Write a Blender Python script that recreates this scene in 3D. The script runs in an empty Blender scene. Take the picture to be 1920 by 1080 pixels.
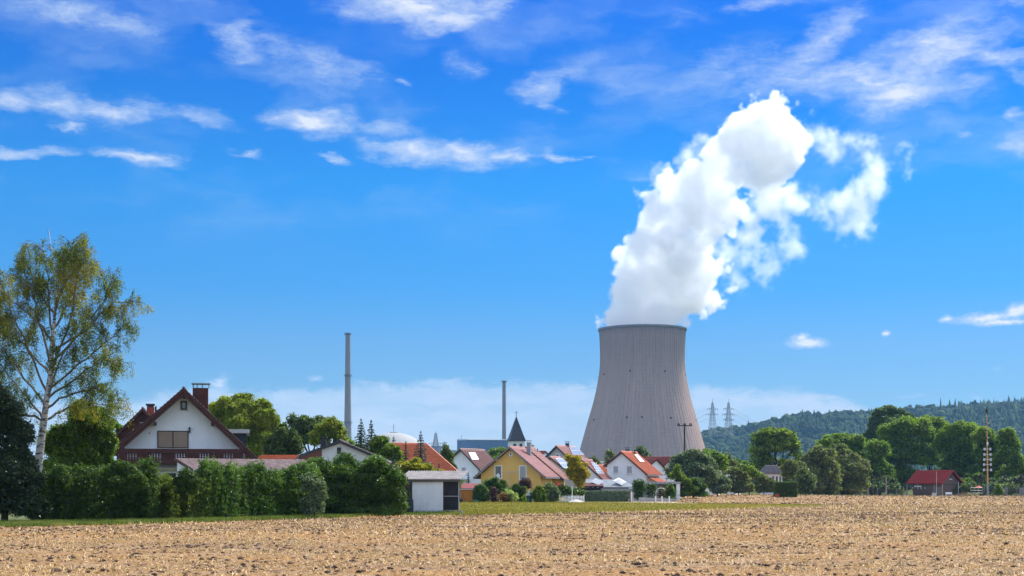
import bpy, math, random
import numpy as np
from mathutils import Vector, Matrix, Euler

rng = np.random.default_rng(7)
random.seed(7)
S = bpy.context.scene
COL = S.collection
R = math.radians

# ------------------------------------------------------------------ camera, sky, sun, exposure
F = 2667.0            # focal length in photograph pixels (1920 wide)
HOR = 912.0           # eye level row
EYE = 2.2
cam = bpy.data.cameras.new('camera')
cam.lens = 50.0
cam.sensor_width = 36.0
cam.shift_y = (HOR - 540.0) / 1920.0
cam.clip_start = 0.5
cam.clip_end = 30000
camo = bpy.data.objects.new('camera', cam)
camo.location = (0, 0, EYE)
camo.rotation_euler = (R(90), 0, 0)
COL.objects.link(camo)
S.camera = camo

S.view_settings.view_transform = 'Standard'
S.view_settings.look = 'None'
S.view_settings.gamma = 1
S.view_settings.use_curve_mapping = False
S.view_settings.exposure = 0.65
S.cycles.max_bounces = 16
S.cycles.diffuse_bounces = 4
S.cycles.glossy_bounces = 3
S.cycles.transmission_bounces = 6
S.cycles.transparent_max_bounces = 8
S.cycles.volume_bounces = 12
S.cycles.use_denoising = True
S.cycles.volume_step_rate = 3.0
S.cycles.use_adaptive_sampling = True
S.cycles.adaptive_threshold = 0.025
S.cycles.volume_max_steps = 256

SUN_AZ, SUN_EL = 46.0, 50.0        # degrees right of the view direction, above the horizon
sd = Vector((math.sin(R(SUN_AZ)) * math.cos(R(SUN_EL)), math.cos(R(SUN_AZ)) * math.cos(R(SUN_EL)), math.sin(R(SUN_EL))))
sun = bpy.data.lights.new('sun', 'SUN')
sun.energy = 4.6
sun.angle = R(0.5)
sun.color = (1.0, 0.95, 0.86)
suno = bpy.data.objects.new('sun', sun)
suno.rotation_euler = sd.to_track_quat('Z', 'Y').to_euler()
COL.objects.link(suno)


class NT:
    """small helper to write node maths"""
    def __init__(self, tree):
        self.t = tree
        self.n = tree.nodes
        self.l = tree.links

    def node(self, kind, **kw):
        n = self.n.new(kind)
        for k, v in kw.items():
            setattr(n, k, v)
        return n

    def put(self, sock, v):
        if isinstance(v, bpy.types.NodeSocket):
            self.l.new(v, sock)
        elif v is not None:
            if isinstance(v, (tuple, list)) and sock.type == 'RGBA' and len(v) == 3:
                v = (*v, 1)
            sock.default_value = v

    def m(self, op, a, b=None, c=None, clamp=False):
        n = self.node('ShaderNodeMath', operation=op, use_clamp=clamp)
        for i, v in enumerate((a, b, c)):
            if v is not None:
                self.put(n.inputs[i], v)
        return n.outputs[0]

    def v(self, op, a, b=None, scale=None):
        n = self.node('ShaderNodeVectorMath', operation=op)
        self.put(n.inputs[0], a)
        if b is not None:
            self.put(n.inputs[1], b)
        if scale is not None:
            self.put(n.inputs['Scale'], scale)
        return n.outputs['Value'] if op in ('LENGTH', 'DISTANCE', 'DOT_PRODUCT') else n.outputs[0]

    def noise(self, vec, scale, detail=4, rough=0.55, dim='3D', color=False):
        n = self.node('ShaderNodeTexNoise', noise_dimensions=dim)
        if vec is not None:
            self.put(n.inputs['Vector'], vec)
        n.inputs['Scale'].default_value = scale
        n.inputs['Detail'].default_value = detail
        n.inputs['Roughness'].default_value = rough
        return n.outputs['Color'] if color else n.outputs[0]

    def maprange(self, x, a, b, c=0.0, d=1.0, smooth=False):
        n = self.node('ShaderNodeMapRange')
        if smooth:
            n.interpolation_type = 'SMOOTHSTEP'
        self.put(n.inputs[0], x)
        for i, v in enumerate((a, b, c, d)):
            self.put(n.inputs[i + 1], v)
        return n.outputs[0]

    def ramp(self, x, stops, interp='LINEAR'):
        n = self.node('ShaderNodeValToRGB')
        n.color_ramp.interpolation = interp
        e = n.color_ramp.elements
        while len(e) < len(stops):
            e.new(0.5)
        for el, (p, c) in zip(e, stops):
            el.position = p
            el.color = (*c, 1)
        self.put(n.inputs[0], x)
        return n.outputs[0]

    def mix(self, f, a, b, blend='MIX'):
        n = self.node('ShaderNodeMix', data_type='RGBA', blend_type=blend)
        self.put(n.inputs[0], f)
        self.put(n.inputs[6], a)
        self.put(n.inputs[7], b)
        return n.outputs[2]

    def comb(self, x, y, z):
        n = self.node('ShaderNodeCombineXYZ')
        for i, v in enumerate((x, y, z)):
            self.put(n.inputs[i], v)
        return n.outputs[0]


world = bpy.data.worlds.new('World')
S.world = world
world.use_nodes = True
wt = NT(world.node_tree)
wt.n.clear()
w_out = wt.node('ShaderNodeOutputWorld')
w_bg = wt.node('ShaderNodeBackground')
w_bg.inputs['Strength'].default_value = 0.1
sky = wt.node('ShaderNodeTexSky')
sky.sky_type = 'NISHITA'
sky.sun_disc = False
sky.sun_elevation = R(SUN_EL)
sky.sun_rotation = R(SUN_AZ)
sky.altitude = 400
sky.air_density = 1.0
sky.dust_density = 0.4
sky.ozone_density = 3.0
tc = wt.node('ShaderNodeTexCoord')
D = tc.outputs['Generated']
sep = wt.node('ShaderNodeSeparateXYZ')
wt.put(sep.inputs[0], D)
dx, dy, dz = sep.outputs
az = wt.m('ARCTAN2', dx, dy)
el = wt.m('ARCSINE', dz)
eld = wt.m('MULTIPLY', el, 180 / math.pi / 90.0)          # 0..1 for 0..90 degrees of elevation
# the deep saturated blue of the photograph, paler towards the horizon
tint = wt.ramp(eld, [(0.0, (0.272, 0.386, 0.57)), (0.0041, (0.272, 0.386, 0.57)), (0.0196, (0.227, 0.331, 0.464)), (0.041, (0.176, 0.29, 0.418)), (0.0623, (0.15, 0.295, 0.461)), (0.0859, (0.073, 0.301, 0.521)), (0.1322, (0.025, 0.322, 0.597)), (0.1816, (0.0, 0.237, 0.607)), (0.2098, (0.0, 0.218, 0.644)), (0.35, (0.05, 0.34, 0.8)), (0.8, (0.24, 0.46, 0.85))])
skyc = wt.mix(1.0, sky.outputs[0], tint, 'MULTIPLY')
skyc = wt.v('SCALE', skyc, scale=1.45)

# clouds: placed by azimuth and elevation (in thousandths of a radian), torn by noise
azm = wt.m('MULTIPLY', az, 1000.0)
elm = wt.m('MULTIPLY', el, 1000.0)
P0 = wt.comb(azm, elm, 0.0)


def ang(px, py):
    a = math.atan((px - 960) / F)
    e = math.atan((HOR - py) / math.hypot(F, px - 960))
    return a * 1000, e * 1000


K = 1000.0 / F * 0.97
stretch = wt.v('MULTIPLY', P0, (1.0, 2.3, 1.0))
wn = wt.node('ShaderNodeTexNoise')
wt.put(wn.inputs['Vector'], stretch)
wn.inputs['Scale'].default_value = 0.03
wn.inputs['Detail'].default_value = 5
wn.inputs['Roughness'].default_value = 0.6
warp = wt.v('MULTIPLY', wt.v('SUBTRACT', wn.outputs['Color'], (0.5, 0.5, 0.5)), (46.0, 22.0, 0.0))
P1 = wt.v('ADD', P0, warp)


def blobs(lst, base):
    acc = None
    for (px, py, rx, ry, rot, s) in lst:
        a, e = ang(px, py)
        mp = wt.node('ShaderNodeMapping', vector_type='TEXTURE')
        wt.put(mp.inputs[0], base)
        mp.inputs[1].default_value = (a, e, 0)
        mp.inputs[2].default_value = (0, 0, R(rot))
        mp.inputs[3].default_value = (rx * K * 1.2, ry * K * 1.2, 1)
        ln = wt.v('LENGTH', mp.outputs[0])
        f = wt.m('MULTIPLY_ADD', ln, -s, s)
        acc = f if acc is None else wt.m('SMOOTH_MAX', acc, f, 0.15)
    return wt.m('MAXIMUM', acc, 0.0)


wisps = [  # px, py, rx, ry, tilt, strength
    (120, 22, 130, 34, -8, .50), (235, 44, 95, 24, -12, .45),
    (450, 72, 62, 52, -25, .62), (520, 92, 150, 42, -20, .36), (625, 122, 105, 38, -14, .58),
    (780, 14, 165, 36, -4, 1.0), (850, 36, 105, 34, 6, 1.0), (690, 22, 110, 26, 0, .5), (925, 10, 75, 16, 8, .5),
    (25, 190, 60, 26, 0, .8), (120, 196, 80, 33, -8, .8), (205, 210, 90, 28, -4, .72), (290, 198, 95, 24, -8, .5), (385, 215, 65, 24, -14, .6),
    (585, 228, 98, 30, -3, 1.0), (628, 216, 50, 22, 20, .7), (715, 233, 90, 18, -6, .5),
    (20, 288, 62, 15, 3, .8), (110, 283, 66, 12, 3, .6), (262, 294, 100, 19, -5, .85), (470, 287, 50, 9, 0, .6), (632, 295, 42, 10, -12, .75), (126, 238, 50, 9, -6, .55),
    (775, 284, 118, 28, -4, .92), (860, 284, 105, 30, -8, .9), (965, 294, 60, 14, -4, .85), (1046, 297, 38, 13, -20, .75), (1095, 296, 26, 8, 0, .4),
    (1012, 160, 62, 36, 10, .68), (1055, 140, 90, 30, 20, .4), (1020, 190, 50, 20, -30, .4),
    (1470, 138, 130, 42, 22, .62), (1545, 80, 125, 42, 36, .66), (1400, 118, 170, 62, 5, .38), (1640, 155, 230, 40, -8, .85), (1690, 172, 110, 46, 14, 1.0),
    (1760, 92, 150, 56, 10, .85), (1870, 108, 110, 24, -3, .85), (1700, 120, 120, 40, 6, .55), (1430, 10, 80, 18, 0, .6), (1905, 12, 60, 12, 0, .5), (1900, 140, 70, 16, -20, .4),
    (1908, 215, 26, 18, 0, .6), (1912, 262, 36, 40, 0, .6), (868, 122, 42, 28, -20, .36), (752, 156, 22, 9, -10, .55), (1288, 30, 90, 30, 10, .25), (1230, 340, 70, 10, 4, .28), (1620, 300, 120, 60, 10, .15),
    (1700, 742, 60, 7, 0, .4), (1850, 744, 60, 6, 0, .4), (412, 722, 30, 16, 0, .8),
]
puffs = [
    (1515, 643, 46, 13, 0, 1.0), (1502, 634, 20, 12, 0, .9), (1663, 625, 10, 8, 0, .9), (1850, 596, 70, 13, 4, 1.0), (1905, 584, 42, 17, 25, 1.0), (1775, 598, 18, 12, 0, .8),
    (593, 709, 20, 9, 0, .6), (1812, 250, 22, 8, 0, .45), (1868, 690, 16, 7, 0, .4), (1880, 604, 80, 8, 0, .9),
]
fb = wt.noise(stretch, 0.075, 7, 0.62)
fib = wt.noise(wt.v('MULTIPLY', P1, (1.0, 3.0, 1.0)), 0.032, 8, 0.68)
fw = blobs(wisps, P1)
nz = wt.m('MULTIPLY', wt.m('SUBTRACT', wt.m('ADD', wt.m('MULTIPLY', fb, 0.4), wt.m('MULTIPLY', fib, 0.6)), 0.5), 1.7)
gate = wt.maprange(fw, 0.0, 0.35, 0, 1, True)
wd = wt.m('MULTIPLY', wt.maprange(wt.m('ADD', fw, nz), 0.0, 0.98, 0, 0.9), gate)
warp2 = wt.v('MULTIPLY', wt.v('SUBTRACT', wt.noise(P0, 0.16, 5, 0.6, color=True), (0.5, 0.5, 0.5)), (8.0, 6.0, 0.0))
fp = blobs(puffs, wt.v('ADD', P0, warp2))
pd = wt.maprange(wt.m('ADD', fp, wt.m('MULTIPLY', nz, 0.7)), 0.12, 0.8, 0, 0.95)
pd = wt.m('MULTIPLY', pd, wt.maprange(fp, 0.0, 0.1))
# long pale bank low over the horizon, its upper edge rising and falling
edge_n = wt.noise(wt.comb(azm, 0.0, 3.0), 0.011, 4, 0.5)
bank_top = wt.ramp(wt.maprange(azm, -350, 350), [(0.0, (.42,) * 3), (0.18, (.52,) * 3), (0.36, (.58,) * 3), (0.5, (.60,) * 3), (0.58, (.57,) * 3),
                                                (0.68, (.50,) * 3), (0.78, (.56,) * 3), (0.85, (.46,) * 3), (0.9, (.26,) * 3), (1.0, (.25,) * 3)], 'B_SPLINE')
bt = wt.m('ADD', wt.m('MULTIPLY', bank_top, 130.0), wt.m('MULTIPLY', wt.m('SUBTRACT', edge_n, 0.5), 18.0))
hd = wt.m('SUBTRACT', bt, wt.m('ADD', elm, wt.m('MULTIPLY', wt.m('SUBTRACT', fib, 0.5), 30.0)))
bank = wt.maprange(hd, -1.0, 9.0, 0, 1, True)
streak = wt.maprange(wt.noise(wt.v('MULTIPLY', P1, (1.0, 5.0, 1.0)), 0.016, 5, 0.55), 0.34, 0.62, 0.55, 1.0)
bd = wt.m('MULTIPLY', wt.m('MULTIPLY', bank, streak), wt.maprange(elm, 120, 60, 0.8, 1.0))
fbl = wt.m('SUBTRACT', 1.0, wt.m('MULTIPLY', wt.m('SUBTRACT', 1.0, bd), wt.m('SUBTRACT', 1.0, wt.m('MAXIMUM', wd, pd))))
cl_hi = wt.ramp(wt.m('MAXIMUM', wd, pd), [(0.0, (2.7, 3.9, 5.8)), (0.5, (4.0, 4.8, 6.1)), (0.8, (5.2, 5.6, 6.3)), (1.0, (6.1, 6.2, 6.5))])
skyf = wt.mix(bd, skyc, (4.0, 4.7, 5.6))
vl = wt.noise(wt.v('MULTIPLY', P1, (1.0, 2.4, 1.0)), 0.0085, 3, 0.5)
vl = wt.m('MULTIPLY', wt.maprange(vl, 0.44, 0.7, 0, 0.38, True), wt.maprange(fib, 0.3, 0.65, 0.35, 1.0))
vl = wt.m('MULTIPLY', vl, wt.maprange(elm, 150, 240))
skyf = wt.mix(vl, skyf, (3.6, 4.6, 6.0))
skyf = wt.mix(wt.m('MAXIMUM', wd, pd), skyf, cl_hi)
wt.put(w_bg.inputs['Color'], skyf)
# unseen sky: brightened, with extra cloud added to lift the shade; pale low down
dxy = wt.m('ADD', wt.m('MAXIMUM', dz, 0.0), 0.25)
plane = wt.comb(wt.m('DIVIDE', dx, dxy), wt.m('DIVIDE', dy, dxy), 0.0)
gn = wt.noise(plane, 2.6, 5, 0.6)
gd = wt.maprange(gn, 0.40, 0.66, 0, 0.85)
skyp = wt.v('SCALE', wt.v('MULTIPLY', sky.outputs[0], (0.95, 0.98, 1.0)), scale=1.95)
skyo = wt.mix(wt.maprange(elm, 260, 20, 0, 0.75), skyp, (4.3, 5.3, 6.8))
skyo = wt.mix(gd, skyo, (7.8, 8.0, 8.7))
w_bg2 = wt.node('ShaderNodeBackground')
w_bg2.inputs['Strength'].default_value = 0.1
wt.put(w_bg2.inputs['Color'], skyo)
out = wt.m('MAXIMUM', wt.maprange(wt.m('ABSOLUTE', azm), 372.0, 560.0), wt.maprange(elm, 350.0, 480.0))
w_mix = wt.node('ShaderNodeMixShader')
wt.put(w_mix.inputs[0], out)
wt.l.new(w_bg.outputs[0], w_mix.inputs[1])
wt.l.new(w_bg2.outputs[0], w_mix.inputs[2])
wt.l.new(w_mix.outputs[0], w_out.inputs[0])

# ------------------------------------------------------------------ helpers
def W(px, py, Y):
    """photograph pixel at depth Y -> world point"""
    return Vector(((px - 960.0) * Y / F, Y, EYE + (HOR - py) * Y / F))


def wx(px, Y):
    return (px - 960.0) * Y / F


def wz(py, Y):
    return EYE + (HOR - py) * Y / F


def gy(py):
    """depth at which the ground lies on row py"""
    return EYE * F / (py - HOR)


MATS = {}
LEAF_GAIN = 1.35


def mat(name, col, rough=0.8, var=0.12, scale=3.0, bump=0.0, bscale=20.0, spec=0.3, metal=0.0, col2=None, dirt=None, coords='Object', trans=0.0):
    if name in MATS:
        return MATS[name]
    m = bpy.data.materials.new(name)
    m.use_nodes = True
    t = NT(m.node_tree)
    b = t.n['Principled BSDF']
    c = t.node('ShaderNodeTexCoord').outputs[coords]
    n1 = t.noise(c, scale, 5, 0.6)
    lo = tuple(x * (1 - var) for x in col)
    hi = tuple(min(1, x * (1 + var)) for x in (col2 or col))
    cc = t.mix(t.maprange(n1, 0.3, 0.7), lo, hi)
    if dirt:
        n2 = t.noise(t.v('MULTIPLY', c, (1.0, 1.0, 0.25)), scale * 2.3, 6, 0.65)
        cc = t.mix(t.maprange(n2, 0.5, 0.8, 0, 0.7), cc, dirt)
    t.put(b.inputs['Base Color'], cc)
    b.inputs['Roughness'].default_value = rough
    b.inputs['Specular IOR Level'].default_value = spec
    b.inputs['Metallic'].default_value = metal
    if bump:
        bn = t.node('ShaderNodeBump')
        bn.inputs['Strength'].default_value = bump
        bn.inputs['Distance'].default_value = 0.02
        t.put(bn.inputs['Height'], t.noise(c, bscale, 4, 0.6))
        t.put(b.inputs['Normal'], bn.outputs[0])
    MATS[name] = m
    return m


def leaf_mat(name, c1, c2, c3=None, trans=0.35, rough=0.45, big=0.6, spec=0.28):
    """c1..c2 vary leaf by leaf, c3 in larger patches"""
    if name in MATS:
        return MATS[name]
    m = bpy.data.materials.new(name)
    m.use_nodes = True
    t = NT(m.node_tree)
    b = t.n['Principled BSDF']
    o = t.n['Material Output']
    g = t.node('ShaderNodeNewGeometry')
    rnd = g.outputs['Random Per Island']
    c = t.node('ShaderNodeTexCoord').outputs['Object']
    c1, c2, c3 = (tuple(x * LEAF_GAIN for x in c) if c else None for c in (c1, c2, c3))
    trans = trans + (0.08 if trans > .2 else 0)
    c1 = tuple(x * .42 for x in c1)
    c2 = tuple(x * 1.35 for x in c2)
    col = t.mix(t.m('POWER', rnd, 1.3), c1, c2)
    if c3:
        col = t.mix(t.maprange(t.noise(c, big, 3, 0.5), 0.5, 0.68, 0, 0.85), col, c3)
    t.put(b.inputs['Base Color'], col)
    b.inputs['Roughness'].default_value = rough
    b.inputs['Specular IOR Level'].default_value = spec
    tr = t.node('ShaderNodeBsdfTranslucent')
    t.put(tr.inputs[0], t.mix(1.0, col, (1.55, 1.75, 0.7), 'MULTIPLY'))
    mx = t.node('ShaderNodeMixShader')
    mx.inputs[0].default_value = trans
    t.l.new(b.outputs[0], mx.inputs[1])
    t.l.new(tr.outputs[0], mx.inputs[2])
    t.l.new(mx.outputs[0], o.inputs[0])
    MATS[name] = m
    return m


def np_mesh(name, V, Q=None, T=None, mats=None, mi=None, smooth=False):
    """mesh from numpy arrays: V (n,3), quads (m,4) and/or triangles (k,3)"""
    me = bpy.data.meshes.new(name)
    V = np.asarray(V, np.float32)
    nq = 0 if Q is None else len(Q)
    nt = 0 if T is None else len(T)
    me.vertices.add(len(V))
    me.vertices.foreach_set('co', V.ravel())
    parts, starts, tot, pos = [], [], [], 0
    if nq:
        parts.append(np.asarray(Q, np.int32).ravel())
        starts.append(np.arange(nq) * 4)
        tot.append(np.full(nq, 4))
        pos = nq * 4
    if nt:
        parts.append(np.asarray(T, np.int32).ravel())
        starts.append(pos + np.arange(nt) * 3)
        tot.append(np.full(nt, 3))
    li = np.concatenate(parts)
    me.loops.add(len(li))
    me.loops.foreach_set('vertex_index', li)
    me.polygons.add(nq + nt)
    me.polygons.foreach_set('loop_start', np.concatenate(starts).astype(np.int32))
    me.polygons.foreach_set('loop_total', np.concatenate(tot).astype(np.int32))
    if mi is not None:
        me.polygons.foreach_set('material_index', np.asarray(mi, np.int32))
    if smooth:
        me.polygons.foreach_set('use_smooth', np.ones(nq + nt, bool))
    me.update(calc_edges=True)
    for x in (mats or []):
        me.materials.append(x)
    return me


def link(name, me, parent=None, kind=None, label=None, loc=None, rotz=None):
    o = bpy.data.objects.new(name, me)
    COL.objects.link(o)
    if parent is not None:
        o.parent = parent
    if kind:
        o['kind'] = kind
    if label:
        o['label'] = label
    if loc is not None:
        o.location = loc
    if rotz is not None:
        o.rotation_euler = (0, 0, rotz)
    return o


def tag(o, label, cat, group=None, kind=None):
    o['label'] = label
    o['category'] = cat
    if group:
        o['group'] = group
    if kind:
        o['kind'] = kind
    return o


def thing(name, label, cat, loc, rotz=0.0, group=None):
    o = bpy.data.objects.new(name, None)
    o.empty_display_size = 0.3
    COL.objects.link(o)
    o.location = loc
    o.rotation_euler = (0, 0, rotz)
    return tag(o, label, cat, group)


def copy_tree(o, parent=None):
    c = o.copy()
    COL.objects.link(c)
    if parent is not None:
        c.parent = parent
    for ch in [x for x in o.children]:
        copy_tree(ch, c)
    return c


class MB:
    """collects simple solids into one mesh"""
    def __init__(self):
        self.v, self.f = [], []

    def add(self, vs, fs):
        k = len(self.v)
        self.v += [tuple(p) for p in vs]
        self.f += [tuple(i + k for i in f) for f in fs]
        return self

    def box(self, x0, x1, y0, y1, z0, z1, M=None):
        vs = [Vector((x, y, z)) for z in (z0, z1) for y in (y0, y1) for x in (x0, x1)]
        if M is not None:
            vs = [M @ p for p in vs]
        return self.add(vs, [(0, 2, 3, 1), (4, 5, 7, 6), (0, 1, 5, 4), (2, 6, 7, 3), (0, 4, 6, 2), (1, 3, 7, 5)])

    def prism(self, poly, y0, y1, M=None):
        """polygon in the xz plane pushed from y0 to y1"""
        n = len(poly)
        vs = [Vector((p[0], y0, p[1])) for p in poly] + [Vector((p[0], y1, p[1])) for p in poly]
        if M is not None:
            vs = [M @ p for p in vs]
        fs = [tuple(range(n)), tuple(range(2 * n - 1, n - 1, -1))]
        fs += [(i, i + n, (i + 1) % n + n, (i + 1) % n) for i in range(n)]
        return self.add(vs, fs)

    def slab(self, quad, n, t):
        """thin plate: four corner points and thickness t along n"""
        q = [Vector(p) for p in quad]
        n = Vector(n) * t
        vs = q + [p + n for p in q]
        return self.add(vs, [(3, 2, 1, 0), (4, 5, 6, 7), (0, 1, 5, 4), (1, 2, 6, 5), (2, 3, 7, 6), (3, 0, 4, 7)])

    def tube(self, pts, rs, seg=8, cap=True):
        pts = [Vector(p) for p in pts]
        if not isinstance(rs, (list, tuple)):
            rs = [rs] * len(pts)
        k = len(self.v)
        ref = Vector((0.31, 0.95, 0.05)).normalized()
        for i, p in enumerate(pts):
            d = (pts[min(i + 1, len(pts) - 1)] - pts[max(i - 1, 0)])
            d = d.normalized() if d.length > 1e-9 else Vector((0, 0, 1))
            u = d.cross(ref)
            if u.length < 0.1:
                u = d.cross(Vector((1, 0, 0)))
            u.normalize()
            w = d.cross(u)
            for s in range(seg):
                a = 2 * math.pi * s / seg
                self.v.append(tuple(p + (u * math.cos(a) + w * math.sin(a)) * rs[i]))
        for i in range(len(pts) - 1):
            for s in range(seg):
                a = k + i * seg + s
                b = k + i * seg + (s + 1) % seg
                self.f.append((a, a + seg, b + seg, b))
        if cap:
            self.f.append(tuple(k + s for s in range(seg)))
            self.f.append(tuple(k + (len(pts) - 1) * seg + seg - 1 - s for s in range(seg)))
        return self

    def lathe(self, prof, seg=24, c=(0, 0, 0)):
        k = len(self.v)
        for (r, z) in prof:
            for s in range(seg):
                a = 2 * math.pi * s / seg
                self.v.append((c[0] + r * math.cos(a), c[1] + r * math.sin(a), c[2] + z))
        for i in range(len(prof) - 1):
            for s in range(seg):
                a = k + i * seg + s
                b = k + i * seg + (s + 1) % seg
                self.f.append((a, b, b + seg, a + seg))
        return self

    def make(self, name, m, parent=None, smooth=False, kind=None, label=None, loc=None, rotz=None):
        me = bpy.data.meshes.new(name)
        me.from_pydata(self.v, [], self.f)
        me.update()
        if smooth:
            me.polygons.foreach_set('use_smooth', [True] * len(me.polygons))
        me.materials.append(m)
        return link(name, me, parent, kind, label, loc, rotz)


def box(name, m, parent, x0, x1, y0, y1, z0, z1, **kw):
    return MB().box(x0, x1, y0, y1, z0, z1).make(name, m, parent, **kw)


# ------------------------------------------------------------------ materials
M_concrete = mat('grey_concrete', (0.36, 0.35, 0.34), 0.9, 0.15, 1.5, 0.3, 8)
M_white = mat('white_plaster', (0.80, 0.80, 0.82), 0.9, 0.04, 0.8, 0.25, 14, dirt=(0.68, 0.67, 0.66))
M_whitepaint = mat('white_paint', (0.78, 0.78, 0.78), 0.5, 0.04, 2)
M_dark = mat('dark_metal', (0.035, 0.035, 0.04), 0.5, 0.2, 4)
M_steel = mat('galvanised_steel', (0.42, 0.44, 0.46), 0.45, 0.12, 3, metal=0.5)
M_glass = mat('window_glass', (0.03, 0.04, 0.05), 0.08, 0.2, 1, spec=0.8)
M_redwood = mat('red_brown_timber', (0.070, 0.020, 0.015), 0.6, 0.25, 5, 0.3, 30)
M_darkred = mat('dark_red_timber', (0.055, 0.016, 0.013), 0.65, 0.3, 5, 0.3, 30)
M_bark = mat('bark', (0.075, 0.058, 0.042), 0.95, 0.35, 4, 0.8, 12)
M_greywood = mat('weathered_grey_timber', (0.13, 0.115, 0.10), 0.9, 0.3, 3, 0.5, 18)

# ------------------------------------------------------------------ the cooling tower and the plant
TY = 1418.0
TX = wx(1204.5, TY)
PX = TY / F


def tower_mat():
    m = bpy.data.materials.new('tower_concrete')
    m.use_nodes = True
    t = NT(m.node_tree)
    b = t.n['Principled BSDF']
    c = t.node('ShaderNodeTexCoord').outputs['Object']
    s = t.node('ShaderNodeSeparateXYZ')
    t.put(s.inputs[0], c)
    a = t.m('DIVIDE', t.m('ARCTAN2', s.outputs[0], s.outputs[1]), 2 * math.pi)
    cell = t.comb(t.m('FLOOR', t.m('MULTIPLY', a, 168.0)), t.m('FLOOR', t.m('DIVIDE', s.outputs[2], 3.6)), 0.0)
    wn = t.node('ShaderNodeTexWhiteNoise', noise_dimensions='3D')
    t.put(wn.inputs[0], cell)
    seam = t.maprange(t.m('ABSOLUTE', t.m('SUBTRACT', t.m('FRACT', t.m('DIVIDE', s.outputs[2], 3.6)), 0.5)), 0.42, 0.5)
    seam = t.m('MULTIPLY', seam, t.maprange(t.noise(t.comb(t.m('MULTIPLY', a, 30.0), 0.0, t.m('FLOOR', t.m('DIVIDE', s.outputs[2], 3.6))), 1.0, 3), 0.45, 0.65))
    big = t.noise(t.comb(t.m('MULTIPLY', a, 40.0), t.m('MULTIPLY', s.outputs[2], 0.012), 0.0), 1.0, 6, 0.65)
    col = t.mix(t.maprange(big, 0.3, 0.7), (0.35, 0.245, 0.20), (0.44, 0.315, 0.26))
    col = t.mix(t.m('MULTIPLY', wn.outputs[0], 0.35), col, (0.28, 0.195, 0.16))
    col = t.mix(t.m('MULTIPLY', seam, 0.75), col, (0.15, 0.13, 0.13))
    ribl = t.m('ABSOLUTE', t.m('SUBTRACT', t.m('FRACT', t.m('ADD', t.m('MULTIPLY', a, 84.0), 0.5)), 0.56))
    ribl = t.m('MULTIPLY', t.maprange(ribl, 0.10, 0.03), t.maprange(t.noise(t.comb(t.m('MULTIPLY', a, 84.0), 0.0, t.m('MULTIPLY', s.outputs[2], 0.06)), 1.0, 3), 0.35, 0.6, .12, .42))
    col = t.mix(ribl, col, (0.17, 0.13, 0.12))
    # the older, darker upper third is streaked by damp
    hi = t.maprange(t.m('ADD', s.outputs[2], t.m('MULTIPLY', big, 40.0)), 120, 165)
    col = t.mix(t.m('MULTIPLY', hi, 0.45), col, (0.20, 0.15, 0.145))
    strk = t.noise(t.comb(t.m('MULTIPLY', a, 130.0), t.m('MULTIPLY', s.outputs[2], 0.02), 4.0), 1.0, 5, 0.7)
    col = t.mix(t.m('MULTIPLY', t.maprange(strk, 0.52, 0.72), 0.35), col, (0.15, 0.115, 0.105))
    col = t.mix(t.m('MULTIPLY', t.maprange(strk, 0.46, 0.3), 0.25), col, (0.46, 0.33, 0.29))
    top = t.m('MULTIPLY', t.maprange(s.outputs[2], 150, 161), t.maprange(strk, 0.35, 0.6, 0.25, 0.7))
    col = t.mix(top, col, (0.11, 0.09, 0.09))
    t.put(b.inputs['Base Color'], col)
    b.inputs['Roughness'].default_value = 0.95
    b.inputs['Specular IOR Level'].default_value = 0.1
    return m


tower = thing('cooling_tower', 'huge grey concrete cooling tower with steam rising from its open top', 'cooling tower', (TX, TY, 0))
prof = [(617, 80.6), (634, 79.6), (652, 78.8), (678, 78.4), (691, 79.1), (704, 80.7), (724, 84.4), (740, 87.6), (753, 90.8), (792, 102.4), (818, 109.6), (841, 116), (868, 123.5), (893, 130.5)]
zs = np.array([wz(p[0], TY) for p in prof])[::-1]
rs = np.array([p[1] * PX for p in prof])[::-1]
NA, NR = 84 * 8, 96
zz = np.linspace(zs[0], zs[-1], NR)
rr = np.interp(zz, zs, rs)
rr = np.convolve(np.pad(rr, 5, mode='reflect', reflect_type='odd'), np.ones(11) / 11, 'valid')
aa = np.arange(NA) * 2 * np.pi / NA
rib = np.where(np.arange(NA) % 8 == 0, 0.42, 0.0) + np.where(np.arange(NA) % 8 == 4, 0.14, 0.0)
Ro = rr[:, None] + rib[None, :]
out = np.stack([Ro * np.sin(aa), Ro * np.cos(aa), np.repeat(zz[:, None], NA, 1)], -1).reshape(-1, 3)
ri = rr - 1.2
inn = np.stack([ri[:, None] * np.sin(aa), ri[:, None] * np.cos(aa), np.repeat(zz[:, None], NA, 1)], -1).reshape(-1, 3)


def grid_faces(nr, na, off=0, flip=False):
    i = np.arange(nr - 1)[:, None] * na
    j = np.arange(na)[None, :]
    a = i + j
    b = i + (j + 1) % na
    q = np.stack([a, a + na, b + na, b], -1).reshape(-1, 4) + off
    return q[:, ::-1] if flip else q


n0 = NR * NA
Q = [grid_faces(NR, NA), grid_faces(NR, NA, n0, True)]
j = np.arange(NA)
jn = (j + 1) % NA
t0 = (NR - 1) * NA
Q.append(np.stack([t0 + j, t0 + j + n0, t0 + jn + n0, t0 + jn], -1))
Q.append(np.stack([j, jn, jn + n0, j + n0], -1))
link('shell', np_mesh('shell', np.vstack([out, inn]), np.vstack(Q), mats=[tower_mat()]), tower)
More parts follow.
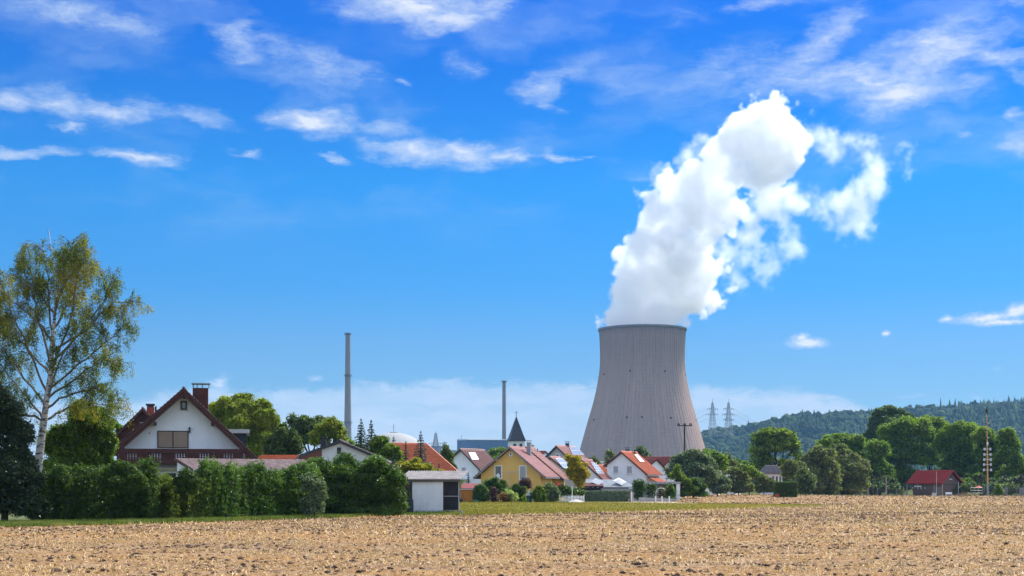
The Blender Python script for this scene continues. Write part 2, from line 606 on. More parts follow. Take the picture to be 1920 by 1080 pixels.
# stiffening ring round the rim
mb = MB()
zt = float(zz[-1])
rt = float(rr[-1])
mb.lathe([(rt + .5, zt - 2.2), (rt + 1.3, zt - 1.9), (rt + 1.3, zt), (rt - 1.2, zt + .05), (rt - 1.2, zt - 2)], 160)
mb.make('rim_ring', mat('rim_concrete', (0.17, 0.165, 0.17), 0.95, 0.2, 0.05), tower)
leg = None
for k in range(36):
    a = 2 * math.pi * k / 36
    rb = float(rr[0])
    for s in (-1, 1):
        if leg is None or True:
            a2 = a + s * math.pi / 36
            m_ = MB().tube([(rb * 1.03 * math.sin(a), rb * 1.03 * math.cos(a), 0), (rb * math.sin(a2), rb * math.cos(a2), float(zz[0]) + .3)], 0.55, 6)
            if math.cos(a) < 0.1:
                m_.make('leg', M_concrete, tower)
for (px, py) in ((1175.3, 701.5), (1238.6, 702), (1130.5, 704.5), (1281, 705), (1167.8, 787), (1247.6, 788), (1111.5, 789), (1194.5, 786.5), (1300, 790)):
    z = wz(py, TY)
    r = float(np.interp(z, zz, rr))
    sx = max(-0.99, min(.99, (px - 1204.5) * PX / r))
    a = math.asin(sx)
    M = Matrix.Rotation(a, 4, 'Z') @ Matrix.Translation((0, -r, 0))
    MB().box(-.8, .8, -.65, 1, z - .9, z + .9, M).make('inspection_opening', M_dark, tower)

# vent stacks
def stack(px, ptop, wtop, wbot, Y, rings, label, ladder=1):
    zt = wz(ptop, Y)
    k = Y / F
    t = thing('vent_stack', label, 'chimney', (wx(px, Y), Y, 0), 0)
    r0, r1 = wbot * k / 2, wtop * k / 2
    MB().lathe([(r0, 0), (r0 * 0.8 + r1 * .2, zt * .3), (r0 * .35 + r1 * .65, zt * .65), (r1, zt - 2), (r1, zt), (r1 * .8, zt), (r1 * .8, zt - 3)], 28).make(
        'shaft', mat('stack_concrete', (0.22, 0.195, 0.19), 0.9, 0.14, 0.05), t, smooth=False)
    for rp in rings:
        z = wz(rp, Y)
        f = z / zt
        r = r0 + (r1 - r0) * min(1, f * 1.1) + .1
        mb = MB().lathe([(r, z - .3), (r + 1.2, z - .2), (r + 1.2, z), (r, z)], 20)
        p = mb.make('platform', M_dark, t)
        mr = MB()
        for q in (0.55, 1.1):
            mr.lathe([(r + 1.15, z + q), (r + 1.25, z + q), (r + 1.25, z + q + .12), (r + 1.15, z + q + .12)], 20)
        for s in range(10):
            a = s * math.pi / 5
            mr.box(-.06, .06, -.06, .06, 0, 1.2, Matrix.Translation(((r + 1.2) * math.cos(a), (r + 1.2) * math.sin(a), z)))
        mr.make('railing', M_dark, p)
    mb = MB()
    for i in range(int(zt / 2.2)):
        z = 2 + i * 2.2
        f = z / zt
        r = r0 + (r1 - r0) * min(1, f * 1.1)
        mb.box(r - .1, r + .9, -.5, .5, z, z + .3)
    mb.box(0, .12, -.5, .5, 0, 1)
    mb.make('ladder_cage', M_steel, t, kind='stuff')
    return t


stack(652, 624, 8.4, 15.5, 1380, (627, 705, 793), 'tall tapering grey vent stack with platforms behind the spruces')
stack(945, 714, 6.2, 8.2, 1450, (716,), 'slimmer grey vent stack rising beside the blue hall')

# reactor dome
t = thing('reactor_dome', 'pale domed reactor building with a mast above the orange roof', 'reactor building', (wx(738, 1330), 1330, 0))
k = 1330 / F
rd = 33.0
zc = wz(811, 1330) - rd * 0.78
MB().lathe([(rd * math.cos(a), zc + rd * .78 * math.sin(a)) for a in np.linspace(0, math.pi / 2 - .001, 20)], 48).make('dome', mat('dome_concrete', (0.34, 0.335, 0.325), 0.85, 0.08, 0.05), t, smooth=True)
MB().lathe([(rd + .6, 0), (rd + .6, zc), (rd, zc + .5)], 48).make('drum', mat('dome_wall', (0.46, 0.45, 0.43), 0.9, 0.1, 0.05), t)
zt_ = zc + rd * .78
MB().lathe([(3.6, zt_ - .4), (3.6, zt_ + .3), (0.1, zt_ + .3)], 16).tube([(0, 0, zt_), (0, 0, zt_ + 8)], .18, 6).box(-1.1, 1.1, -.1, .1, zt_ + 4, zt_ + 4.2).box(-.8, .8, -.1, .1, zt_ + 5.6, zt_ + 5.8).make('mast', M_dark, t)

# blue machine hall
Yb = 1300
t = thing('machine_hall', 'long windowless blue machine hall behind the church spire', 'industrial hall', (wx(905, Yb), Yb, 0))
M_blue = mat('blue_cladding', (0.085, 0.15, 0.25), 0.55, 0.06, 0.02)
M_blue2 = mat('blue_cladding_light', (0.13, 0.20, 0.30), 0.55, 0.06, 0.02)
k = Yb / F
hz = wz(825, Yb)
x0, x1, xm = (857 - 905) * k, (956 - 905) * k, (877 - 905) * k
poly = [(x0, 0), (xm, -6), (x1, 2), (x1 + 4, 40), (x0, 40)]
mb = MB()
n = len(poly)
vs = [(p[0], p[1], 0) for p in poly] + [(p[0], p[1], hz) for p in poly]
mb.add(vs, [(i, (i + 1) % n, (i + 1) % n + n, i + n) for i in range(n)] + [tuple(range(n, 2 * n))])
mb.make('cladding', M_blue, t)
mb = MB()
a, b_ = Vector((xm, -6, 0)), Vector((x1, 2, 0))
for i in range(1, 16):
    p = a.lerp(b_, i / 16)
    mb.box(-.12, .12, -.2, 0, 0, hz - .5, Matrix.Translation(p))
mb.make('seam', M_blue2, t, kind='stuff')
mb = MB()
for i in range(n):
    p, q = Vector((*poly[i], 0)), Vector((*poly[(i + 1) % n], 0))
    mb.tube([p + Vector((0, 0, hz + .2)), q + Vector((0, 0, hz + .2))], .6, 4)
mb.make('parapet', mat('pale_parapet', (0.5, 0.52, 0.54), 0.6), t)
MB().tube([((865 - 905) * k, 4, hz), ((865 - 905) * k, 4, hz + 4.5)], .15, 5).make('antenna', M_dark, t)

t = thing('low_plant_building', 'small flat grey plant building at the foot of the distant lattice pylon', 'industrial building', (wx(815, 1250), 1250, 0))
k = 1250 / F
box('wall', mat('grey_cladding', (0.22, 0.25, 0.29), 0.6), t, -12 * k, 12 * k, 0, 30, 0, wz(838, 1250))
box('roof_slab', M_blue2, t, -12.5 * k, 12.5 * k, -1, 31, wz(838, 1250), wz(836.6, 1250))
t = thing('low_plant_building', 'long low pale plant building between the thuja and the blue hall', 'industrial building', (wx(845, 1240), 1240, 0))
box('wall', mat('pale_cladding', (0.42, 0.44, 0.46), 0.6), t, -22 * k, 22 * k, 0, 30, 0, wz(845, 1240))
box('roof_slab', mat('pale_parapet', (0.5, 0.52, 0.54), 0.6), t, -22.5 * k, 22.5 * k, -1, 31, wz(845, 1240), wz(843.8, 1240))

# ------------------------------------------------------------------ steam plume: a density grid grown from overlapping billows
def plume():
    g = bpy.data.node_groups.new('steam', 'GeometryNodeTree')
    g.interface.new_socket('Geometry', in_out='OUTPUT', socket_type='NodeSocketGeometry')
    t = NT(g)
    go = t.node('NodeGroupOutput')
    pos = t.node('GeometryNodeInputPosition').outputs[0]
    # big slow distortion
    n1 = t.v('SCALE', t.v('SUBTRACT', t.noise(pos, 0.026, 3, 0.5, color=True), (0.5, 0.5, 0.5)), scale=30.0)
    n2 = t.v('SCALE', t.v('SUBTRACT', t.noise(pos, 0.07, 4, 0.6, color=True), (0.5, 0.5, 0.5)), scale=13.0)
    p = t.v('ADD', t.v('ADD', pos, n1), n2)

    def cluster(lst, k, grow=1.0):
        acc = None
        for (px, py, r, dy) in lst:
            c = W(px, py, TY)
            c.y += dy * PX
            d = t.v('DISTANCE', p, tuple(c))
            f = t.m('SUBTRACT', r * PX * grow, d)
            acc = f if acc is None else t.m('SMOOTH_MAX', acc, f, k)
        return acc

    body = [(1158, 606, 34, 0), (1166, 574, 36, 0), (1268, 608, 28, 0), (1178, 622, 46, 0), (1236, 622, 44, 0), (1206, 626, 72, 0), (1206, 622, 56, 35), (1172, 592, 34, -10), (1215, 588, 52, 0), (1262, 592, 38, 0), (1195, 555, 46, 5), (1250, 560, 52, -8),
            (1300, 560, 40, 8), (1335, 558, 30, 0), (1372, 543, 26, 0), (1176, 515, 34, 0), (1215, 510, 52, 10), (1270, 508, 50, -8), (1322, 515, 40, 6), (1355, 500, 26, 0),
            (1168, 475, 26, 5), (1205, 462, 46, 0), (1255, 455, 50, -10), (1300, 462, 38, 10), (1232, 415, 40, 6), (1275, 410, 50, -6), (1318, 405, 42, 8),
            (1222, 375, 30, 0), (1258, 360, 42, 8), (1300, 352, 46, -4), (1345, 365, 44, 6), (1360, 405, 34, 0), (1325, 330, 34, 0), (1372, 348, 34, 8),
            (1395, 385, 30, 0), (1340, 425, 28, 10)]
    head = [(1375, 318, 38, -6), (1398, 335, 36, -6), (1425, 352, 30, -4), (1355, 300, 36, 0), (1450, 360, 26, 0), (1420, 272, 62, -14), (1335, 300, 26, -5), (1490, 285, 24, 0), (1410, 340, 24, -5), (1380, 262, 46, -20), (1398, 232, 44, -8), (1440, 232, 48, -6), (1472, 262, 44, -10), (1455, 305, 44, -16), (1400, 305, 44, -10), (1350, 285, 30, 0), (1437, 335, 28, -10),
            (1425, 225, 22, 0)]
    mid = [(1445, 385, 34, 0), (1480, 375, 30, 0), (1415, 405, 30, 6), (1505, 388, 24, 0), (1462, 408, 26, 0), (1400, 440, 26, 0), (1415, 425, 24, 0)]
    wisp = [(1540, 390, 22, 0), (1575, 395, 30, 0), (1605, 375, 36, 0), (1632, 350, 34, 0), (1640, 318, 28, 0), (1612, 410, 32, 4), (1580, 430, 22, 0), (1622, 430, 20, 0), (1622, 295, 20, 0),
            (1530, 255, 26, 0), (1560, 278, 26, 0), (1512, 240, 16, 0), (1600, 262, 20, 0), (1635, 264, 18, 0), (1575, 252, 16, 0), (1560, 298, 12, 0),
            (1485, 462, 26, 0), (1478, 435, 18, 0), (1436, 505, 24, 0), (1400, 478, 24, 0), (1388, 455, 20, 0), (1425, 470, 18, 0), (1470, 480, 14, 0), (1375, 515, 22, 0), (1385, 530, 20, 0), (1355, 470, 22, 0), (1380, 490, 18, 0),
            (1300, 290, 26, 0), (1285, 300, 16, 0), (1318, 275, 18, 0), (1232, 330, 16, 0), (1690, 285, 10, 0), (1700, 300, 9, 0), (1712, 318, 8, 0), (1685, 276, 8, 0), (1515, 370, 20, 0), (1550, 412, 16, 0)]
    b1 = cluster(body + head, 11.0, 1.0)
    b2 = cluster(mid, 8.0, 1.2)
    b3 = cluster(wisp, 8.0, 1.08)
    vo = t.node('ShaderNodeTexVoronoi', feature='SMOOTH_F1')
    t.put(vo.inputs['Vector'], t.v('ADD', pos, n2))
    vo.inputs['Scale'].default_value = 0.075
    vo.inputs['Detail'].default_value = 1.6
    vo.inputs['Smoothness'].default_value = 0.35
    vb = t.node('ShaderNodeTexVoronoi', feature='SMOOTH_F1')
    t.put(vb.inputs['Vector'], t.v('ADD', pos, n2))
    vb.inputs['Scale'].default_value = 0.034
    vb.inputs['Smoothness'].default_value = 0.25
    puff = t.m('ADD', t.m('MULTIPLY', t.m('SUBTRACT', 0.5, vo.outputs['Distance']), 11.0), t.m('MULTIPLY', t.m('SUBTRACT', 0.5, vb.outputs['Distance']), 17.0))
    fine = t.m('SUBTRACT', t.noise(pos, 0.1, 6, 0.68), 0.5)
    mid_n = t.m('SUBTRACT', t.noise(pos, 0.045, 4, 0.6), 0.5)
    d1 = t.m('ADD', t.m('ADD', b1, puff), t.m('MULTIPLY', fine, 10.0))
    d2 = t.m('ADD', t.m('ADD', b2, t.m('MULTIPLY', puff, 0.7)), t.m('ADD', t.m('MULTIPLY', fine, 24.0), t.m('MULTIPLY', mid_n, 16.0)))
    d3 = t.m('ADD', t.m('ADD', b3, t.m('MULTIPLY', mid_n, 30.0)), t.m('MULTIPLY', fine, 44.0))
    s1 = t.m('MULTIPLY', t.maprange(d1, 0.0, 4.0, 0, 1), t.maprange(d1, 5.0, 18.0, 1.0, 0.45))
    s2 = t.m('MULTIPLY', t.maprange(d2, 0.0, 14.0, 0, 1), 0.65)
    s3 = t.m('MULTIPLY', t.maprange(d3, 0.0, 22.0, 0, 1), 0.5)
    # nothing below the rim outside the tower mouth
    sp = t.node('ShaderNodeSeparateXYZ')
    t.put(sp.inputs[0], pos)
    rad = t.v('LENGTH', t.v('MULTIPLY', t.v('SUBTRACT', pos, (TX, TY, 0)), (1, 1, 0)))
    zt = float(zz[-1])
    inside = t.m('MAXIMUM', t.maprange(rad, float(rr[-1]) - 3.5, float(rr[-1]) - 2.0, 1, 0), t.maprange(sp.outputs[2], zt + .5, zt + 2.5))
    dens = t.m('MULTIPLY', t.m('MAXIMUM', t.m('MAXIMUM', s1, s2), s3), inside)
    vc = t.node('GeometryNodeVolumeCube')
    t.put(vc.inputs['Density'], dens)
    a = W(1105, 640, TY)
    b = W(1735, 165, TY)
    VX = 1.2
    lo = Vector((a.x, TY - 75, a.z))
    hi = Vector((b.x, TY + 75, b.z))
    vc.inputs['Min'].default_value = lo
    vc.inputs['Max'].default_value = hi
    for ax, s in zip('XYZ', hi - lo):
        vc.inputs['Resolution ' + ax].default_value = int(s / VX)
    sm = t.node('GeometryNodeSetMaterial')
    t.l.new(vc.outputs[0], sm.inputs[0])
    m = bpy.data.materials.new('steam')
    m.use_nodes = True
    q = NT(m.node_tree)
    q.n.remove(q.n['Principled BSDF'])
    pv = q.node('ShaderNodeVolumePrincipled')
    pv.inputs['Color'].default_value = (1.0, 1.0, 1.0, 1)
    pv.inputs['Density'].default_value = 0.15
    pv.inputs['Anisotropy'].default_value = 0.45
    q.l.new(pv.outputs[0], q.n['Material Output'].inputs['Volume'])
    sm.inputs['Material'].default_value = m
    t.l.new(sm.outputs[0], go.inputs[0])
    vd = bpy.data.volumes.new('steam_plume')
    vd.materials.append(m)
    o = bpy.data.objects.new('steam_plume', vd)
    COL.objects.link(o)
    md = o.modifiers.new('steam', 'NODES')
    md.node_group = g
    tag(o, 'big white steam plume billowing out of the cooling tower and drifting right', 'steam plume', kind='stuff')
    return o


plume()

# ------------------------------------------------------------------ ground, field, lawn
def poly_area_grid(poly, y0, y1, ny, nx, zf, name, m, pad=0.0):
    """sheet between two depth-dependent borders: poly gives (Y, xleft, xright)"""
    ys = np.geomspace(y0, y1, ny)
    Yk = [p[0] for p in poly]
    xl = np.interp(ys, Yk, [p[1] for p in poly])
    xr = np.interp(ys, Yk, [p[2] for p in poly])
    u = np.linspace(0, 1, nx)
    X = xl[:, None] + (xr - xl)[:, None] * u[None, :]
    Y = np.repeat(ys[:, None], nx, 1)
    Z = zf(X, Y)
    V = np.stack([X, Y, Z], -1).reshape(-1, 3)
    i = (np.arange(ny - 1)[:, None] * nx + np.arange(nx - 1)[None, :]).ravel()
    Q = np.stack([i, i + 1, i + nx + 1, i + nx], -1)
    return link(name, np_mesh(name, V, Q, mats=[m], smooth=True), kind='structure')


_vn = np.random.default_rng(3).random((64, 64))


def vnoise(x, y):
    xi, yi = np.floor(x).astype(int), np.floor(y).astype(int)
    fx, fy = x - xi, y - yi
    fx, fy = fx * fx * (3 - 2 * fx), fy * fy * (3 - 2 * fy)
    a, b = _vn[xi % 64, yi % 64], _vn[(xi + 1) % 64, yi % 64]
    c, d = _vn[xi % 64, (yi + 1) % 64], _vn[(xi + 1) % 64, (yi + 1) % 64]
    return (a * (1 - fx) + b * fx) * (1 - fy) + (c * (1 - fx) + d * fx) * fy


def fbm(x, y, o=4):
    s, a = 0, 0.5
    for k in range(o):
        s = s + a * vnoise(x + 17.3 * k, y + 9.1 * k)
        x, y, a = x * 2.03, y * 2.03, a * 0.5
    return s


def field_height(X, Y):
    fade = np.clip((190 - Y) / 90, 0.12, 1)
    return 0.024 + fade * (0.13 * np.clip(fbm(X * 1.7, Y * 1.7) - 0.42, 0, 1) + 0.05 * fbm(X * 6.0, Y * 6.0, 2) * np.clip((90 - Y) / 40, 0, 1))


def ground_mat():
    m = bpy.data.materials.new('meadow_ground')
    m.use_nodes = True
    t = NT(m.node_tree)
    b = t.n['Principled BSDF']
    c = t.node('ShaderNodeTexCoord').outputs['Object']
    col = t.mix(t.maprange(t.noise(c, 0.06, 6, 0.6), 0.35, 0.65), (0.055, 0.085, 0.02), (0.12, 0.105, 0.035))
    col = t.mix(t.maprange(t.noise(c, 1.6, 5, 0.65), 0.4, 0.7, 0, 0.6), col, (0.035, 0.06, 0.014))
    t.put(b.inputs['Base Color'], col)
    b.inputs['Roughness'].default_value = 1
    b.inputs['Specular IOR Level'].default_value = 0.05
    return m


def lawn_mat():
    m = bpy.data.materials.new('lawn_grass')
    m.use_nodes = True
    t = NT(m.node_tree)
    b = t.n['Principled BSDF']
    c = t.node('ShaderNodeTexCoord').outputs['Object']
    st = t.v('MULTIPLY', c, (0.35, 1.0, 1.0))
    col = t.mix(t.maprange(t.noise(st, 0.09, 5, 0.6), 0.38, 0.62), (0.12, 0.15, 0.013), (0.25, 0.185, 0.038))
    col = t.mix(t.maprange(t.noise(st, 0.5, 5, 0.65), 0.45, 0.7, 0, 0.7), col, (0.26, 0.18, 0.055))
    col = t.mix(t.maprange(t.noise(c, 3.0, 4, 0.7), 0.5, 0.72, 0, 0.8), col, (0.07, 0.12, 0.015))
    t.put(b.inputs['Base Color'], col)
    b.inputs['Roughness'].default_value = 1
    b.inputs['Specular IOR Level'].default_value = 0.05
    bn = t.node('ShaderNodeBump')
    bn.inputs['Strength'].default_value = 1
    bn.inputs['Distance'].default_value = 0.08
    t.put(bn.inputs['Height'], t.noise(c, 4.0, 4, 0.7))
    t.put(b.inputs['Normal'], bn.outputs[0])
    return m


def field_mat():
    m = bpy.data.materials.new('stubble_soil')
    m.use_nodes = True
    t = NT(m.node_tree)
    b = t.n['Principled BSDF']
    c = t.node('ShaderNodeTexCoord').outputs['Object']
    big = t.noise(t.v('MULTIPLY', c, (0.3, 1.0, 1.0)), 0.11, 6, 0.6)
    fine = t.noise(c, 5.5, 5, 0.7)
    straw = t.mix(t.maprange(fine, 0.35, 0.68), (0.155, 0.08, 0.036), (0.43, 0.285, 0.15))
    straw = t.mix(t.maprange(big, 0.42, 0.62, 0, 0.65), straw, (0.37, 0.195, 0.07))
    straw = t.mix(t.maprange(t.noise(c, 0.5, 4, 0.6), 0.5, 0.66, 0, 0.5), straw, (0.40, 0.30, 0.20))
    clod = t.m('ADD', t.noise(c, 2.6, 5, 0.68), t.m('MULTIPLY', t.m('SUBTRACT', big, 0.5), -0.35))
    col = t.mix(t.maprange(clod, 0.55, 0.62, 0, 0.85), straw, (0.115, 0.07, 0.05))
    col = t.mix(t.maprange(t.noise(c, 9.0, 4, 0.7), 0.54, 0.62, 0, 0.75), col, (0.10, 0.06, 0.04))
    t.put(b.inputs['Base Color'], col)
    b.inputs['Roughness'].default_value = 1
    b.inputs['Specular IOR Level'].default_value = 0.05
    bn = t.node('ShaderNodeBump')
    bn.inputs['Strength'].default_value = 1
    bn.inputs['Distance'].default_value = 0.06
    t.put(bn.inputs['Height'], t.noise(c, 7.0, 5, 0.7))
    t.put(b.inputs['Normal'], bn.outputs[0])
    return m


def sheet(name, pts, z, m, kind='structure'):
    mb = MB()
    mb.add([(x, y, z) for x, y in pts], [tuple(range(len(pts)))])
    return mb.make(name, m, kind=kind)


# the ground reaches the horizon
sheet('ground', [(-9000, -40), (12000, -40), (12000, 14000), (-9000, 14000)], 0.0, ground_mat())


def g2(px, py):
    Y = gy(py)
    return (wx(px, Y), Y)


border = [(-60, 992), (0, 990), (200, 986), (400, 980), (600, 972.5), (770, 967.5), (865, 967), (1100, 962), (1280, 957), (1500, 951), (1590, 948)]
# the stubble: near sheet up to the hedge line on the left, on the right all the way to the fence
LB = [g2(*p) for p in border]
ysb = [p[1] for p in LB]
xsb = [p[0] for p in LB]


def left_edge(Y):
    """left limit of the stubble at depth Y"""
    return np.interp(Y, ysb, xsb)


fk = [(22, -14, 16)]
for Y in (30, 50, 70, 74):
    fk.append((Y, -Y * 0.40 - 3, Y * 0.40 + 3))
for Y in np.linspace(75.5, 163, 24):
    fk.append((float(Y), float(left_edge(Y)), float(Y) * 0.40 + 3))
FM = field_mat()
poly_area_grid(fk, 24, 163, 420, 300, field_height, 'stubble_field', FM)
far_k = [(163.2, wx(1590, 163), 163 * .42), (174, wx(1500, 174), 174 * .42), (185, wx(1310, 185), 185 * .42), (200, wx(1262, 200), 200 * .44), (226, wx(1265, 226), 226 * .45),
         (262, wx(1300, 262), 262 * .45), (300, wx(1345, 300), 300 * .45), (330, wx(1400, 330), 330 * .45), (334, wx(1500, 334), 334 * .45)]


def far_height(X, Y):
    m = np.exp(-((X - wx(1400, 250)) / 26) ** 2 - ((Y - 262) / 34) ** 2)
    return 0.024 + 0.55 * m + 0.05 * fbm(X * 1.2, Y * 1.2)


poly_area_grid(far_k, 163.2, 333, 120, 160, far_height, 'stubble_field', FM)
lawn = [(862, 967), (980, 964.8), (1100, 962), (1280, 957), (1500, 951), (1592, 948.2), (1500, 946), (1300, 944.6), (1180, 942.2), (1100, 941), (850, 940), (700, 940), (700, 967)]
sheet('lawn', [g2(*p) for p in lawn], 0.008, lawn_mat())
sheet('dirt_path', [g2(*p) for p in [(1085, 942.4), (1180, 943.2), (1310, 944.8), (1262, 938), (1300, 932.6), (1345, 930.5), (1290, 931.5), (1240, 936), (1190, 939), (1090, 940)]], 0.016,
      mat('bare_earth', (0.40, 0.26, 0.13), 1, 0.25, 1.2, 0.8, 6, col2=(0.46, 0.36, 0.26)))
sheet('hedge_verge', [(x, y) for x, y in [g2(-80, 992), g2(0, 989.5), g2(200, 985.5), g2(400, 979.5), g2(600, 972), g2(770, 967), g2(865, 966.6)]] + [(-14, 125), (-60, 110), (-60, 84)], 0.012,
      mat('rough_grass', (0.035, 0.055, 0.014), 1, 0.35, 2.0, 0.8, 6, col2=(0.10, 0.12, 0.03)))

# ------------------------------------------------------------------ leaf and blade scatter
def cards(C, N, L, Wd, g=None):
    """one diamond-shaped leaf per centre"""
    g = g or rng
    n = len(C)
    r = g.normal(size=(n, 3))
    T = np.cross(N, r)
    T /= np.linalg.norm(T, axis=1, keepdims=True) + 1e-9
    B = np.cross(N, T)
    L = np.broadcast_to(np.asarray(L, float), (n,))[:, None] * 0.5
    Wd = np.broadcast_to(np.asarray(Wd, float), (n,))[:, None] * 0.5
    V = np.stack([C - T * L, C - B * Wd, C + T * L, C + B * Wd], 1).reshape(-1, 3)
    return V


def card_mesh(name, V, m):
    n = len(V) // 4
    return np_mesh(name, V, np.arange(n * 4).reshape(n, 4), mats=[m] if not isinstance(m, list) else m)


def unit(n, g=None):
    v = (g or rng).normal(size=(n, 3))
    return v / np.linalg.norm(v, axis=1, keepdims=True)


def crown_cards(blobs, leaf, dens=4.0, clump=0.28, fill=0.12, droop=0.0, asp=0.62, flat=0.75, out=0.5, shell=0.62, g=None, cmin=0.0, lobes=5.0, ragged=.13):
    """blobs: (x, y, z, rx, ry, rz).  Leaves sit in clumps near the surface of each blob"""
    g = g or rng
    VV = []
    split = []
    for (x, y, z, rx, ry, rz) in blobs:
        rm = (rx * ry * rz) ** (1 / 3)
        if lobes and rm > lobes * leaf:
            d = unit(11, g)
            d[:, 2] = np.where(d[:, 2] < -0.8, -d[:, 2], d[:, 2])
            for q in d:
                f = g.uniform(.52, .78)
                rr_ = g.uniform(.28, .5)
                split.append((x + q[0] * rx * f, y + q[1] * ry * f, z + q[2] * rz * f, rx * rr_, ry * rr_, rz * rr_ * .85))
            split.append((x, y, z, rx * .62, ry * .62, rz * .62))
        else:
            split.append((x, y, z, rx, ry, rz))
    for (x, y, z, rx, ry, rz) in split:
        rm = (rx * ry * rz) ** (1 / 3)
        cr = max(rm * clump, cmin)
        area = 4 * math.pi * rm * rm
        n = int(area * dens / (leaf * leaf * asp * 0.5) * 0.33)
        nc = max(6, int(area / (cr * cr) * 0.9))
        d = unit(nc, g)
        d[:, 2] = np.where(d[:, 2] < -0.8, -d[:, 2], d[:, 2])
        rad = shell + (1.04 - shell) * g.random(nc) ** 0.6
        rad = np.where(g.random(nc) < ragged, 1.0 + .26 * g.random(nc), rad)
        cc = np.array([x, y, z]) + d * np.array([rx, ry, rz]) * rad[:, None]
        w = 0.4 + g.random(nc)
        idx = g.choice(nc, n, p=w / w.sum())
        off = g.normal(size=(n, 3)) * cr * 0.42 * np.array([1, 1, flat])
        if droop:
            off[:, 2] -= np.abs(g.normal(size=n)) * droop
        P = cc[idx] + off
        N = d[idx] * out + unit(n, g) * 0.8 + np.array([0, 0, 0.35])
        N /= np.linalg.norm(N, axis=1, keepdims=True)
        s = leaf * (0.6 + 0.8 * g.random(n))
        VV.append(cards(P, N, s, s * asp, g))
        nf = int(n * fill)
        if nf:
            P = np.array([x, y, z]) + unit(nf, g) * np.array([rx, ry, rz]) * (0.2 + 0.55 * g.random(nf))[:, None]
            VV.append(cards(P, unit(nf, g), leaf * 3.0, leaf * 2.2, g))
    return np.vstack(VV)


def limb_pts(a, b, sag=0.0, wob=0.1, n=5):
    a, b = Vector(a), Vector(b)
    L = (b - a).length
    out = []
    for i in range(n + 1):
        f = i / n
        p = a.lerp(b, f)
        p.z += sag * L * math.sin(math.pi * f) * 0.5
        if 0 < i < n:
            p += Vector((random.uniform(-1, 1), random.uniform(-1, 1), random.uniform(-1, 1))) * wob * L * 0.25
        out.append(p)
    return out


def px_blobs(root, Y, lst, depth=0.8):
    """(px, py, rx_px, rz_px[, dY]) -> local blobs of a plant rooted at root"""
    k = Y / F
    o = []
    for b in lst:
        dy = b[4] if len(b) > 4 else random.uniform(-.35, .35) * b[2] * k
        o.append((wx(b[0], Y) - root[0], dy, wz(b[1], Y) - root[2], b[2] * k, b[2] * k * depth, b[3] * k))
    return o


def plant(name, label, cat, px, Y, lst, m, leaf, trunk=None, group=None, parts=True, crown_name=None, **kw):
    """tree or shrub from blobs given in photograph pixels"""
    root = (wx(px, Y), Y, 0)
    bl = px_blobs(root, Y, lst, kw.pop('depth', 0.8))
    tm = kw.pop('bark', M_bark)
    V = crown_cards(bl, leaf, **kw)
    V[:, 2] = np.maximum(V[:, 2], 0.02)
    t = thing(name, label, cat, root, 0, group)
    link(crown_name or ('crown' if trunk else 'foliage'), card_mesh(name + '_leaves', V, m), t)
    if trunk:
        r0, h = trunk
        mb = MB()
        top = max(b[2] for b in bl)
        mb.tube([(0, 0, 0), (r0 * .3, 0, h * .5), (0, 0, h)], [r0, r0 * .8, r0 * .7], 8)
        mb.make('trunk', tm, t, smooth=True)
        mb = MB()
        for b in bl:
            e = Vector((b[0], b[1], b[2] - b[5] * .1))
            s = Vector((0, 0, h * random.uniform(.75, 1.0)))
            pts = limb_pts(s, e, 0.1, 0.25)
            mb.tube(pts, [r0 * .5 * (1 - i / 6.5) for i in range(6)], 5, cap=False)
            for q in range(3):
                d = Vector((random.gauss(0, 1) * b[3], random.gauss(0, 1) * b[4], abs(random.gauss(0, 1)) * b[5])) * .3
                mb.tube(limb_pts(pts[3], e + d, 0, .2, 4), [r0 * .22 * (1 - i / 6) for i in range(5)], 4, cap=False)
        mb.make('branch', tm, t, kind='stuff')
    return t


# leaf colours
L_birch = leaf_mat('birch_leaves', (0.03, 0.055, 0.008), (0.12, 0.14, 0.016), (0.24, 0.19, 0.014), 0.42, big=0.4)
L_dark = leaf_mat('dark_leaves', (0.010, 0.022, 0.007), (0.03, 0.05, 0.016), None, 0.15, 0.35)
L_hedge = leaf_mat('hedge_leaves', (0.026, 0.056, 0.008), (0.062, 0.105, 0.016), (0.085, 0.14, 0.018), 0.30, 0.38, big=0.5)
L_priv = leaf_mat('privet_leaves', (0.055, 0.085, 0.012), (0.12, 0.15, 0.02), (0.17, 0.19, 0.02), 0.35, 0.45, big=0.6)
L_bush = leaf_mat('bush_leaves', (0.03, 0.064, 0.010), (0.07, 0.125, 0.018), (0.10, 0.165, 0.024), 0.32, 0.36, big=0.55)
L_mid = leaf_mat('fresh_leaves', (0.05, 0.09, 0.010), (0.13, 0.18, 0.02), None, 0.42, 0.4)
L_willow = leaf_mat('willow_leaves', (0.075, 0.115, 0.016), (0.18, 0.21, 0.03), (0.23, 0.23, 0.032), 0.42, 0.45, big=0.4)
L_silver = leaf_mat('silver_leaves', (0.05, 0.085, 0.04), (0.15, 0.19, 0.11), None, 0.3, 0.4)
L_blue = leaf_mat('blue_needles', (0.03, 0.055, 0.05), (0.07, 0.105, 0.10), None, 0.1, 0.5)
L_needle = leaf_mat('dark_needles', (0.012, 0.028, 0.012), (0.03, 0.055, 0.022), None, 0.1, 0.5)
L_yellow = leaf_mat('yellow_leaves', (0.19, 0.15, 0.010), (0.36, 0.27, 0.014), (0.15, 0.16, 0.015), 0.4, 0.45, big=0.8)
L_thuja = leaf_mat('thuja_sprays', (0.03, 0.06, 0.012), (0.09, 0.13, 0.025), None, 0.25, 0.45)
L_lime = leaf_mat('lime_leaves', (0.11, 0.17, 0.015), (0.22, 0.30, 0.03), None, 0.4, 0.42)
